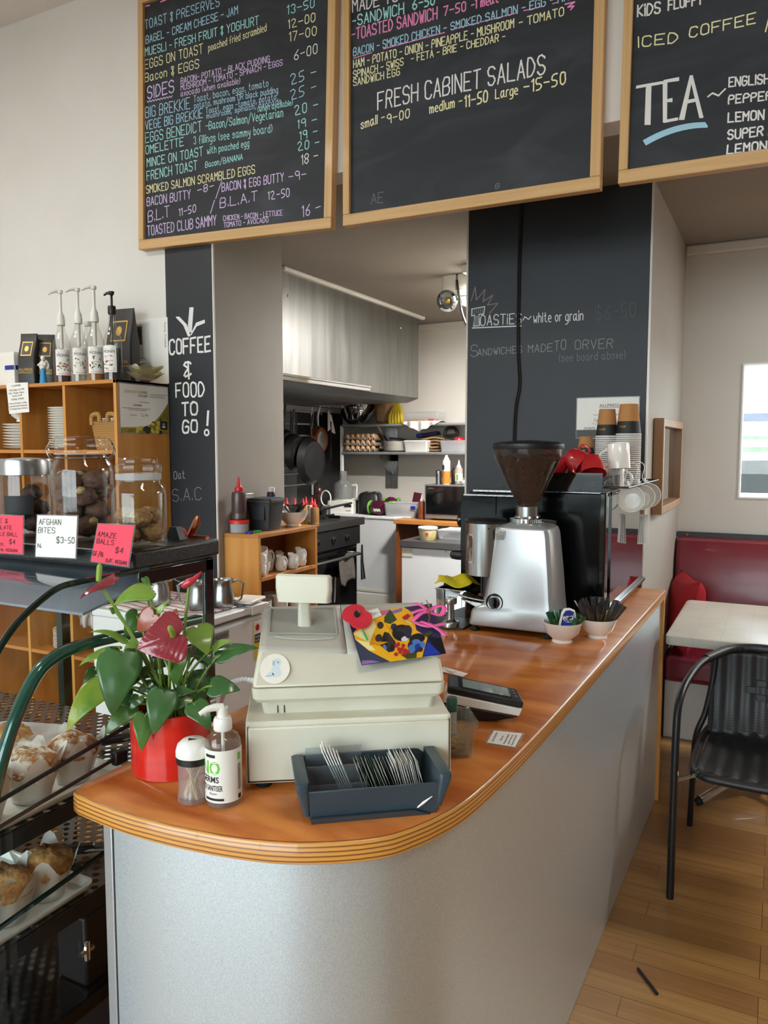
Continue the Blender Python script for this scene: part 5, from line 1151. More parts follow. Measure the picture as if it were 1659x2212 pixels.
def fill(bc, r, z0, n, proto, lean, seed, spread=1):
    rr_ = random.Random(seed); first = proto
    for i in range(n):
        o = proto if i == 0 else proto.copy()
        if i: COL.objects.link(o)
        a = rr_.uniform(0, 2 * PI); k = math.sqrt(rr_.random()); d = Vector((math.cos(a), math.sin(a), 0)); base = Vector(bc) + d * (k * r * .45) + Vector((0, 0, z0))
        ax = (d * k * lean + Vector((rr_.uniform(-.12, .12), rr_.uniform(-.12, .12), 1))).normalized()
        o.location = base; o.rotation_euler = (ax.to_track_quat('Z', 'Y').to_matrix() @ Matrix.Rotation(rr_.uniform(0, 2 * PI), 3, 'Z')).to_euler()
s1 = sachet('sweetener_sachet', .014, .075, [mat('green_foil', '1f5a3a', .25, .3, c2='3f7d55', ns=(60, 60, 20), coat=.5), mat('sachet_print', '8aa83a', .4)], 'green sweetener sachet standing in the front white bowl', 'green sachets in the front bowl')
fill(b1, .05, .022, 34, s1, .75, 3)
s2 = sachet('sugar_stick', .013, .105, [mat('black_sachet', '2a292a', .35, c2='4a4848', ns=(50, 50, 12), coat=.3), 'gold'], 'black sugar stick standing in the rear white bowl', 'black sugar sticks in the rear bowl')
fill(b2, .05, .022, 44, s2, .7, 5)
eq = thing('sweetener_dispenser', 'white and blue sweetener dispenser leaning in the front bowl of green sachets', 'dispenser', b1 + Vector((.018, -.028, .03)))
eq.rotation_euler = (-.15, .12, YAW); eq.scale = (1.25, 1.25, 1.2); eq.location += Vector((.004, -.006, .004))
def eqr(s, y): return [(x * s, y, z_ * s + (1 - s) * .035) for x, z_ in [(-.021, 0), (.016, 0), (.019, .02), (.017, .05), (.012, .062), (0, .066), (-.012, .063), (-.018, .052), (-.022, .02)]]
g = G(); loft(g, [eqr(.9, .0065), eqr(1, .004), eqr(1, -.004), eqr(.9, -.0065)]); g.out('case', 'white', eq)
g = G(); loft(g, [eqr(.82, -.0066), eqr(.8, -.0072)]); g.out('blue_label', 'blue', eq)
g = G(); fe = flat(Vector((-.013, -.0074, .034)), Vector((1, 0, .18)).normalized(), Vector((-.18, 0, 1)).normalized(), NY, .0004); letter(g, 'equal', fe(0, 0), Vector((1, 0, .2)).normalized(), Vector((-.2, 0, 1)).normalized(), NY, .026, .013, .0019, 0, rnd=.05)
g.tube([fe(.003, -.004), fe(.014, -.006), fe(.026, -.002)], .0007, 5); g.out('lettering', 'white', eq)
# certificate on the column behind the cups
a = at_y(1247, 861, 3.39); b = at_y(1378, 945, 3.39); w_, h_ = b.x - a.x, a.z - b.z
ce = thing('framed_certificate', 'white certificate in a clear sleeve on the black column behind the paper cups', 'certificate', (a.x, 3.394, b.z))
G().bx(-.004, w_ + .004, -.003, .002, -.004, h_ + .004).out('sleeve', 'plastic', ce)
g = G(); g.bx(0, w_, -.0045, -.0032, .034, h_, 0); f = flat(Vector((0, -.0046, 0)), X3, Z3, NY); g.bx(0, w_, -.0045, -.0032, 0, .033, 2)
printed(g, 'ALLPRESS', f, .095, h_ - .038, .082, .012, 1); g.bx(.095, .178, -.0052, -.0046, h_ - .042, h_ - .0405, 1); printed(g, 'The Finest Espresso Coffee Class', f, .07, h_ - .075, .13, .006, 1)
letter(g, 'Congrats', f(.075, h_ - .1), X3, Z3, NY, .06, .012, .0012, 1); printed(g, 'Your commitment to good coffee', f, .065, h_ - .112, .14, .005, 1); letter(g, '29/09/11', f(.032, h_ - .135), X3, Z3, NY, .045, .01, .0012, 1)
g.out('certificate_sheet', ['paper', 'ink', 'papers'], ce)
# mirror on the nook side wall
fr0, fr1 = 3.575, 4.3
m_ = thing('wall_mirror', 'oak framed mirror hanging on the side wall of the seating nook', 'mirror', (-.507, fr0, 1.2))
g = G(); g.T = Matrix.Rotation(PI / 2, 4, 'Z'); g.ring(fr1 - fr0, .425, .035, -.045, -.002); g.out('frame', 'frame', m_, bev=.002)
g = G(); g.bx(.002, .014, .035, fr1 - fr0 - .035, .035, .39); g.out('glass', mat('silvered_glass', 'c8cccb', .03, 1), m_)
# ------------------------------------------------------------------ nook: bench, cushion, table, chair
bs = thing('booth_seat', 'burgundy vinyl booth seat along the back wall of the nook', 'bench', (0, 0, 0))
G().bx(-.495, 2.4, 4.14, 4.58, 0, .3).out('base', 'cab', bs, bev=.004)
G().bx(-.495, 2.4, 4.1, 4.5, .302, .44).out('seat', 'vinyl', bs, bev=.03, seg=4)
g = G(); rloft(g, [(.44, -.5, 2.4, 4.43, 4.575, .02), (.9, -.5, 2.4, 4.45, 4.578, .03), (.99, -.5, 2.4, 4.49, 4.578, .03), (1.005, -.495, 2.4, 4.53, 4.578, .02)]); g.out('backrest', 'vinyl', bs)
G().bx(-.505, 2.4, 4.555, 4.585, 1.0, 1.03).out('top_batten', 'gun', bs, bev=.003); g = G()
for i in range(5): g.ell((-.45 + i * .6, 4.553, 1.015), .006, 8, 6)
g.out('batten_pin', 'gold', bs)
g = G(); g.T = Matrix.Translation((-.425, 4.27, .645)) @ Matrix.Rotation(.35, 4, 'Z') @ Matrix.Rotation(.15, 4, 'Y')
pil_f = lambda s: (lambda u, v: (s * .075 * (max(0, (1 - (2 * u - 1) ** 4) * (1 - (2 * v - 1) ** 4))) ** .6, (.36 * (u - .5)) * (1 - .1 * (1 - (2 * v - 1) ** 2)), (.38 * (v - .5)) * (1 - .1 * (1 - (2 * u - 1) ** 2))))
g.grid(pil_f(1), 24, 24); g.grid(pil_f(-1), 24, 24)
single(g, 'scatter_cushion', 'cushion', 'red cushion in the left corner of the burgundy booth seat', 'cushion', (0, 0, 0))
tb = thing('cafe_table', 'white tile-patterned cafe table in the nook behind the wicker chair', 'table', (-.385, 3.225, 0))
g = G(); rloft(g, [(.71, 0, .72, .0, .8, .02), (.715, -.003, .72, -.003, .8, .022), (.746, -.003, .72, -.003, .8, .022), (.75, .003, .72, .004, .8, .02)]); g.out('tabletop', 'table', tb)
G().lathe([(.03, .04), (.03, .71)], 20, (.36, .4, 0)).out('post', 'chrome', tb)
for a in range(4):
    g = G(); d = Vector((math.cos(a * PI / 2 + PI / 4), math.sin(a * PI / 2 + PI / 4), 0)); c = Vector((.36, .4, 0)); g.tube([c + Vector((0, 0, .09)), c + d * .2 + Vector((0, 0, .07)), c + d * .32 + Vector((0, 0, .02))], .02, 10); g.ell(c + d * .325 + Vector((0, 0, .016)), (.018, .018, .016), 10, 8, 1); g.out('table_leg', ['chrome', 'rubber'], tb)
ch = thing('wicker_chair', 'black wicker bistro chair with tubular frame before the white table', 'chair', (0, 2.9, 0))
W2 = .276
g = G(); g.tube(spline([(-W2, -.274, .0), (-W2, -.268, .3), (-W2, -.25, .56), (-W2 + .003, -.21, .655), (-W2 + .02, -.1, .705), (-W2 + .06, .06, .735), (-.13, .2, .752), (0, .225, .757), (.13, .2, .752), (W2 - .06, .06, .735), (W2 - .02, -.1, .705), (W2 - .003, -.21, .655), (W2, -.25, .56), (W2, -.268, .3), (W2, -.274, 0)], 6), .0125, 12); g.out('arm_frame', 'black', ch)
for s in (-1, 1):
    g = G(); g.tube(spline([(s * .27, .288, 0), (s * .262, .25, .2), (s * .25, .18, .4), (s * .22, .19, .5), (s * .2, .2, .62), (s * .19, .2, .74)], 5), .0115, 10); g.out('rear_leg', 'black', ch)
    g = G(); g.tube([(s * W2, -.26, .4), (s * .2, -.2, .415)], .008, 8); g.out('seat_bracket', 'chrome', ch)
g = G()
def seatp(u, v):
    x = -.215 + .43 * u; y = -.235 + .43 * v; e = abs(2 * u - 1)
    return (x * (1 - .08 * v), y, .435 - .022 * math.sin(PI * u) * math.sin(PI * min(1, v * 1.1)) + .003 * math.cos(2 * PI * u * 8) - .02 * max(0, .12 - v) * 8 * .5 + (.0 if v < .9 else .04 * (v - .9) * 10))
g.grid(seatp, 64, 24); g.out('seat', 'wickx', ch, solid=.012)
g = G(); P = [(-.205, .19, .44), (-.222, .1, .425), (-.226, -.14, .425), (-.2, -.225, .422), (-.12, -.243, .418), (.12, -.243, .418), (.2, -.225, .422), (.226, -.14, .425), (.222, .1, .425), (.205, .19, .44)]; g.tube(spline(P, 6), .015, 10); g.out('seat_edge', 'wickx', ch)
g = G()
def backp(u, v):
    x = (-.2 + .4 * u) * (1 - .0 * v); z_ = .44 + .3 * v
    return (x, .2 + .02 * math.sin(PI * u) - .06 * (1 - v) ** 3 + .0025 * math.cos(2 * PI * u * 8), z_)
g.grid(backp, 64, 20); g.out('backrest', 'wick', ch, solid=.008)
for u_ in (0, 1):
    g = G(); P = [backp(u_, .02), backp(u_, .5), backp(u_, .97)]; g.tube(spline(P, 5), .009, 8); g.out('backrest_edge', 'wick', ch)
g = G(); g.tube(spline([(-W2 + .06, .07, .736), (-.13, .2, .753), (0, .226, .758), (.13, .2, .753), (W2 - .06, .07, .736)], 7), .017, 10); g.out('wrapped_top', 'wickx', ch)
g = G()
for i, row in enumerate((1, 2, 3, 2, 1)):
    for k in range(row):
        u = .5 + (k - (row - 1) / 2) * .17; v = .38 + i * .085; p = backp(u, v); g.T = Matrix.Translation((p[0], p[1] - .008, p[2])); g.bx(-.017, .017, -.003, .003, -.012, .012)
g.out('woven_diamond', mat('wicker_plain', '2c2d2e', .4), ch, bev=.002)
ch.location = (.0, 2.9, 0); ch.rotation_euler = (0, 0, 0)
g = G(); p = at_z(1378, 2095, .0); q = at_z(1420, 2150, .0); g.tube([p + Vector((0, 0, .004)), q + Vector((0, 0, .004))], .0042, 6); single(g, 'fallen_stick', 'dark', 'dark thin stick lying on the timber floor', 'stick', (0, 0, 0))
# ------------------------------------------------------------------ cake display cabinet
XC = -1.12
def dots(name, col, sc, rad, metal=1, rough=.35):
    m, nt, out = newmat(name); N = nt.nodes.new; L = nt.links.new
    b = N('ShaderNodeBsdfPrincipled'); b.inputs['Base Color'].default_value = rgb(col); b.inputs['Metallic'].default_value = metal; b.inputs['Roughness'].default_value = rough
    t = N('ShaderNodeTexCoord'); mp = N('ShaderNodeMapping'); mp.inputs['Scale'].default_value = (sc, sc, 0); mp.inputs['Rotation'].default_value = (0, 0, PI / 4)
    vo = N('ShaderNodeTexVoronoi'); vo.voronoi_dimensions = '2D'; vo.inputs['Scale'].default_value = 1; vo.inputs['Randomness'].default_value = 0
    L(t.outputs['Object'], mp.inputs[0]); L(mp.outputs[0], vo.inputs['Vector'])
    c = N('ShaderNodeMath'); c.operation = 'LESS_THAN'; c.inputs[1].default_value = rad; L(vo.outputs['Distance'], c.inputs[0])
    tr = N('ShaderNodeBsdfTransparent'); mx = N('ShaderNodeMixShader'); L(c.outputs[0], mx.inputs[0]); L(b.outputs[0], mx.inputs[1]); L(tr.outputs[0], mx.inputs[2]); L(mx.outputs[0], out.inputs[0]); return m
perf = dots('perforated_steel', '8f8a86', 42, .3)
cb = thing('cake_cabinet', 'curved glass cake display cabinet with green trim and dark granite top', 'display cabinet', (0, 0, 0))
XL = -2.05
g = G(); g.bx(XL, XC, 1.11, 1.372, 1.257, 1.295); g.out('granite_top', 'granite', cb, bev=.007, seg=3)
cv = [(p.y, min(p.z, 1.2555)) for p in [at_x(x, y, XC) for x, y in ((322, 1224), (260, 1231), (215, 1239), (173, 1250), (130, 1270), (87, 1301), (43, 1343), (11, 1386), (-14, 1432), (-34, 1490))]]
cv += [(cv[-1][0] - .012, .98), (cv[-1][0] - .02, .85), (cv[-1][0] - .022, .66), (cv[-1][0] - .022, .47)]
cs_ = [(p.x, p.y) for p in spline([(y, z_, 0) for y, z_ in cv], 4)]
g = G(); n_ = len(cs_) - 1; g.grid(lambda u, v: (XL + (XC - .006 - XL) * u, cs_[round(v * n_)][0], cs_[round(v * n_)][1]), 2, n_); g.out('front_glass', 'pane', cb, ang=80)
g = G(); g.tube([(XC - .004, y, z_) for y, z_ in cs_], .006, 8); g.out('glass_edge', 'greend', cb)
g = G(); g.add([(XC - .002, y, z_ - .004) for y, z_ in cs_] + [(XC - .002, 1.34, .47), (XC - .002, 1.34, 1.2555)], [tuple(range(len(cs_) + 2))]); g.out('end_glass', glass('end_pane', (.9, .94, .92), .01, 1.42), cb)
bar = spline([at_x(x, y, XC + .012) for x, y in ((430, 1338), (330, 1360), (217, 1383), (150, 1403), (110, 1425), (84, 1449), (60, 1490), (35, 1547), (12, 1615), (-8, 1690), (-22, 1750))], 6)
g = G(); rr_ = []
for i, p in enumerate(bar):
    t = (bar[min(i + 1, len(bar) - 1)] - bar[max(i - 1, 0)]).normalized(); nn = Vector((1, 0, 0)).cross(t)
    rr_.append([p + X3 * (a * .01) + nn * (b * .0098) for a, b in ((1, .55), (.6, 1), (-.6, 1), (-1, .55), (-1, -.55), (-.6, -1), (.6, -1), (1, -.55))])
loft(g, rr_); g.out('green_end_bar', 'green', cb, ang=60)
g = G(); g.bx(XC - .008, XC + .004, 1.315, 1.345, .12, 1.256); g.bx(XC - .008, XC + .004, 1.12, 1.345, 1.225, 1.256); g.bx(XC - .008, XC + .004, 1.155, 1.32, 1.045, 1.075); g.out('rear_frame', 'greend', cb, bev=.004)
for x in (XL, -1.6): 
    g = G(); g.bx(x, x + .02, 1.32, 1.345, .12, 1.256); g.out('rear_post', 'greend', cb)
g = G(); g.hexa([(XL, 1.0, 1.188), (XC - .02, 1.0, 1.188), (XC - .02, 1.24, 1.236), (XL, 1.24, 1.236), (XL, 1.0, 1.193), (XC - .02, 1.0, 1.193), (XC - .02, 1.24, 1.241), (XL, 1.24, 1.241)]); g.out('light_shade', mat('shade_grey_blue', '8e97a6', .4, .3), cb)
for z_, y0 in ((.852, .76), (.655, .752)):
    g = G(); g.bx(XL, XC - .012, y0, 1.32, z_ - .002, z_); g.out('perforated_shelf', perf, cb)
    g = G(); g.bx(XC - .016, XC - .01, y0, 1.32, z_ - .03, z_); g.bx(XL, XC - .01, y0 - .006, y0, z_ - .02, z_); g.out('shelf_edge', 'dark', cb)
for a, b, m, r in (((XC + .004, 1.2, .972), (XC + .004, .79, .922), 'dark', .004), ((XC + .003, 1.045, .903), (XC + .003, .785, .878), mat('brown_rod', '4a3a34', .35, .6), .0035), ((XC + .004, 1.05, .735), (XC + .004, .775, .709), 'greend', .005)):
    g = G(); g.tube([a, b], r, 6); g.out('glass_joint', m, cb)
g = G(); g.bx(XC - .004, XC + .012, 1.04, 1.07, .89, .917); g.out('rod_clip', 'black', cb, bev=.003)
G().bx(XL, XC, .745, 1.345, .12, .44).out('base', 'gun', cb, bev=.004); G().bx(XL, XC + .004, .735, 1.35, .44, .47).out('base_rail', 'blackg', cb, bev=.004); G().bx(XL + .03, XC - .03, .8, 1.3, 0, .12).out('plinth', 'black', cb)
g = G(); g.tube([(XC + .006, .96, .55), (XC + .006, .96, .585)], .006, 8); g.tube([(XC + .006, .945, .567), (XC + .006, .975, .567)], .005, 8); g.out('latch', 'chrome', cb)
g = G(); g.bx(XC - .1, XC - .02, .98, 1.2, .471, .61); g.out('motor_box', 'black', cb, bev=.006)
# trays with muffins
def food_tray(z_, y0, y1, x0, x1, label):
    t = thing('serving_tray', label, 'tray', (0, 0, z_), group='white trays in the cabinet')
    rloft(G(), [(.0, x0 + .01, x1 - .01, y0 + .01, y1 - .01, .015), (.003, x0 + .006, x1 - .006, y0 + .006, y1 - .006, .015), (.014, x0, x1, y0, y1, .02), (.016, x0, x1, y0, y1, .02), (.016, x0 + .006, x1 - .006, y0 + .006, y1 - .006, .016), (.004, x0 + .014, x1 - .014, y0 + .014, y1 - .014, .012)]).out('tray', 'white', t)
food_tray(.8535, .772, 1.09, -1.75, XC - .018, 'white tray of sugared muffins on the upper cabinet shelf'); food_tray(.6565, .765, 1.01, -1.75, XC - .018, 'white tray of plain muffins on the lower cabinet shelf')
def muffin(label, group, sug, seed):
    t = thing('muffin', label, 'muffin', (0, 0, 0), group=group); rr_ = random.Random(seed)
    g = G(); g.ell((0, 0, .06), (.0445, .0445, .031), 26, 16, f=lambda d: 1 + .22 * mnoise.noise(d * 2.6 + Vector((seed * 3.1, 0, 0))) + .07 * mnoise.noise(d * 9 + Vector((seed, 5, 0)))); g.cyl(0, 0, .004, .05, .029, .042, 20); g.out('cake', 'sugar' if sug else 'cake', t, ang=180)
    g = G(); ns = 40
    def pp(i, z_): return 0
    vs = []; fs = []
    for j in range(6):
        v = j / 5
        for i in range(ns):
            a = 2 * PI * i / ns; pk = abs(math.cos(2 * a + seed)) ** 3
            h = v * (.05 + .044 * pk); r = .031 + .015 * v + .016 * v * v * pk + .002 * math.sin(9 * a + seed) * v
            vs.append((r * math.cos(a), r * math.sin(a), .001 + h))
    for j in range(5):
        for i in range(ns): fs.append((j * ns + i, j * ns + (i + 1) % ns, (j + 1) * ns + (i + 1) % ns, (j + 1) * ns + i))
    fs.append(tuple(range(ns - 1, -1, -1))); g.add(vs, fs); g.out('paper_case', 'waxp', t, ang=180)
    return t
zt_ = .8595
ms = [(188, 1690, 'sugared muffin at the rear right of the upper tray'), (64, 1722, 'sugared muffin at the rear left of the upper tray'), (30, 1800, 'sugared muffin nearest the front glass on the upper tray'), (140, 1745, 'sugared muffin wrapped high in paper at the front right of the upper tray')]
for i, (x, y, l) in enumerate(ms):
    m = muffin(l, 'sugared muffins on the upper tray', True, i + 1); p = at_z(x, y, zt_); m.location = (min(p.x, -1.195), p.y, zt_)
for i, (x, y, l) in enumerate([(138, 1945, 'plain muffin at the rear right of the lower tray with paper standing up'), (92, 2015, 'plain muffin in front on the lower tray'), (-10, 1980, 'plain muffin cut by the photo edge in the rear of the lower tray'), (-25, 2085, 'plain muffin cut by the photo edge at the front of the lower tray')]):
    m = muffin(l, 'plain muffins on the lower tray', False, i + 11); p = at_z(x, y, .6625); m.location = (min(p.x, -1.195), p.y, .6625)
wp = thing('dessert_plate', 'square white plate with a pastry behind the sugared muffins', 'plate', at_z(30, 1610, .8535)); wp.rotation_euler = (0, 0, .3)
rloft(G(), [(0, -.05, .05, -.05, .05, .01), (.004, -.06, .06, -.06, .06, .012), (.014, -.095, .095, -.095, .095, .014), (.016, -.095, .095, -.095, .095, .014), (.008, -.06, .06, -.06, .06, .012)]).out('plate', 'por', wp)
g = G(); g.ell((0, 0, .02), (.045, .04, .018), 18, 12, f=lumpy(3, .3, 4)); single(g, 'pastry', 'cake', 'brown pastry lying on the square white plate', 'pastry', Vector(wp.location) + Vector((-.01, 0, .006)))
for p, rz, l in ((at_z(272, 1628, .856), .9, 'steel serving tongs with black grip on the upper cabinet shelf'), (at_z(190, 1880, .66), .7, 'steel serving tongs on the lower cabinet shelf')):
    t = thing('serving_tongs', l, 'tongs', p + Vector((-.03, .06, .0)), rz)
    for s in (-1, 1):
        g = G(); g.tube([(-.07, 0, .012), (0, s * .01, .012), (.06, s * .022, .01)], [.006, .005, .008], 8); g.out('arm', 'steel', t)
    g = G(); g.bx(-.075, -.01, -.011, .011, .005, .022); g.out('grip', 'black', t, bev=.005)
# jars on the granite top
SZ = 1.295
vd = Vector((-.7, .714, 0))
def biscuit(name, m, label, cat, group, loc, r, seed, extra=None):
    t = thing(name, label, cat, loc, seed, group); g = G(); g.ell((0, 0, 0), (r, r * .92, r * .75), 28, 20, f=lambda d: 1 + .2 * mnoise.noise(d * 2.2 + Vector((seed * 2.7, 1, 0))) + .12 * mnoise.noise(d * 5 + Vector((seed, 0, 0))) + .06 * mnoise.noise(d * 13)); g.out('body', m, t, ang=180)
    if extra:
        for k in range(extra):
            g = G(); a = seed + k * 1.9; d = Vector((math.cos(a) * .75, math.sin(a) * .75 , .42)).normalized(); g.ell(d * r * .9, (.011, .009, .008), 10, 8, f=lumpy(5, .4, seed + k)); g.out('walnut', mat('walnut', 'a98c5c', .7, c2='c2a878', ns=(90, 90, 90)) if 'walnut' not in bpy.data.materials else bpy.data.materials['walnut'], t)
    return t
j1 = Vector((at_y(57, 1100, 1.2).x, 1.2, SZ)); j2 = Vector((at_y(180, 1100, 1.205).x, 1.205, SZ)); j3 = at_z(303, 1190, SZ) + vd * .054
t = thing('storage_jar', 'glass jar with brushed steel lid and black label, left of the clip-top jar', 'jar', j1, .77)
G().lathe([(.05, 0), (.055, .003), (.056, .01), (.0565, .13), (.054, .142), (.052, .142), (.0535, .13), (.053, .01), (.0001, .006)], 40).out('glass_body', 'glass', t); G().lathe([(.055, .141), (.0575, .142), (.0575, .172), (.056, .177), (.02, .18), (.0001, .18)], 40).out('lid', 'steel', t)
g = G(); g.grid(lambda u, v: (.0572 * math.sin(-.75 + 1.15 * u), -.0572 * math.cos(-.75 + 1.15 * u), .054 + .042 * v), 14, 1); g.out('black_label', 'ink', t.children[0])
for i in range(7): biscuit('truffle_ball', mat('flaked_chocolate', '3a241b', .7, c2='4f3326', ns=(80, 80, 80), bump=1, bs=130) if i == 0 else bpy.data.materials['flaked_chocolate'], 'flaked chocolate ball in the jar with the steel lid', 'sweet', 'chocolate balls in the steel-lidded jar', j1 + Vector((.027 * math.cos(i * 2.094 + (i // 3)), .027 * math.sin(i * 2.094 + (i // 3)), .03 + .034 * (i // 3))), .0245, i)
t = thing('clip_top_jar', 'tall clip-top glass jar of chocolate biscuits in the middle of the granite top', 'jar', j2, .77)
G().lathe([(.056, 0), (.063, .004), (.0655, .014), (.0655, .15), (.062, .168), (.052, .182), (.05, .188), (.0485, .188), (.05, .181), (.06, .166), (.0625, .15), (.0625, .014), (.0001, .008)], 44).out('glass_body', 'glass', t); G().lathe([(.05, .189), (.056, .19), (.057, .196), (.055, .2), (.057, .204), (.057, .212), (.0555, .216), (.055, .223), (.05, .227), (.0001, .228)], 44).out('glass_lid', 'glass', t); G().lathe([(.0505, .1885), (.0565, .1885), (.0565, .1905), (.0505, .1905)], 40).out('seal', 'tubg', t)
g = G(); g.tube([(.0555 * math.cos(a), .0555 * math.sin(a), .181) for a in [2 * PI * i / 36 for i in range(37)]], .0013, 6)
for s in (-1, 1): g.tube(spline([(s * .056, 0, .181), (s * .064, -.004, .19), (s * .066, -.006, .208), (s * .058, -.01, .222)], 5), .0013, 6); g.tube(spline([(s * .056, -.006, .176), (s * .066, -.008, .184), (s * .07, -.012, .2), (s * .062, -.016, .212)], 5), .0013, 6)
g.out('wire_clip', 'chrome', t)
for i in range(12): biscuit('chocolate_biscuit', 'choc', 'chocolate biscuit with walnut in the clip-top jar', 'biscuit', 'chocolate biscuits in the clip-top jar', j2 + Vector((.032 * math.cos(i * 2.094 - .6 + (i // 3)), .032 * math.sin(i * 2.094 - .6 + (i // 3)), .033 + .033 * (i // 3))), .0285, i, 2 if i % 2 == 0 else 0)
t = thing('apothecary_jar', 'small glass jar with stepped glass lid holding oat balls, right end of the granite top', 'jar', j3, .77)
G().lathe([(.046, 0), (.052, .003), (.054, .012), (.054, .11), (.05, .124), (.043, .133), (.0425, .14), (.0405, .14), (.041, .132), (.048, .122), (.0515, .11), (.0515, .012), (.0001, .007)], 40).out('glass_body', 'glass', t); G().lathe([(.0445, .141), (.0445, .153), (.046, .154), (.047, .158), (.046, .168), (.039, .171), (.038, .174), (.0385, .18), (.036, .183), (.0001, .184)], 40).out('glass_lid', 'glass', t); G().lathe([(.043, .138), (.0448, .139), (.0448, .151), (.043, .151)], 36).out('seal', 'tubg', t)
for i in range(6): biscuit('oat_ball', 'oat', 'oat ball in the small glass jar', 'sweet', 'oat balls in the small jar', j3 + Vector((.026 * math.cos(i * 2.094 + .4 + (i // 3)), .026 * math.sin(i * 2.094 + .4 + (i // 3)), .03 + .034 * (i // 3))), .0235, i)
# price cards
def price_card(c, lines, m, label):
    P = [at_y(x, y, 1.086) for x, y in c]
    t = thing('price_card', label, 'price card', P[0]); o = P[0]; P = [p - o for p in P]
    up = (P[3] - P[0]); ri = (P[1] - P[0]); back = Vector((0, .0012, 0)); mid = sum(P, Vector()) / 4
    g = G(); Q = [mid + (p - mid) * 1.05 for p in P]; g.hexa([Q[0], Q[1], Q[1] + back, Q[0] + back, Q[3], Q[2], Q[2] + back, Q[3] + back]); g.out('sleeve', 'plastic', t)
    g = G(); Q = [p - back * .25 for p in P]; g.poly(Q); g.out('card', m, t)
    g = G(); rx = ri.normalized(); uz = up.normalized(); 
    for tx, u, v, w_, h_ in lines: letter(g, tx, P[0] + ri * u + up * v - back * .45, rx, uz, NY, ri.length * w_, up.length * h_, .0011, 0)
    g.out('handwriting', 'ink', t)
    return t
price_card([(-34, 1192), (49, 1197), (50, 1115), (-32, 1112)], [('DATE &', .05, .8, .55, .11), ('CHOCOLATE', .05, .63, .66, .1), ('TRUFFLE BALL', .05, .46, .82, .1), ('$4', .66, .25, .15, .12), ('G/F.', .34, .18, .2, .08), ('N. VEGAN', .45, .05, .42, .07)], 'pink', 'pink price card for a chocolate truffle ball, cut by the left photo edge')
price_card([(77, 1202), (163, 1206), (167, 1115), (81, 1113)], [('AFGHAN', .06, .78, .55, .13), ('BITES', .05, .58, .42, .13), ('$3-50', .52, .35, .44, .14), ('N.', .05, .22, .1, .1)], 'paper', 'white price card reading AFGHAN BITES')
price_card([(197, 1212), (277, 1224), (290, 1135), (212, 1132)], [('AMAZE', .05, .68, .5, .13), ('BALLS', .06, .5, .46, .13), ('$4', .6, .32, .2, .14), ('GF/N.', .02, .16, .28, .12), ('D/F. VEGAN', .4, .04, .54, .09)], 'pink', 'pink price card reading AMAZE BALLS')
# small things at the back of the granite top
g = G(); g.hexa([(-.012, -.01, 0), (.03, -.01, 0), (.03, .01, 0), (-.012, .01, 0), (.002, -.01, .028), (.02, -.01, .028), (.02, .01, .028), (.002, .01, .028)]); single(g, 'bulldog_clip', 'black', 'black clip at the back corner of the granite top', 'clip', at_z(372, 1166, SZ) + Vector((-.01, .012, 0)))
g = G(); g.T = Matrix.Rotation(PI / 2, 4, 'X'); g.lathe([(.006, -.003), (.012, -.003), (.012, .003), (.006, .003), (.006, -.003)], 20); single(g, 'red_ring', 'pink', 'small red ring at the back of the granite top', 'ring', at_z(386, 1164, SZ) + Vector((0, .01, .012)))
g = G(); g.tube([(0, 0, .004), (.02, 0, .034), (.024, 0, .05)], [.008, .01, .004], 8); g.bx(-.002, .05, -.006, .006, 0, .006); single(g, 'vegetable_peeler', 'copper', 'small metal tool at the back of the granite top', 'tool', at_z(418, 1163, SZ) + Vector((-.02, .012, 0)))
# ------------------------------------------------------------------ plywood shelf unit with syrups
SX, SY, ST = -2.523, 2.425, 1.786
su = thing('shelf_unit', 'open plywood shelf unit against the left wall, syrup bottles on top', 'shelf unit', (0, 0, 0)); SL = -3.75; th = .016
G().bx(SX - th, SX, SY, 2.742, 0, ST).out('end_panel', 'plyz', su, bev=.001)
for x in (-2.831, -3.119, -3.42, SL): G().bx(x - th, x, SY, 2.73, 0, ST - .017).out('divider', 'plyz', su)
for z_ in (ST, 1.486, 1.17, .86, .55, .25): G().bx(SL, SX - (th if z_ < ST else 0) + .0, SY + (0 if z_ == ST else .002), 2.742, z_ - th, z_).out('shelf', 'plyx', su, bev=.001)
G().bx(SL, SX - th, 2.73, 2.742, 0, ST - th).out('back_panel', 'plyd', su)
c = [at_x(x, y, SX + .001) for x, y in ((258, 937), (367, 935), (365, 832), (255, 827))]
y0, y1, z0, z1 = c[0].y, min(c[1].y, 2.74), c[0].z, (c[3].z + c[2].z) / 2
t = thing('safety_certificate', 'framed food safety certificate on the side of the plywood shelf unit', 'certificate', (SX + .001, y0, z0)); w_, h_ = y1 - y0, z1 - z0
G().bx(0, .0015, 0, w_, 0, h_).out('sleeve', 'plastic', t)
g = G(); g.bx(.0015, .002, .006, w_ - .006, .006, h_ - .006, 0)
fY = lambda u, v, e=.0024: (e, u, v)
ar = [(w_ - .006 - w_ * .62 * q, h_ * (.14 + .52 * (1 - q) ** 2.2)) for q in [i / 14 for i in range(15)]] + [(.006, h_ * .13), (.006, .006), (w_ - .006, .006)]
g.add([fY(u, v, .0022) for u, v in ar], [tuple(range(len(ar)))], 1)
ar2 = [(w_ - .006 - w_ * .6 * q, h_ * (.11 + .48 * (1 - q) ** 2.2)) for q in [i / 14 for i in range(15)]] + [(.006, h_ * .1), (.006, .006), (w_ - .006, .006)]
g.add([fY(u, v, .0024) for u, v in ar2], [tuple(range(len(ar2)))], 2)
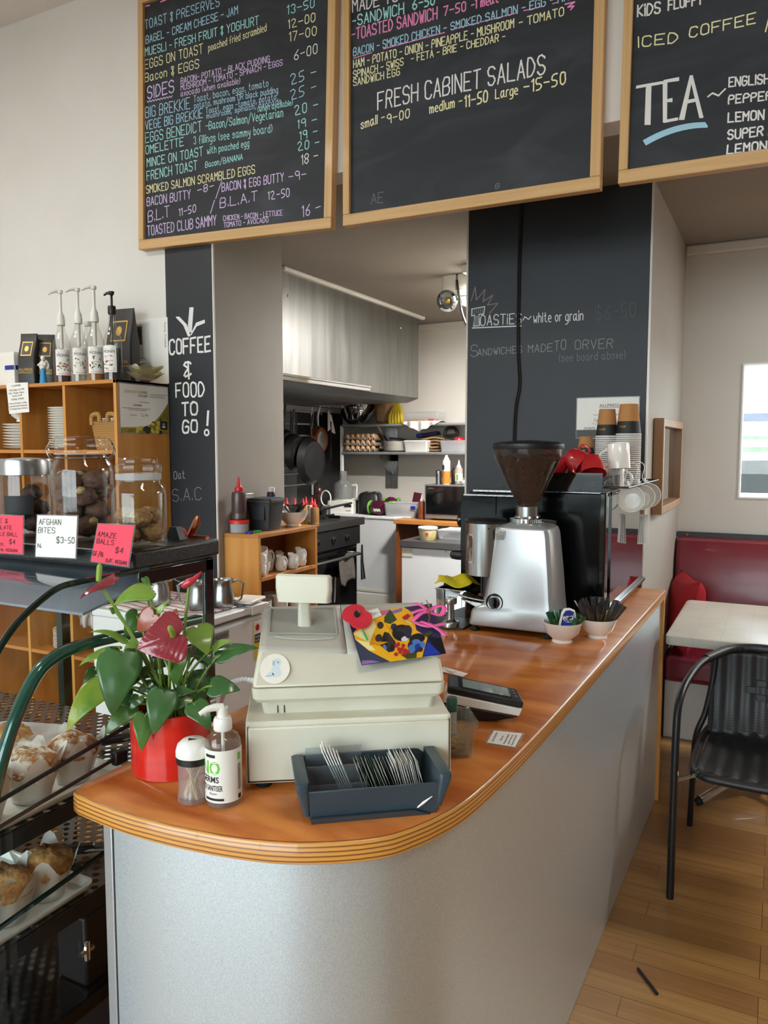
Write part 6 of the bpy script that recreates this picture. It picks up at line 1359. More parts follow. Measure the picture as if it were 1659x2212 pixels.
for i in range(26):
    a = R.uniform(.1, w_ * .9); b = R.uniform(.01, .03 + .12 * max(0, (a - w_ * .5) / w_)); s = R.uniform(.006, .016); g.add([fY(a + s * math.cos(q), b + s * .7 * math.sin(q), .0026 + i * 1e-5) for q in [k * PI / 3 for k in range(6)]], [tuple(range(6))], 3 if i % 2 else 4)
f = lambda u, v: (.0028, u, v)
printed(g, 'CERTIFICATE OF ACHIEVEMENT', f, w_ * .1, h_ * .8, w_ * .46, .012, 5); printed(g, 'FOOD SAFETY', f, w_ * .37, h_ * .735, w_ * .2, .011, 6)
for a, b, ww in ((.38, .63, .2), (.06, .5, .55), (.18, .47, .35), (.6, .8, .36), (.6, .77, .3), (.6, .74, .33)): g.add([fY(w_ * a, h_ * b, .0028), fY(w_ * (a + ww), h_ * b, .0028), fY(w_ * (a + ww), h_ * (b + .008), .0028), fY(w_ * a, h_ * (b + .008), .0028)], [(0, 1, 2, 3)], 7)
printed(g, 'Food Handler', f, w_ * .27, h_ * .55, w_ * .17, .01, 6); letter(g, 'Cu M~', Vector((.0028, w_ * .42, h_ * .35)), Y3, Z3, X3, w_ * .14, .012, .001, 6); printed(g, '13 November 2011', f, w_ * .2, h_ * .36, w_ * .13, .006, 6)
g.bx(.0029, .003, w_ * .8, w_ * .95, h_ * .1, h_ * .27, 6); printed(g, 'JSI', lambda u, v: (.0032, u, v), w_ * .84, h_ * .19, w_ * .06, .01, 0); g.add([(.0032, w_ * .875 + .012 * math.cos(q), h_ * .155 + .004 * math.sin(q)) for q in [k * PI / 6 for k in range(12)]], [tuple(range(12))], 0)
g.out('certificate_sheet', ['paper', 'gold', mat('leaf_photo', '6f6a1e', .5, c2='8f8628', ns=(40, 40, 40)), mat('leaf_photo_dark', '2b2a12', .5), mat('leaf_photo_yellow', 'c8b840', .5), 'gold', 'ink', 'papers'], t)
def ypos(x, y, Y=2.5): return at_y(x, y, Y)
# syrup bottles
def syrup(px, liq, pump, label, words, seed, off=-.25, Y=2.5, level=.07, pumped=True):
    p = ypos(px, 822, Y); t = thing('syrup_bottle', label, 'bottle', (p.x, Y, ST), math.atan2(p.x, -Y) * -1 + off + PI * 0, 'syrup bottles on the shelf unit')
    t.rotation_euler = (0, 0, math.atan2(Y, p.x) - PI / 2 + PI + off - PI)
    out = [(.036, 0), (.039, .003), (.039, .145), (.04, .15), (.039, .155), (.0395, .165), (.036, .185), (.028, .21), (.018, .235), (.0155, .255), (.015, .285), (.0145, .29)]
    gb = G().lathe(out, 32).out('glass_bottle', 'foil', t)
    G().lathe([(.0001, .004), (.037, .004), (.0372, level), (.0001, level)], 28).out('syrup', liq, t)
    g = G(); lr = .0396; cf = lambda u, v, e=0: ((lr + e) * math.sin(u / lr), -(lr + e) * math.cos(u / lr), v)
    g.grid(lambda u, v: cf(-.034 + .068 * u, .035 + .115 * v), 20, 1, 0); f = lambda u, v: cf(u, v, .0006)
    printed(g, 'MONIN', f, -.026, .118, .052, .013, 1); letter(g, 'Le Sirop de', Vector(f(-.018, .134)), X3, Z3, NY, .034, .006, .0008, 2, rnd=.05); printed(g, words, f, -.02, .082, .04, .006, 3); rr_ = random.Random(seed)
    for i in range(16):
        u, v, s = rr_.uniform(-.026, .026), rr_.uniform(.05, .078) + .03 * (i % 3 == 0), rr_.uniform(.003, .007); a0 = rr_.uniform(0, 3); e = .0007 + i * 2e-5
        g.add([cf(u + s * math.cos(q) * math.cos(a0) - s * .5 * math.sin(q) * math.sin(a0), v + s * math.cos(q) * math.sin(a0) + s * .5 * math.sin(q) * math.cos(a0), e) for q in [k * PI / 4 for k in range(8)]], [tuple(range(8))], 4 + rr_.randrange(3))
    for k in range(2): g.grid(lambda u, v: f(-.022 + .044 * u, .043 - k * .003 + .001 * v), 6, 1, 3)
    cset = [('b4602c', '7a4a34', '5f8a4a'), ('a82f3a', '5f8a5a', 'c0d0c0'), ('8fb040', '5f7a30', '3a2a22'), ('9a8a78', '6f4a34', 'b8b0a8')][seed % 4]
    g.out('label', ['paper', 'ink', 'blue', mat('label_pink_%d' % seed, 'c0607a', .6)] + [mat('label_art_%d_%d' % (seed, k), c_, .6) for k, c_ in enumerate(cset)], gb)
    g = G(); k = .29
    if pump == 'white' and pumped:
        g.lathe([(.0155, k - .03), (.018, k - .028), (.018, k - .004), (.016, k), (.0165, k + .012), (.011, k + .022), (.0075, k + .034), (.0068, k + .036), (.0068, k + .11), (.012, k + .113), (.013, k + .12), (.012, k + .127), (.0001, k + .129)], 24)
        g.tube([(0, 0, k + .121), (-.018, -.002, k + .122), (-.038, -.004, k + .114), (-.05, -.005, k + .104)], [.011, .008, .006, .004], 10); g.cyl(0, 0, .16, k - .02, .008, n=12); g.cyl(0, 0, .02, .2, .003, n=8)
    elif pumped:
        g.lathe([(.0155, k - .004), (.017, k), (.017, k + .028), (.015, k + .032), (.006, k + .034), (.005, k + .036), (.005, k + .075), (.009, k + .08), (.012, k + .085), (.012, k + .094), (.0001, k + .096)], 24)
        g.tube([(0, 0, k + .086), (-.02, -.002, k + .087), (-.034, -.003, k + .078)], [.008, .006, .004], 10); g.cyl(0, 0, .02, k, .003, n=8)
    else: g.lathe([(.0155, k - .01), (.017, k - .008), (.017, k + .012), (.0001, k + .013)], 20)
    g.out('pump' if pumped else 'cap', pump, t)
    return t
syrup(136, 'syrupr', 'white', 'syrup bottle with red-brown syrup and white pump, leftmost of the row', 'Caramel', 0, .1); syrup(173, 'cl', 'white', 'syrup bottle with clear syrup and white pump, second from the left', 'Macadamia', 1, .1, level=.05); syrup(208, 'syrup', 'white', 'syrup bottle with amber syrup, tallest white pump, third in the row', 'Vanille', 2, .0, level=.09)
syrup(246, 'blackg', 'black', 'syrup bottle of black coffee syrup with a black pump', 'Cafe', 3, -.5, level=.14); syrup(193, 'cl', 'white', 'capped bottle without a pump standing behind the amber syrup', 'Chai', 1, .2, Y=2.66, pumped=False)
def coffee_bag(px0, px1, pyt, Y, label, rz, dep=.075, wide=None):
    a = at_y(px0, 826, Y); b = at_y(px1, 826, Y); h = at_y(px0, pyt, Y).z - ST; w_ = wide or (b.x - a.x)
    t = thing('coffee_bag', label, 'coffee bag', ((a.x + b.x) / 2, Y, ST), rz)
    g = G(); rloft(g, [(0, -w_ / 2, w_ / 2, -dep / 2, dep / 2, .008), (h * .2, -w_ / 2 - .002, w_ / 2 + .002, -dep / 2 - .003, dep / 2 + .003, .012), (h * .55, -w_ / 2, w_ / 2, -dep / 2, dep / 2, .01), (h * .86, -w_ / 2 + .002, w_ / 2 - .002, -.008, .012, .004), (h, -w_ / 2 + .002, w_ / 2 - .002, -.003, .003, .0025)]); g.out('pouch', 'bagd', t, ang=50)
    g = G(); f = lambda u, v: (u, -dep / 2 + .0 + (v - h * .55) / (h * .31) * (dep / 2 - .008) - .002 if v > h * .55 else -dep / 2 - .0045, v)
    g.add([f(-w_ * .3, h * .56), f(w_ * .3, h * .56), f(w_ * .3, h * .84), f(-w_ * .3, h * .84)], [(0, 1, 2, 3)], 0); fl_ = lambda u, v: (f(u, v)[0], f(u, v)[1] - .0008, v); g.add([fl_(-w_ * .26, h * .58), fl_(w_ * .26, h * .58), fl_(w_ * .26, h * .82), fl_(-w_ * .26, h * .82)], [(0, 1, 2, 3)], 1)
    fl2 = lambda u, v: (f(u, v)[0], f(u, v)[1] - .0014, v); g.add([fl2(-w_ * .08 + .0 * k, h * (.66 + .08 * k)) if 0 else fl2(w_ * .12 * math.cos(q), h * .7 + w_ * .16 * math.sin(q)) for q in [k * PI / 5 for k in range(10)]], [tuple(range(10))], 0)
    g.out('foil_emblem', ['gold', 'bagd'], t); g = G()
    printed(g, 'ALLPRESS', lambda u, v: (u, -dep / 2 - .005, v), -w_ * .4, h * .27, w_ * .8, .012, 0); printed(g, 'ESPRESSO', lambda u, v: (u, -dep / 2 - .005, v), -w_ * .4, h * .22, w_ * .8, .008, 0)
    g.out('foil_lettering', 'gold', t); return t
coffee_bag(52, 82, 722, 2.50, 'black coffee bag with gold emblem, front of the two by the angel', .35, .07, .085); coffee_bag(88, 118, 724, 2.56, 'black coffee bag with gold emblem, half hidden behind the angel figure', .6, .07, .085); coffee_bag(250, 286, 669, 2.66, 'tall dark coffee bag behind the black syrup bottle', .1, .07, .14)
a = ypos(98, 826, 2.47); t = thing('angel_figurine', 'small white and blue angel figurine before the coffee bags', 'figurine', (a.x, 2.46, ST), .5)
G().lathe([(.017, 0), (.0165, .01), (.01, .06), (.009, .072), (.0001, .075)], 24).out('robe', 'sky', t)
g = G(); g.lathe([(.009, .068), (.0115, .076), (.012, .09), (.008, .1), (.004, .103)], 20); g.ell((0, 0, .116), (.0095, .0095, .0115), 14, 10); g.tube([(-.011, 0, .094), (-.018, -.012, .082), (-.006, -.018, .084)], [.004, .0035, .0028], 8); g.tube([(.011, 0, .094), (.014, -.012, .082), (.002, -.018, .084)], [.004, .0035, .0028], 8); g.out('figure', 'por', t)
for s in (-1, 1):
    g = G(); g.grid(lambda u, v: (s * (.004 + .02 * math.sin(PI * v * .9) * u), .011 + .004 * u, .05 + .06 * v), 4, 8); g.out('wing', 'por', t, solid=.002)
a = ypos(0, 826, 2.5); b = ypos(44, 826, 2.5); t = thing('napkin_box', 'white napkin box at the left end of the shelf unit top', 'box', (a.x - .12, 2.47, ST)); w_ = b.x - a.x + .12
g = G(); rloft(g, [(0, 0, w_, 0, .13, .004), (.14, -.004, w_ + .004, -.004, .134, .004), (.158, .004, w_ - .004, .004, .126, .004)]); g.out('box', 'white', t); g = G(); g.bx(w_ - .06, w_ + .0015, -.0045, -.003, .075, .095); g.bx(w_ + .0028, w_ + .0045, .005, .09, .075, .095); g.out('blue_stripe', 'blue', t)
a = at_y(287, 800, 2.746); b = at_y(362, 685, 2.746); w_, h_ = b.x - a.x, b.z - a.z + .0
t = thing('trade_poster', 'white paper poster about fair trading taped to the wall behind the syrup bottles', 'poster', (a.x, 2.746, ST + .004)); h_ = b.z - ST - .004
g = G(); g.bx(0, w_, -.001, .001, 0, h_, 0); f = flat(Vector((0, -.0012, 0)), X3, Z3, NY); g.bx(.01, .065, -.0018, -.001, h_ * .62, h_ * .9, 1); fv = lambda u, v: (w_ - .02 + v * .9, -.0018, h_ * .92 - u)
printed(g, 'Fairly Traded', fv, 0, 0, .11, .012, 1)
for i in range(3):
    for s in (-1, 1): g.add([f(.024 + .013 * i - .006 * s, h_ * .74), f(.028 + .013 * i - .006 * s, h_ * .74), f(.028 + .013 * i + .006 * s, h_ * .86), f(.024 + .013 * i + .006 * s, h_ * .86)], [(0, 1, 2, 3)], 2)
printed(g, 'The Business Of Fairness', f, .012, h_ * .4, .075, .006, 2)
for i in range(7): printed(g, 'Growing responsibly since', f, .012, h_ * (.33 - .035 * i), .1, .0035, 1)
g.out('print', ['paper', 'papers', 'ink'], t)
a = ypos(292, 800, 2.58); t = thing('tilted_glass_jar', 'small glass jar of sugar lying tilted on a black tub, right of the black syrup', 'jar', (a.x, 2.6, ST + .055)); t.rotation_euler = (-.9, .7, 0)
G().lathe([(.03, -.03), (.034, -.026), (.034, .03), (.026, .04), (.026, .05), (.024, .05), (.024, .04), (.032, .03), (.032, -.024), (.0001, -.026)], 28).out('glass_body', 'glass', t); G().lathe([(.0001, -.025), (.0315, -.024), (.0315, .0), (.0001, .012)], 24).out('sugar', 'paper', t); G().lathe([(.027, .044), (.029, .046), (.029, .055), (.0001, .058)], 24).out('lid', 'glass', t)
G_ = G(); G_.lathe([(.036, 0), (.04, .002), (.04, .038), (.0001, .04)], 28); single(G_, 'black_tub', 'black', 'black tub under the tilted glass jar on the shelf unit', 'tub', (a.x - .01, 2.62, ST))
a = ypos(315, 826, 2.52); proto = None
for i, l in enumerate(('amber glass ashtray at the bottom of the pair on the shelf unit corner', 'amber glass ashtray on top of the pair on the shelf unit corner')):
    g = G(); n_ = 48; rw = []
    for r, z_, k in ((.03, 0, 0), (.042, .004, .3), (.074, .026, 1), (.076, .03, 1), (.07, .03, 1), (.05, .01, .3), (.03, .006, 0)):
        rw.append([(r * (1 + .07 * k * math.cos(6 * q)) * math.cos(q), r * (1 + .07 * k * math.cos(6 * q)) * math.sin(q), z_ + .004 * k * math.cos(6 * q)) for q in [2 * PI * j / n_ for j in range(n_)]])
    loft(g, rw); single(g, 'glass_ashtray', glass('amber_glass', (.82, .78, .62), .02, 1.5, .12, (.6, .55, .4)) if i == 0 else bpy.data.materials['amber_glass'], l, 'ashtray', (a.x - .01, 2.53, ST + .026 * i), .3 * i, 'glass ashtrays on the shelf unit')
# coffee price sheet hanging from the shelf edge
P = [at_y(x, y, 2.42) for x, y in ((20, 894), (63, 890), (60, 826), (13, 828))]; t = thing('coffee_price_sheet', 'white typed coffee price sheet hanging from the top edge of the shelf unit', 'notice', P[0]); o = P[0]; P = [p - o for p in P]
g = G(); bk = Vector((0, .001, 0)); g.hexa([P[0], P[1], P[1] + bk, P[0] + bk, P[3], P[2], P[2] + bk, P[3] + bk], 0); rx = (P[1] - P[0]).normalized(); uz = (P[3] - P[0]).normalized(); f = flat(Vector((0, -.0006, 0)), rx, uz, NY); w_ = (P[1] - P[0]).length; h_ = (P[3] - P[0]).length
for tx, v, k in (('COFFEE', .86, .45), ('250 g Bags  $ 14.00', .73, .75), ('Filter - Plunger - Beans -', .63, .8), ('Stovetop  $ 14.00', .54, .5), ('1kg Bags  $ 46.00', .43, .62), ('I need to order these in, so please', .3, .9), ('order with me by Tuesday night', .21, .9), ('for Thursday delivery, thankyou', .12, .9)): printed(g, tx, f, w_ * (1 - k) / 2, h_ * v, w_ * k, .008, 1)
g.out('sheet', ['paper', 'ink'], t)
# plates, bowl, basket in the bays
def plate_prof(r): return [(r * .55, 0), (r * .6, .002), (r * .97, .011), (r, .0135), (r * .98, .0145), (r * .6, .005), (.0001, .0045)]
pb = None
def plates(cx, cy, z0, n, r, pitch, label, group, name='dinner_plate', m='por'):
    o = None
    for i in range(n):
        if not o: o = single(G().lathe(plate_prof(r), 40), name, m, label, 'plate', (cx, cy, z0), 0, group); q = o
        else: q = o.copy(); COL.objects.link(q); q.location = (cx, cy, z0 + pitch * i)
plates(-2.945, 2.55, 1.4865, 17, .1, .0112, 'white plate in the tall stack behind the clip-top jar', 'plates in the tall stack'); plates(-3.25, 2.56, 1.4865, 9, .115, .0135, 'white plate in the shorter stack at the left photo edge', 'plates in the shorter stack')
single(G().lathe(bowl_prof(.07, .06), 36), 'serving_bowl', 'por', 'white bowl standing on the shorter plate stack under the price sheet', 'bowl', (-3.222, 2.52, 1.618))
t = thing('cane_basket', 'woven cane basket of folded napkins in the right bay of the shelf unit', 'basket', (-2.66, 2.6, 1.4865))
g = G(); rloft(g, [(0, -.08, .08, -.1, .1, .02), (.12, -.095, .095, -.115, .115, .022), (.125, -.098, .098, -.118, .118, .022), (.125, -.09, .09, -.11, .11, .02), (.01, -.075, .075, -.095, .095, .018)]); g.out('weave', 'wicker', t)
for s in (-1, 1):
    g = G(); g.tube(spline([(s * .075, -.115, .11), (s * .07, -.117, .15), (s * .03, -.118, .155), (s * .025, -.117, .125)], 5), .011, 8); g.out('handle', 'wicker', t)
for i in range(4): G_ = G(); G_.bx(-.06, .06, -.08, .08, .0, .006); single(G_, 'folded_napkin', 'paper', 'white folded napkin in the cane basket', 'napkin', (-2.66, 2.6, 1.599 + .0075 * i), 0, 'napkins in the cane basket', bev=.002)
plates(-2.68, 2.55, .551, 12, .1, .0115, 'white paper plate in the stack low in the shelf unit, seen through the glass', 'paper plates in the low stack', 'paper_plate', 'paper'); plates(-2.96, 2.55, .551, 8, .1, .0115, 'white plate in the low left stack, seen through the cabinet glass', 'plates in the low left stack')
g = G(); g.grid(lambda u, v: (-.05 + .1 * u + .01 * math.sin(9 * v), -.01 + .012 * math.sin(12 * u), -.16 * v), 20, 10); single(g, 'checked_tea_towel', 'check', 'checked tea towel hanging in the shelf unit, seen through the cabinet glass', 'towel', (-2.72, 2.415, .86), solid=.003)
# ------------------------------------------------------------------ bar fridge, tea towel, milk jugs
fx, fy0, fy1, fh = -1.9, 2.2, 2.635, .85
t = thing('bar_fridge', 'white under-counter fridge behind the plant with a striped towel on top', 'fridge', (0, 0, 0))
G().bx(fx - .56, fx - .05, fy0 + .004, fy1 - .004, .03, fh - .03).out('cabinet', 'fridge', t, bev=.006); G().bx(fx - .56, fx + .004, fy0, fy1, fh - .03, fh).out('top', 'fridge', t, bev=.006, seg=3); G().bx(fx - .048, fx, fy0 + .002, fy1 - .002, .05, fh - .045).out('door', 'fridge', t, bev=.012, seg=3)
for x in (fx - .5, fx - .1):
    for y in (fy0 + .06, fy1 - .06): G().cyl(x, y, 0, .035, .02).out('foot', 'black', t)
g = G(); g.bx(fx - .03, fx + .008, fy1 - .12, fy1 - .02, fh - .035, fh + .003); g.out('handle_trim', 'white', t, bev=.003)
a = at_x(467, 1372, fx); g = G(); g.bx(fx, fx + .002, a.y - .04, a.y + .075, a.z - .025, a.z + .006, 0); printed(g, 'TUSCANY', lambda u, v: (fx + .0026, a.y - .034 + u, a.z - .018 + v), 0, 0, .1, .016, 1); g.out('nameplate', ['alu', 'ink'], t.children[2])
a = at_x(549, 1345, fx); b = at_x(566, 1420, fx); g = G(); g.bx(fx, fx + .0015, a.y, a.y + .05, b.z, a.z + .0, 1); g.bx(fx + .0015, fx + .002, a.y, a.y + .05, a.z - .05, a.z, 0); g.bx(fx + .002, fx + .0025, a.y, a.y + .05, a.z - .085, a.z - .05, 2); printed(g, 'ENERGY', lambda u, v: (fx + .003, a.y + .004 + u, a.z - .066 + v), 0, 0, .04, .01, 4); printed(g, 'RATING', lambda u, v: (fx + .003, a.y + .004 + u, a.z - .081 + v), 0, 0, .04, .01, 4); g.add([(fx + .003, a.y + .008, a.z - .035), (fx + .003, a.y + .03, a.z - .035), (fx + .003, a.y + .03, a.z - .022), (fx + .003, a.y + .036, a.z - .022), (fx + .003, a.y + .019, a.z - .006), (fx + .003, a.y + .002, a.z - .022), (fx + .003, a.y + .008, a.z - .022)], [tuple(range(7))], 3); g.out('energy_label', ['paper', mat('label_yellow', 'e0c020', .5), 'ink', 'red', 'paper'], t.children[2])
g = G(); g.grid(lambda u, v: (fx - .5 + .46 * u, fy0 + .015 + .39 * v, fh + .006 + .004 * math.sin(14 * u + 3 * v)), 24, 20); single(g, 'tea_towel', 'towel', 'red striped white tea towel spread on the white fridge', 'towel', (0, 0, 0), solid=.003)
g = G(); g.bx(-.05, .05, -.07, .07, 0, .012); single(g, 'plastic_slab', 'white', 'flat white plastic piece at the far corner of the fridge top', 'plastic piece', (fx - .05, fy1 - .075, fh + .012), .2, bev=.004)
jg = thing('milk_jug', 'steel milk jug on the striped towel, right of the green cabinet frame', 'jug', (0, 0, 0), group='steel milk jugs on the fridge')
G().lathe([(.0001, 0), (.043, 0), (.046, .006), (.047, .03), (.04, .07), (.037, .085), (.039, .1), (.043, .108), (.0415, .108), (.0375, .1), (.0355, .085), (.0385, .07), (.045, .03), (.0001, .006)], 36).out('jug_body', 'steel', jg)
g = G(); g.tube([(.038, 0, .095), (.06, 0, .105), (.085, 0, .092), (.075, 0, .03), (.06, 0, .018), (.044, 0, .022)], .0042, 6); g.out('handle', 'steel', jg)
for i, (x, y, l) in enumerate([(484, 1313, None), (275, 1300, 'steel milk jug on the fridge behind the cabinet glass, far left'), (345, 1310, 'steel milk jug on the fridge behind the cabinet glass, next to the plant stem'), (432, 1318, 'steel milk jug on the towel half hidden by the green frame')]):
    p = at_z(x, y, fh + .012); o = jg if i == 0 else dup(jg, (0, 0, 0), label=l); o.location = (max(min(p.x - .03, fx - .055), fx - .5), min(max(p.y + .03, fy0 + .06), fy1 - .06), fh + .012); o.rotation_euler = (0, 0, .5 if i != 3 else 3.6)
# power cord from the till
g = G(); P = [RM @ Vector(q) for q in ((.012, .12, .16), (-.02, .16, .15), (-.05, .2, .12), (-.07, .24, .04))]; S = spline(P, 10); g.tube(S, .004, 8)
for i in range(0, 24, 2): q = S[i]; g.ell(q, (.006, .006, .006), 8, 6)
g.T = Matrix(); g.v = [tuple(RI @ Vector(v)) for v in g.v]; g.out('power_lead', 'fridge', reg)
# ------------------------------------------------------------------ mug cubby by the reveal
KX0, KX1, KY0, KY1, KT = -2.25, -2.058, 2.785, 3.275, 1.108
cu = thing('mug_cubby', 'plywood cubby of mugs and jugs standing against the pillar reveal', 'cubby', (0, 0, 0)); th = .017
G().bx(KX0, KX1, KY0, KY0 + th, 0, KT - th).out('end_panel', 'plyz', cu, bev=.001); G().bx(KX0, KX1, KY1 - th, KY1, 0, KT - th).out('end_panel', 'plyz', cu, bev=.001); G().bx(KX0, KX0 + .01, KY0 + th, KY1 - th, .1, KT - th).out('back_panel', 'plyd', cu)
for z_ in (KT, .912, .7, .4): G().bx(KX0 + (.01 if z_ < KT else 0), KX1, KY0 + (th if z_ < KT else 0), KY1 - (th if z_ < KT else 0), z_ - th, z_).out('shelf', 'plyx', cu, bev=.001)
def on(x, y, z_, d=.03): return at_z(x, y, z_) + Vector((-.6, .8, 0)) * d
def mug(label, loc, rz, group='white mugs in the plywood cubby', r=.04, h=.062, m='por'):
    t = thing('mug', label, 'mug', loc, rz, group)
    G().lathe([(.0001, 0), (r * .55, 0), (r * .6, .003), (r * .9, h * .45), (r, h), (r * .94, h), (r * .84, h * .48), (r * .5, .007), (.0001, .006)], 30).out('mug_body', m, t)
    g = G(); g.tube(spline([(r * .9, 0, h * .85), (r * 1.4, 0, h * .9), (r * 1.55, 0, h * .6), (r * 1.35, 0, h * .3), (r * .78, 0, h * .25)], 5), .004, 8); g.out('handle', m, t); return t
m0 = mug('white cup at the front end of the cubby shelf under the tilted cup', (-2.1, 2.855, .9125), -.6, r=.046)
m1 = dup(m0, (-2.105, 2.853, .976), -.4, 'white cup stacked on the cup at the front end of the cubby shelf', rot=(.25, .2, -.4)); dup(m0, (-2.19, 2.87, .9125), 2, 'white cup at the back of the cubby shelf behind the stacked cups')
def creamer(label, loc, rz, h=.07, k=1.0):
    t = thing('cream_jug', label, 'jug', loc, rz, 'white jugs in the plywood cubby'); n_ = 30; rows = []
    for r, z_, e in ((.016, 0, 0), (.022, .003, 0), (.028, .3 * h, 0), (.022, .68 * h, 0), (.0195, .8 * h, 0), (.024, h, .35), (.022, h, .35), (.017, .8 * h, 0), (.02, .66 * h, 0), (.024, .3 * h, 0), (.012, .08 * h, 0)):
        rows.append([((r * (1 + e * max(0, -math.cos(q)) ** 4)) * math.cos(q) * k, r * math.sin(q) * k, z_ + (.006 if e and math.cos(q) < -.7 else 0)) for q in [2 * PI * j / n_ for j in range(n_)]])
    g = G(); loft(g, rows); g.out('jug_body', 'por', t)
    g = G(); g.tube(spline([(.02 * k, 0, .82 * h), (.038 * k, 0, .95 * h), (.046 * k, 0, .7 * h), (.036 * k, 0, .4 * h), (.026 * k, 0, .36 * h)], 5), .0032, 8); g.out('handle', 'por', t); return t
creamer('tall white jug behind the small jugs in the cubby', (-2.16, 2.985, .9125), -.3, .1, 1.25)
cj = creamer('small white jug with pear shape, first beside the cups in the cubby', (-2.095, 3.01, .9125), -.3, .07)
dup(cj, (-2.085, 3.095, .9125), -.4, 'small white jug with pear shape, second in the cubby row'); c2 = creamer('taller white jug at the far end of the cubby row', (-2.1, 3.185, .9125), -.4, .085, 1.1); dup(cj, (-2.18, 3.12, .9125), -.8, 'small white jug at the back of the cubby row')
plates(-2.15, 2.89, .7005, 9, .07, .009, 'white saucer in the stack on the lower cubby shelf', 'saucers in the cubby', 'saucer')
m2 = mug('tall white mug on the lower cubby shelf beside the saucers', (-2.11, 3.02, .7005), -.5, r=.042, h=.09); dup(m2, (-2.1, 3.14, .7005), -.8, 'tall white mug at the far end of the lower cubby shelf'); dup(m2, (-2.19, 3.06, .7005), 1, 'tall white mug at the back of the lower cubby shelf')
# on top of the cubby
t = thing('red_lidded_tub', 'clear tub with a red lid under the brown sauce bottle', 'tub', (-2.203, 2.838, KT))
G().lathe([(.04, 0), (.042, .002), (.0435, .045), (.042, .045), (.04, .004), (.0001, .003)], 30).out('tub', 'tubg', t); G().lathe([(.0001, .004), (.039, .004), (.04, .025), (.0001, .025)], 24).out('filling', 'carton', t); G().lathe([(.0455, .042), (.0465, .043), (.0465, .056), (.044, .059), (.0001, .059)], 32).out('lid', mat('red_plastic', 'd02a22', .35), t)
def squeeze(name, label, loc, r, h, body, cap, group=None, cat='sauce bottle'):
    t = thing(name, label, cat, loc, 0, group)
    G().lathe([(r * .9, 0), (r, .004), (r, h * .2), (r * .97, h * .22), (r, h * .25), (r, h * .86), (r * .9, h * .97), (r * .55, h), (.0001, h)], 28).out('bottle', body, t)
    G().lathe([(r * .56, h), (r * .58, h + .004), (r * .56, h + r * .5), (r * .42, h + r * .55), (r * .3, h + r * .75), (r * .12, h + r * 1.9), (.0001, h + r * 1.95)], 24).out('nozzle_cap', cap, t); return t
squeeze('sauce_bottle', 'large brown sauce bottle with a red nozzle on the red-lidded tub', Vector(t.location) + Vector((0, 0, .0595)), .034, .13, mat('bbq_sauce', '4a3432', .35, c2='54403d', coat=.2), mat('red_cap', 'c4262a', .35))
t = thing('black_bin', 'black lidded bin on the cubby beside the brown sauce bottle', 'bin', (-2.162, 2.99, KT), 0)
rloft(G(), [(0, -.05, .05, -.05, .05, .012), (.13, -.065, .065, -.062, .062, .014), (.132, -.07, .07, -.067, .067, .014), (.142, -.07, .07, -.067, .067, .014)], ).out('bin_body', 'gun', t); g = G(); rloft(g, [(.1425, -.068, .068, -.065, .065, .014), (.15, -.066, .066, -.063, .063, .014), (.154, -.05, .05, -.05, .05, .012)]); g.out('lid', 'black', t); g = G(); g.bx(-.035, .035, -.0665, -.063, .05, .115); g.out('front_panel', 'gun', t, bev=.002)
bp = Vector(t.location)
t = thing('vitamin_bottle', 'small blue and yellow labelled bottle with white cap behind the black bin', 'bottle', (-2.2, 3.085, KT))
G().lathe([(.02, 0), (.021, .002), (.021, .165), (.016, .175), (.0001, .175)], 24).out('bottle', 'brown', t); G().lathe([(.0212, .11), (.0212, .16)], 24).out('label', 'blue', t); g = G(); g.ell((.004, -.018, .135), (.01, .004, .014), 12, 8); g.out('label_badge', 'gold', t); G().lathe([(.017, .174), (.018, .175), (.018, .195), (.0001, .197)], 24).out('cap', 'white', t)
G_ = G(); G_.bx(-.005, .005, -.045, .045, 0, .172); single(G_, 'grey_carton', 'silverc', 'grey carton standing behind the black bin, left of the vitamin bottle', 'box', (-2.242, 2.95, KT), 0, bev=.002)
bw = Vector((-2.15, 3.2, KT))
single(G().lathe(bowl_prof(.075, .072), 40), 'cutlery_bowl', 'por', 'white bowl of black cutlery on the far end of the cubby', 'bowl', bw)
c0 = None
for i in range(26):
    a = R.uniform(0, 2 * PI); r = .05 * math.sqrt(R.random()); ax = Vector((math.cos(a) * .9, math.sin(a) * .9, R.uniform(.5, 1.2))).normalized()
    if not c0:
        g = G(); g.bx(-.005, .005, -.001, .001, -.035, .02); g.bx(-.008, .008, -.0012, .0012, .018, .035); c0 = single(g, 'plastic_cutlery', 'black', 'black plastic cutlery piece in the white bowl on the cubby', 'cutlery', (0, 0, 0), 0, 'black cutlery in the white bowl', bev=.0008); o = c0
    else: o = c0.copy(); COL.objects.link(o)
    o.location = bw + Vector((r * math.cos(a), r * math.sin(a), .074 + R.uniform(0, .012))); o.rotation_euler = ax.to_track_quat('Z', 'Y').to_euler()
for x, m, l in ((531, 'blue', 'blue bottle lid lying on the front edge of the cubby'), (556, mat('green_lid', '2f9a48', .4), 'green bottle lid lying on the front edge of the cubby')):
    single(G().lathe([(.0001, 0), (.017, 0), (.018, .001), (.018, .01), (.016, .01), (.0155, .003), (.0001, .003)], 26), 'bottle_lid', m, l, 'lid', (-2.125, 2.812 if x == 531 else 2.868, KT))
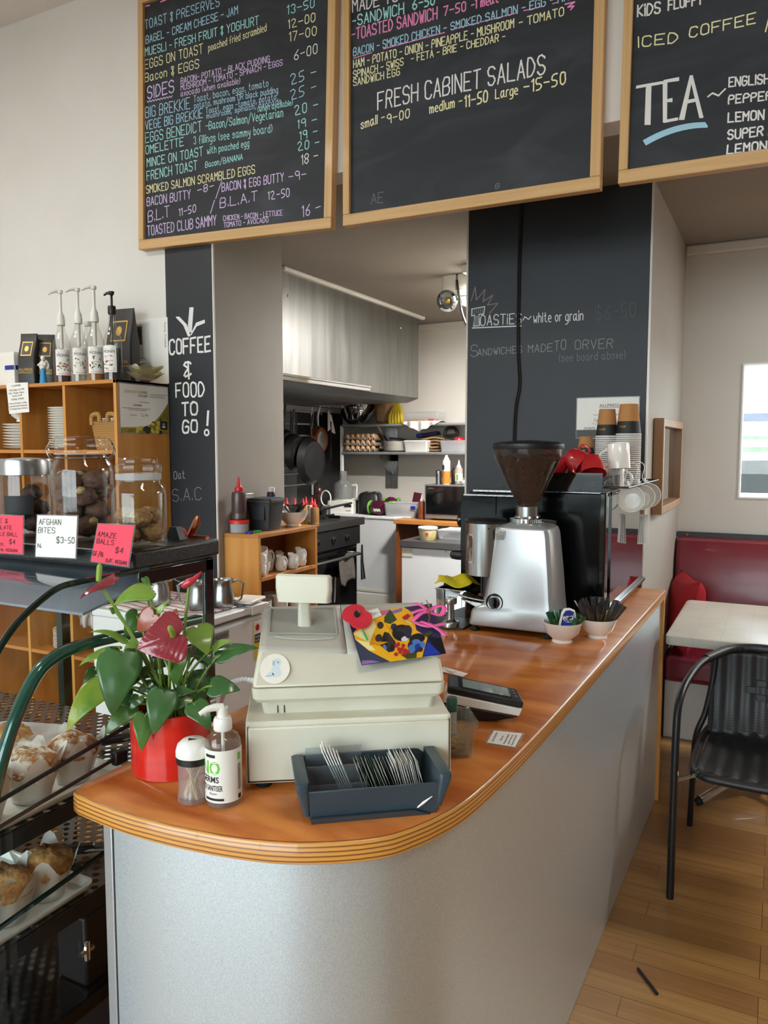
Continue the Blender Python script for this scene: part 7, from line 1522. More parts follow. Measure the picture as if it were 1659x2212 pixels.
# ------------------------------------------------------------------ kitchen floor, stove, hood
struct(G().bx(-3.73, -1.12, 2.9, YK, 0, .003).out('floor_kitchen', mat('kitchen_floor_shade', '2a2725', .5, c2='332f2c', ns=(8, 8, 8))))  # near-black slab: the shade on the kitchen floor painted as colour
st = thing('gas_stove', 'black gas stove under the steel hood', 'stove', (0, 0, 0)); SX1, SY0, SY1, SZT = -2.89, 4.2, 5.3, .95
G().bx(-3.6, SX1 - .05, SY0, SY1 - .04, .1, SZT - .055).out('body', 'dark', st, bev=.004); G().bx(-3.62, SX1, SY0, SY1, SZT - .055, SZT).out('stove_top', mat('stove_steel', '4a4a4b', .4, .8), st, bev=.004); G().bx(SX1 - .055, SX1 - .015, SY0 + .01, SY1 - .05, SZT - .2, SZT - .06).out('control_panel', 'black', st, bev=.003); G().bx(SX1 - .05, SX1 - .03, SY0 + .03, SY1 - .08, .16, SZT - .22).out('oven_door', 'blackg', st, bev=.004)
for y in (4.4, 4.62, 4.84, 5.04): g = G(); g.T = Matrix.Translation((SX1 - .015, y, SZT - .13)) @ Matrix.Rotation(PI / 2, 4, 'Y'); g.lathe([(.024, 0), (.024, .012), (.014, .016), (.013, .03), (.0001, .03)], 20); g.out('knob', 'black', st.children[2])
g = G(); g.tube([(SX1 - .03, SY0 + .08, .68), (SX1 + .03, SY0 + .08, .68), (SX1 + .03, SY1 - .12, .68), (SX1 - .03, SY1 - .12, .68)], .011, 10); g.out('oven_handle', 'steel', st.children[3])
for x in (-3.55, SX1 - .1):
    for y in (SY0 + .05, SY1 - .1): G().cyl(x, y, .003, .102, .025).out('foot', 'black', st)
for x, y in ((-3.1, 5.05), (-3.1, 4.7), (-3.4, 5.05), (-3.4, 4.7)):
    g = G()
    for a in range(4): g.T = Matrix.Translation((x, y, SZT)) @ Matrix.Rotation(a * PI / 2, 4, 'Z'); g.bx(.02, .13, -.006, .006, .005, .028)
    g.T = Matrix.Translation((x, y, SZT)); g.cyl(0, 0, 0, .016, .04, n=18); g.out('burner_grate', 'black', st)
g = G(); g.grid(lambda u, v: (SX1 + .03 + .016 * math.cos(v * PI * 2) * (.6 + .4 * v) + .01 * math.sin(9 * u), 4.86 + .2 * u + .015 * math.sin(5 * v), .69 - .2 * abs(2 * v - 1) - .02 * math.sin(6 * u)), 18, 24); single(g, 'oven_cloth', 'cloth', 'dark cloth draped over the oven handle', 'cloth', (0, 0, 0), solid=.004)
for s in (-1, 1): pass
t = thing('kitchen_tongs', 'dark tongs hanging at the right end of the oven handle', 'tongs', (SX1 + .045, 5.17, .68))
for s in (-1, 1): g = G(); g.tube([(0, s * .004, .07), (0, s * .012, -.06), (0, s * .02 + .02, -.2)], [.005, .006, .009], 8); g.out('arm', 'dark', t)
t = thing('saucepan', 'black saucepan on the near burner of the stove, handle to the right', 'pan', (-3.1, 4.72, SZT + .029))
G().lathe([(.0001, 0), (.09, 0), (.1, .005), (.105, .06), (.108, .062), (.101, .06), (.096, .008), (.0001, .006)], 32).out('pan_body', 'black', t); g = G(); g.tube([(.09, .05, .05), (.2, .14, .085), (.3, .22, .11)], [.008, .009, .007], 8); g.out('handle', 'black', t)
hm = thing('extractor_hood', 'large brushed steel extractor hood on the kitchen ceiling', 'extractor hood', (0, 0, 0)); HX, HY0, HY1, HB = -2.73, 3.55, 5.95, 1.882
g = G(); g.bx(-3.725, HX, HY0, HY1, HB + .02, ZS - .002); g.out('canopy', 'hood', hm, bev=.004)
g = G(); g.hexa([(-3.7, HY0 + .02, HB - .02), (HX - .06, HY0 + .02, HB - .02), (HX - .06, HY1 - .1, HB - .02), (-3.7, HY1 - .1, HB - .02), (-3.72, HY0, HB + .02), (HX, HY0, HB + .02), (HX, HY1, HB + .02), (-3.72, HY1, HB + .02)]); g.out('under_edge', mat('hood_under', '6c6f72', .35, .9), hm)
g = G(); g.bx(HX - .002, HX + .028, HY0, 5.06, 1.93, 1.945); g.bx(HX - .002, HX + .02, HY0, 5.06, 1.905, 1.93); g.out('drip_rail', 'chrome', hm, bev=.003)
for y in (4.03, 5.53): g = G(); p = at_x(622 if y < 5 else 865, 639 if y < 5 else 709, HX); g.ell((HX + .001, p.y, p.z), .008, 10, 8); g.out('rivet', 'white', hm)
# junction boxes and fan by the lamp
g = G(); c = at_d(988, 575, 4.9); t = thing('junction_box', 'pale electrical box on the kitchen ceiling beside the black column', 'electrical box', (c.x, c.y, ZS)); g.bx(-.09, .0, -.03, .03, -.1, 0); g.bx(.012, .11, -.03, .03, -.1, -.0); g.out('boxes', 'offw', t, bev=.006); g = G(); g.bx(-.1, .12, -.035, .035, -.14, -.1); g.out('base', 'offw', t, bev=.004); g = G(); g.tube(spline([(.01, -.03, -.04), (.03, -.04, -.14), (.05, -.04, -.25), (.1, -.03, -.38)], 6), .007, 8); g.out('power_lead', 'black', t)
t = thing('clip_lamp', 'round clear glass spotlight hanging under the electrical box', 'lamp', c + Vector((-.055, -.03, -.215))); g = G(); g.T = Matrix.Rotation(PI / 2 + .2, 4, 'X'); g.lathe([(.066, -.015), (.07, 0), (.066, .015), (.052, .018), (.05, 0), (.052, -.015), (.066, -.015)], 32); g.out('rim', 'chrome', t); g = G(); g.T = Matrix.Rotation(PI / 2 + .2, 4, 'X'); g.lathe([(.0001, .006), (.03, .008), (.05, .004)], 24); g.out('lens', 'glass', t); g = G(); g.ell((0, .03, 0), (.03, .04, .03), 14, 10); g.out('bulb', 'gold', t); g = G(); g.tube([(0, .03, .03), (.02, .03, .1)], .012, 8); g.out('bracket', 'dark', t)
t = thing('fluorescent_lamp', 'lit fluorescent lamp on the kitchen ceiling at the edge of the black column', 'lamp', c + Vector((.1, .02, -.2)), -.1); g = G(); g.bx(-.07, .4, -.05, .05, -.02, .06); g.out('housing', 'offw', t, bev=.006); g = G(); g.bx(-.06, .39, -.045, .045, -.05, -.021); g.out('tube', 'lightw', t, bev=.01); a = area('lamp_light', (.16, 0, -.06), (0, 0, 0), .42, .08, 52, (1, .98, .95)); a.parent = t
# pan rack on the kitchen wall
RXK = -3.6
ra = [at_x(x, y, RXK) for x, y in ((613, 886), (676, 889), (613, 914), (674, 917), (613, 940), (670, 941), (613, 1024), (665, 1023), (613, 1049), (664, 1047))]
t = thing('pan_rack', 'steel wall rack of hooks and pans in the kitchen', 'rack', (0, 0, 0)); y1 = ra[1].y; y0 = 4.3
for i in range(0, 10, 2): g = G(); g.tube([(RXK, y0, ra[i].z), (RXK, y1, ra[i].z)], .008, 8); g.out('rail', 'alu', t)
for y in (y0 + .05, y1): g = G(); g.tube([(RXK - .012, y, ra[8].z - .1), (RXK - .012, y, min(ra[0].z + .08, 1.84))], .01, 8); g.out('upright', 'alu', t)
top_ = at_x(640, 862, RXK); g = G(); g.bx(RXK - .12, RXK - .09, y0, 6.3, min(top_.z, 1.83) - .02, min(top_.z, 1.83) + .02); g.out('top_rail', 'alu', t)
G().bx(-3.729, -3.722, 5.6, 6.39, .95, 1.86).out('black_panel', mat('black_splash_panel', '17181a', .3), t)
G().bx(-3.729, -3.722, 4.0, 5.6, .95, 1.86).out('splash_sheet', mat('dark_splashback', '7c7d7e', .4, .6, c2='868788', ns=(2, 2, 2)), t)
def pan(label, x, y, Y, r, m, tilt=0, X=None, hl=.2):
    c = at_x(x, y, X or RXK + .05); t = thing('frying_pan', label, 'pan', c, 0, 'pans hanging on the kitchen rack'); t.rotation_euler = (tilt, 0, 0)
    g = G(); g.T = Matrix.Rotation(PI / 2, 4, 'Y'); g.lathe([(.0001, .012), (r * .8, .012), (r, -.03), (r * 1.03, -.03), (r * .84, .018), (.0001, .018)], 36); g.out('pan_body', m, t)
    g = G(); g.T = Matrix.Rotation(PI / 2, 4, 'Y'); g.lathe([(.0001, .0185), (r * .6, .0185), (r * .62, .0175)], 32); g.out('base_disc', 'dark' if m == 'black' else 'steel', t)
    g = G(); g.tube([(-.03, 0, r), (-.04, 0, r + .08), (-.02, 0, r + hl)], [.009, .012, .009], 8); g.out('handle', m if m == 'black' else 'steel', t); return t
pan('black frying pan at the left edge of the rack, partly behind the pillar', 622, 968, 0, .15, 'black'); pan('black frying pan second on the rack, overlapping the first', 643, 978, 0, .15, 'black', .05, RXK + .12); pan('large black frying pan hanging lowest on the rack', 676, 996, 0, .19, 'black', -.12, RXK + .2); pan('copper coloured pan hanging to the right on the rack', 692, 950, 0, .12, 'copper', -.1, RXK + .06, .18)
for i, (x, y, l) in enumerate([(634, 862, 'steel hook at the left on the rack rail'), (692, 866, 'steel hook above the copper pan'), (712, 864, 'large steel hook at the right of the rack holding tongs')]):
    p = at_x(x, y, RXK - .1); g = G(); g.tube(spline([(.0, .02, -.01), (0, 0, .02), (0, -.02, 0), (0, -.01, -.08), (0, .015, -.12), (0, .03, -.1)], 5), .006, 6); single(g, 'rack_hook', 'steel', l, 'hook', p)
p = at_x(714, 920, RXK - .05); t = thing('hanging_tongs', 'white cloth and dark tongs hanging from the large rack hook', 'utensil', p); g = G(); g.grid(lambda u, v: (.01 * math.sin(8 * u), -.05 + .12 * u * (0.4 + .6 * v), .12 - .17 * v + .02 * math.sin(5 * u)), 14, 12); g.out('cloth', 'paper', t, solid=.004); g = G(); g.tube([(0, 0, .04), (0, .0, -.3)], .01, 8); g.out('tongs', 'dark', t)
u0 = None
for i, (x, y, l) in enumerate(((628, 915, 'dark spatula hanging from the left of the kitchen rack'), (640, 918, 'dark slotted spoon hanging beside the spatula on the kitchen rack'), (671, 925, 'dark ladle hanging at the right upright of the kitchen rack'))):
    t = thing('hanging_utensil', l, 'utensil', at_x(x, y - 28, RXK + .03), 0, 'utensils on the kitchen rack'); g = G(); g.tube([(0, 0, 0), (0, 0, -.2 - .03 * i)], .007, 8); g.out('handle', 'black', t)
    g = G(); g.bx(-.004, .004, -.028, .028, -.3 - .03 * i, -.2 - .03 * i) if i < 2 else g.ell((.02, 0, -.29), (.035, .035, .03), 12, 8); g.out('head', 'dark', t, bev=.003 if i < 2 else 0)
# ------------------------------------------------------------------ back benches
BY = 5.9; BZ = .9
t = thing('white_bench', 'white panelled bench in the far left corner of the kitchen', 'bench', (0, 0, 0)); G().bx(-3.72, -2.85, BY, 6.39, .1, BZ - .022).out('front', 'cab', t, bev=.004); G().bx(-3.72, -2.845, BY - .01, 6.395, BZ - .022, BZ).out('worktop', 'fridge', t, bev=.004); G().bx(-3.7, -2.87, BY + .03, 6.38, 0, .1).out('plinth', 'black', t); g = G(); g.bx(-3.72, -2.85, BY - .004, BY, .235, .26); g.bx(-3.72, -2.85, BY - .006, BY, .1, .215); g.out('kick_board', 'offw', t)
t = thing('timber_bench', 'timber topped bench under the microwave', 'bench', (0, 0, 0)); G().bx(-2.84, -1.33, 5.7, 6.395, BZ - .035, BZ).out('worktop', 'plyx', t, bev=.003); G().bx(-2.84, -2.82, 5.75, 6.39, 0, BZ - .036).out('end_panel', 'plyd', t); G().bx(-2.82, -1.33, 6.3, 6.39, 0, BZ - .036).out('back_panel', 'fridge', t)
t = thing('under_bench_fridge', 'steel topped white under-bench fridge in front of the timber bench', 'fridge', (0, 0, 0)); G().bx(-2.52, -1.33, 5.2, 5.64, .08, .745).out('front', 'fridge', t, bev=.003); G().bx(-2.53, -1.33, 5.18, 5.65, .75, .8).out('steel_top', mat('bench_steel', '6f6f70', .35, .8), t, bev=.004)
for x in (-2.48, -1.4): G().cyl(x, 5.25, 0, .08, .025).out('foot', 'black', t)
g = G(); g.bx(-2.515, -2.43, 5.196, 5.2, .68, .745); g.out('corner_sticker', 'offw', t)
for x, z_ in ((-2.16, .735), (-2.25, .3), (-1.98, .28)): g = G(); g.ell((x, 5.199, z_), (.008, .003, .008), 10, 6); g.out('screw_cap', 'alu', t)
G_ = G(); G_.bx(0, .1, 0, .06, 0, .1); single(G_, 'small_carton', 'paper', 'small white carton in the gap behind the under-bench fridge', 'box', (-2.78, 5.95, .62), bev=.002)
struct(G().bx(-2.82, -1.33, 5.9, 6.3, .6, .62).out('trim_7', 'dark'))
p = on(928, 1168, .8, .06); t = thing('butter_tub', 'yellow-print butter tub with a white lid on the steel bench', 'tub', (p.x, p.y, .8)); G().lathe([(.058, 0), (.06, .003), (.07, .085), (.0001, .085)], 32).out('tub', mat('butter_cream', 'e2d8a8', .4, c2='d8c878', ns=(30, 30, 30), lo=.55, hi=.6), t); G().lathe([(.074, .083), (.075, .085), (.075, .095), (.07, .1), (.0001, .099)], 32).out('lid', 'white', t); g = G(); g.grid(lambda u, v: (.0685 * math.sin(.1 + .35 * u), -.0685 * math.cos(.1 + .35 * u), .04 + .02 * v), 4, 1); g.out('red_mark', 'red', t)
p = on(985, 1160, .8, .0); p.y = 5.42; t = thing('food_container', 'translucent food container with papers on top on the steel bench', 'container', (p.x + .02, p.y + .03, .8)); rloft(G(), [(0, -.09, .12, -.07, .07, .02), (.065, -.1, .13, -.08, .08, .022), (.07, -.105, .135, -.085, .085, .022), (.068, -.095, .125, -.075, .075, .02), (.006, -.085, .115, -.065, .065, .018)]).out('container', 'tubg', t); G_ = G(); G_.bx(-.04, .12, -.05, .05, .0715, .084); G_.out('lid', 'paper', t, bev=.003)
g = G(); g.T = Matrix.Rotation(PI / 2, 4, 'Y'); g.cyl(0, 0, 0, .05, .009, n=12); single(g, 'red_marker', 'red', 'small red marker lying by the container on the steel bench', 'marker', on(955, 1162, .8, .02) + Vector((0, .0, .01)))
def bk(x, y, Y=6.1, z_=BZ): p = at_y(x, y, Y); return Vector((p.x, Y, z_ + .0005))
# food processor
p = bk(742, 1105, 6.08); t = thing('food_processor', 'white food processor with a clear bowl on the white bench', 'food processor', p, .15)
rloft(G(), [(0, -.13, .13, -.1, .1, .02), (.1, -.125, .125, -.095, .095, .02), (.115, -.12, .12, -.09, .09, .02)]).out('motor_base', 'white', t, bev=.003); g = G(); g.bx(.045, .115, -.1015, -.099, .06, .085); g.out('display', 'ink', t); g = G(); printed(g, 'magimix', lambda u, v: (u, -.1008, v), .06, .025, .05, .012); g.out('lettering', 'papers', t)
G().lathe([(.085, .116), (.09, .12), (.09, .25), (.08, .27), (.045, .29), (.035, .3), (.035, .38), (.031, .38), (.031, .3), (.075, .268), (.086, .25), (.086, .122), (.0001, .12)], 32).out('bowl', glass('grey_bowl', (.8, .82, .8), .06, 1.45, .22, (.6, .62, .6)), t); g = G(); g.tube([(.088, 0, .25), (.125, 0, .255), (.13, 0, .24), (.125, 0, .13), (.09, 0, .125)], .011, 8); g.out('handle', 'white', t); G().lathe([(.092, .115), (.092, .125), (.088, .126)], 32).out('collar', 'white', t)
p = bk(800, 1103, 6.18); t = thing('toaster', 'black toaster with steel top between the food processor and bread bags', 'toaster', p, .35); rloft(G(), [(0, -.1, .1, -.13, .13, .03), (.16, -.098, .098, -.125, .125, .04), (.185, -.08, .08, -.11, .11, .04)]).out('body', 'black', t); g = G(); rloft(g, [(.1855, -.075, .075, -.105, .105, .03), (.19, -.07, .07, -.1, .1, .03)]); g.out('top_plate', 'steel', t); 
for x in (-.035, .035): g = G(); g.bx(x - .012, x + .012, -.08, .08, .188, .192); g.out('slot', 'ink', t)
def bag_(label, px, py, w_, h_, d, rz, z_=0, Y=6.0):
    p = bk(px, py, Y); p.z += z_; t = thing('bread_bag', label, 'bread bag', p, rz, 'maroon bread bags'); g = G(); g.ell((0, 0, h_ / 2), (w_ / 2, d / 2, h_ / 2 * 1.02), 20, 14, f=lambda q: 1 + .12 * mnoise.noise(q * 3 + Vector((px, 0, 0)))); g.out('wrapper', 'maroon', t); g = G(); g.ell((w_ * .42, 0, h_ * .5), (.02, d * .4, h_ * .5), 12, 10); g.out('green_end', 'fgreen', t); g = G(); g.ell((-w_ * .42, 0, h_ * .5), (.015, d * .42, h_ * .5), 12, 10); g.out('green_end', 'fgreen', t); g = G(); f = lambda u, v: (u, -d * .5 - .002, v); g.grid(lambda u, v: f(-w_ * .1 + w_ * .3 * u, h_ * .3 + h_ * .18 * v + .004 * math.sin(18 * u)), 10, 2); g.out('pale_print', 'paper', t)
bag_('maroon bread bag lying in front of the toaster', 822, 1104, .25, .13, .14, -.15); bag_('maroon bread bag lying behind the first one', 846, 1096, .16, .15, .12, .1, 0, 6.16)
p = bk(873, 1103, 6.0); t = thing('plastic_tub', 'translucent plastic tub beside the bread bags on the bench', 'tub', p, .05); rloft(G(), [(0, -.14, .14, -.09, .09, .02), (.115, -.15, .15, -.1, .1, .022), (.12, -.155, .155, -.105, .105, .022), (.12, -.145, .145, -.095, .095, .02), (.006, -.13, .13, -.08, .08, .018)]).out('tub', 'tubg', t); g = G(); g.bx(.105, .145, -.108, -.1, .07, .1); g.out('blue_clip', 'blue', t)
g = G(); g.ell((0, 0, .05), (.1, .06, .045), 16, 10, f=lumpy(3, .4, 9)); single(g, 'bread_pieces', 'carton', 'pale bread pieces inside the translucent plastic tub', 'bread', p + Vector((0, 0, .01)))
g = G(); g.hexa([(-.05, -.02, 0), (.05, -.02, 0), (.05, .03, 0), (-.05, .03, 0), (-.01, -.01, .2), (.07, -.01, .19), (.07, .0, .19), (-.01, .0, .2)]); single(g, 'snack_bag', 'maroon', 'maroon bag standing upright behind the plastic tub', 'bag', bk(897, 1090, 6.2), bev=.01)
t = squeeze('glass_sauce_bottle', 'amber glass sauce bottle standing left of the microwave', bk(911, 1105, 5.85), .028, .15, mat('chilli_sauce', '7a3a1e', .25, coat=.3), 'offw')
g = G(); g.hexa([(-.15, -.06, 0), (.13, -.09, 0), (.15, .04, 0), (-.1, .07, 0), (-.15, -.06, .004), (.13, -.09, .003), (.15, .04, .02), (-.1, .07, .014)]); single(g, 'loose_papers', 'paper', 'loose white papers on the front edge of the white bench', 'papers', bk(865, 1108, 5.98))
# microwave with things on top
p0 = bk(917, 1108, 5.8); mw = thing('microwave', 'steel microwave with a black door on the timber bench', 'microwave', p0); w_ = .52
G().bx(0, w_, 0, .42, .012, .29).out('case', mat('microwave_steel', '8a8a8a', .4, .6), mw, bev=.004); G().bx(.015, w_ - .1, -.008, 0, .05, .28).out('door', 'blackg', mw, bev=.002); g = G(); g.bx(.035, .085, -.009, -.0082, .259, .264); g.out('badge', 'silverc', mw); G().bx(w_ - .095, w_ - .01, -.006, 0, .05, .28).out('control_strip', 'black', mw)
for x in (.04, .48): G().cyl(x, .1, 0, .012, .015).out('foot', 'rubber', mw)
mt_ = p0.z + .2905
def mtop(x, y=.12): a = at_y(x, 1038, 5.8 + y); return Vector((a.x, 5.8 + y, mt_))
t = thing('sugar_shaker', 'steel shaker at the left end of the microwave top', 'shaker', mtop(948)); G().lathe([(.024, 0), (.026, .002), (.026, .09), (.0001, .09)], 24).out('body', 'steel', t); G().lathe([(.027, .0905), (.027, .11), (.02, .118), (.0001, .118)], 24).out('lid', 'chrome', t)
t = thing('spray_can', 'orange and white spray can on the microwave', 'spray can', mtop(964, .08)); G().lathe([(.0001, 0), (.031, 0), (.032, .004), (.032, .19), (.026, .205), (.0001, .205)], 28).out('can', 'offw', t); G().lathe([(.0324, .006), (.0324, .11)], 28).out('orange_label', 'orange', t); G().lathe([(.02, .2055), (.02, .22), (.012, .224), (.011, .24), (.0001, .242)], 20).out('nozzle', 'white', t); g = G(); g.ell((-.012, -.0275, .14), (.014, .006, .025), 12, 8); g.out('dark_badge', 'ink', t)
t = squeeze('soy_bottle', 'dark sauce bottle right of the orange spray can', mtop(981, .2), .024, .12, 'brown', 'black'); t = squeeze('dressing_bottle', 'clear dressing bottle with a label near the black column on the microwave', mtop(991, .12), .032, .14, 'sauce', 'white'); g = G(); g.lathe([(.0325, .03), (.0325, .09)], 24); g.out('label', 'paper', t); g = G(); g.bx(-.008, .008, -.034, -.032, .035, .085); g.out('green_label', 'fgreen', t)
b_ = mtop(1004, .05); single(G().lathe(bowl_prof(.045, .035), 28), 'sauce_dish', 'por', 'small white dish with orange food on the microwave beside the column', 'dish', b_); 
# ------------------------------------------------------------------ wall shelves
s1z = at_y(740, 920, 6.1).z; s2z = at_y(742, 979, 6.1).z
ws = thing('wall_shelves', 'two steel wall shelves on brackets in the kitchen corner', 'shelf', (0, 0, 0)); sx0 = -3.56
for z_ in (s1z, s2z):
    G().bx(sx0, -1.35, 6.1, 6.39, z_ - .012, z_).out('shelf_board', 'steel', ws); g = G(); g.tube([(sx0, 6.1, z_ + .002), (-1.35, 6.1, z_ + .002)], .012, 8); g.out('front_rail', 'alu', ws)
    for x in (-3.2, -2.0): g = G(); g.prism([(6.12, z_ - .014), (6.39, z_ - .014), (6.39, z_ - .2)], -.012, .012); g.v = [(x + c, a, b) for a, b, c in g.v]; g.out('bracket', 'steel', ws); G().bx(x - .06, x + .06, 6.388, 6.398, z_ - .32, z_ - .01).out('bracket_plate', 'steel', ws)
g = G(); g.bx(sx0 - .02, sx0 + .0, 6.1, 6.13, s2z - .28, s1z - .0); g.out('end_post', 'fridge', ws)
def sh(x, y, z_, Y=6.24): p = at_y(x, y, Y); return Vector((p.x, Y, z_ + .0005))
for i, (x, r, l) in enumerate(((772, .165, 'large steel mixing bowl at the left of the top kitchen shelf'), (778, .15, 'steel mixing bowl nested inside the large one on the top kitchen shelf'))):
    p = sh(x, 918, s1z + .012 + .04 * i, 6.23); single(G().lathe([(.0001, 0), (r * .45, 0), (r * .75, r * .3), (r * .95, r * .75), (r, r * .95), (r * .97, r * .95), (r * .92, r * .75), (r * .7, r * .32), (.0001, .01)], 40), 'mixing_bowl', 'mirror', l, 'bowl', p)
p = sh(829, 916, s1z + .012); t = single(G(), 'x', 'bag', 'x', 'x', (0, 0, 0)) if 0 else None
g = G(); g.ell((0, 0, .12), (.095, .08, .13), 26, 18, f=lambda d: 1 + .16 * mnoise.noise(d * 2.5) + .06 * mnoise.noise(d * 7) + (.1 if d.z < -.6 else 0)); single(g, 'paper_bag', 'bag', 'crumpled brown paper bag on the top kitchen shelf between bowls and bananas', 'bag', p + Vector((0, 0, .01)))
t = thing('banana_bunch', 'bunch of yellow bananas on the top kitchen shelf', 'bananas', sh(860, 912, s1z + .012, 6.2))
for i in range(5):
    g = G(); a = -.7 + i * .35; P = spline([(.0, 0, .185), (.03 * a, -.02, .15), (.075 * a, -.045, .08), (.085 * a, -.045, .02), (.07 * a, -.03, .012)], 4); g.tube(P, [.006, .008] + [.0185] * (len(P) - 4) + [.014, .006], 8); g.out('banana', 'banana', t)
g = G(); g.ell((0, 0, .19), (.012, .012, .016), 8, 6); g.out('stalk', 'fgreen', t)
t = thing('cake_box', 'clear plastic cake box with a pastry on the top kitchen shelf', 'box', sh(920, 912, s1z + .012, 6.22)); g = G(); g.bx(-.15, .15, -.1, .1, .0, .1); g.out('clear_lid', 'plastic', t, bev=.01); g = G(); g.bx(-.14, .05, -.09, .09, .012, .035); g.out('pastry', 'cake', t, bev=.01); g = G(); g.bx(.06, .12, -.085, -.0, .005, .04); g.out('red_pack', 'red', t, bev=.006)
g = G(); g.grid(lambda u, v: (-.2 + .33 * u, (-.02 - .16 * min(1, v * 1.6)) + .012 * math.sin(20 * u), .006 + .012 * abs(math.sin(13 * u + 4 * v)) - (max(0, v - .6) * (.2 * (1 - .9 * abs(2 * u - .9)) + .02))), 40, 20); single(g, 'baking_paper', 'paper', 'crumpled white baking paper hanging over the front of the top kitchen shelf', 'paper', sh(935, 915, s1z + .014, 6.24), solid=.001)
# egg trays
ep = sh(787, 975, s2z + .004, 6.24); et0 = None; e0 = None
for k in range(3):
    zt2 = ep.z + .009 + .052 * k; l = ('egg carton tray at the bottom of the stack of three', 'egg carton tray in the middle of the stack of three', 'egg carton tray on top of the stack of three')[k]
    if not et0:
        g = G(); g.grid(lambda u, v: (-.145 + .29 * u, -.145 + .29 * v, .016 + .014 * math.sin(u * 6 * 2 * PI - PI / 2) * math.sin(v * 6 * 2 * PI + PI / 2) + .006 * math.cos(u * 40)), 48, 48); et0 = single(g, 'egg_tray', 'carton', l, 'egg tray', (ep.x, ep.y, zt2), .2, 'egg trays on the lower kitchen shelf', solid=.003); o = et0
    else: o = et0.copy(); COL.objects.link(o); o.location = (ep.x, ep.y, zt2); o['label'] = l
    for i in range(6):
        for j in range(6):
            if k < 2 and 0 < i and j > 0 and i < 5: continue
            q = Vector((-.121 + .0483 * j, -.121 + .0483 * i, 0)); q.rotate(Matrix.Rotation(.2, 3, 'Z'))
            if not e0: g = G(); g.ell((0, 0, .0), (.0205, .0205, .026), 14, 10); e0 = single(g, 'egg', 'egg', 'brown egg in the carton trays on the kitchen shelf', 'egg', (0, 0, 0), 0, 'brown eggs in the carton trays'); o = e0
            else: o = e0.copy(); COL.objects.link(o)
            o.location = (ep.x + q.x, ep.y + q.y, zt2 + .034)
p = sh(858, 978, s2z + .004, 6.22); plates(p.x, p.y, p.z + .008, 8, .125, .0115, 'white dinner plate in the stack on the lower kitchen shelf', 'plates on the kitchen shelf')
g = G(); g.T = Matrix.Rotation(.12, 4, 'Y'); g.lathe([(.0001, 0), (.07, 0), (.075, .012), (.07, .016), (.0001, .01)], 28); single(g, 'pot_lid', 'black', 'black lid lying on the kitchen plate stack', 'lid', p + Vector((0, 0, .115)))
t = thing('white_container', 'white rectangular container in the middle of the lower kitchen shelf', 'container', sh(907, 980, s2z + .014, 6.21)); rloft(G(), [(0, -.11, .1, -.08, .08, .015), (.085, -.12, .11, -.09, .09, .018), (.09, -.125, .115, -.095, .095, .02), (.1, -.12, .11, -.09, .09, .02)]).out('body', 'white', t)
g = G(); 
for i in range(5): g.T = Matrix.Translation((0, 0, i * .026)) @ Matrix.Rotation(.2 * math.sin(i * 2), 4, 'Z'); g.grid(lambda u, v: (-.13 + .26 * u, -.09 + .18 * v, .012 * math.sin(PI * u) + .004 * math.sin(9 * u + i)), 10, 6)
single(g, 'folded_cloth_pile', 'bag', 'pile of folded brown cloths on the lower kitchen shelf', 'cloths', sh(945, 975, s2z + .018, 6.27), solid=.016)
g = G(); g.T = Matrix.Rotation(-.15, 4, 'Y'); g.bx(-.1, .1, -.04, .04, 0, .03); g.bx(-.1, -.04, -.045, .045, .005, .035, 1); single(g, 'blue_packet', ['navy', 'blue'], 'dark packet with a blue end on top of the folded brown cloths', 'packet', sh(925, 972, s2z + .15, 6.27), bev=.008)
t = thing('small_parts_tub', 'translucent tub of odds and ends at the right end of the lower kitchen shelf', 'tub', sh(988, 982, s2z + .014, 6.2)); rloft(G(), [(0, -.12, .12, -.08, .08, .015), (.095, -.13, .13, -.09, .09, .018), (.1, -.135, .135, -.095, .095, .018), (.1, -.125, .125, -.085, .085, .015), (.006, -.11, .11, -.07, .07, .012)]).out('tub', 'tubg', t)
g = G(); g.ell((0, 0, .06), (.05, .05, .04), 14, 10, f=lumpy(3, .3, 2)); single(g, 'red_scourer', 'red', 'red item inside the translucent tub on the kitchen shelf', 'item', Vector(t.location) + Vector((.02, -.01, .03)))
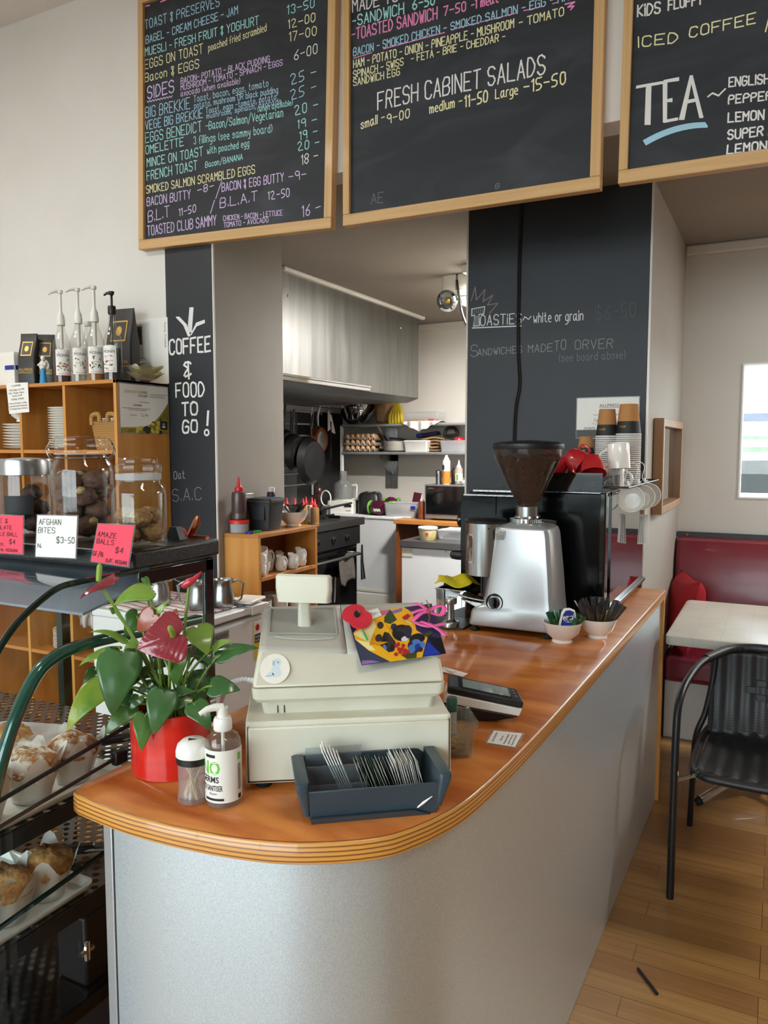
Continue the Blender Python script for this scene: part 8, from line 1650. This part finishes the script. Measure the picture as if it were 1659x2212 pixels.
g = G(); g.tube(spline([(-.06, 0, .03), (-.04, 0, .09), (.02, .01, .1), (.06, 0, .05), (.0, -.02, .03), (-.06, 0, .03)], 5), .016, 8); single(g, 'black_strap', 'black', 'black coiled strap on top of the tub at the right end of the kitchen shelf', 'strap', Vector(t.location) + Vector((-.06, 0, .105)))
# bottles by the stove
for i, (x, c_, l) in enumerate([(620, 'offw', 'red capped sauce bottle, leftmost by the stove'), (637, 'offw', 'white bodied red capped sauce bottle, second by the stove'), (655, mat('mustard', 'a3793a', .4), 'mustard coloured red capped sauce bottle by the stove'), (661, 'offw', 'white red capped sauce bottle behind the mustard one'), (674, 'offw', 'white red capped sauce bottle at the right rear by the stove'), (680, mat('brown_relish', '7d5a34', .4), 'brown bodied red capped sauce bottle, rightmost by the stove')]):
    yy = 4.5 + (0 if i in (0, 1, 2, 5) else .16); p = at_y(x, 1105, yy); squeeze('squeeze_bottle', l, (p.x, yy, SZT + .001), .03, .135, c_, bpy.data.materials['red_cap'])
p = at_y(688, 1105, 4.95); t = thing('pepper_mill', 'dark wooden pepper mill behind the sauce bottles', 'pepper mill', (-3.5, 5.18, SZT)); t.location = at_d(688, 1100, (Vector((-3.4, 5.2, 1)) - CAM).dot(FW)); t.location.z = SZT
G().lathe([(.03, 0), (.032, .004), (.028, .03), (.02, .07), (.019, .12), (.026, .15), (.024, .17), (.0001, .171)], 24).out('base', mat('dark_mill_wood', '3a1712', .3, coat=.4), t); G().lathe([(.024, .1715), (.03, .19), (.027, .215), (.014, .23), (.006, .232), (.008, .245), (.0001, .25)], 24).out('head', bpy.data.materials['dark_mill_wood'], t)
t = thing('ring_handle_sieve', 'steel canister with a round white wire ring beside the food processor', 'canister', at_y(704, 1108, 5.25)); t.location.z = SZT + .001; G().lathe([(.035, 0), (.036, .003), (.036, .08), (.0001, .08)], 24).out('canister', 'steel', t); g = G(); g.tube([(.045 * math.cos(a), 0, .14 + .06 * math.sin(a)) for a in [2 * PI * i / 24 for i in range(25)]], .006, 8); g.out('ring', 'offw', t)
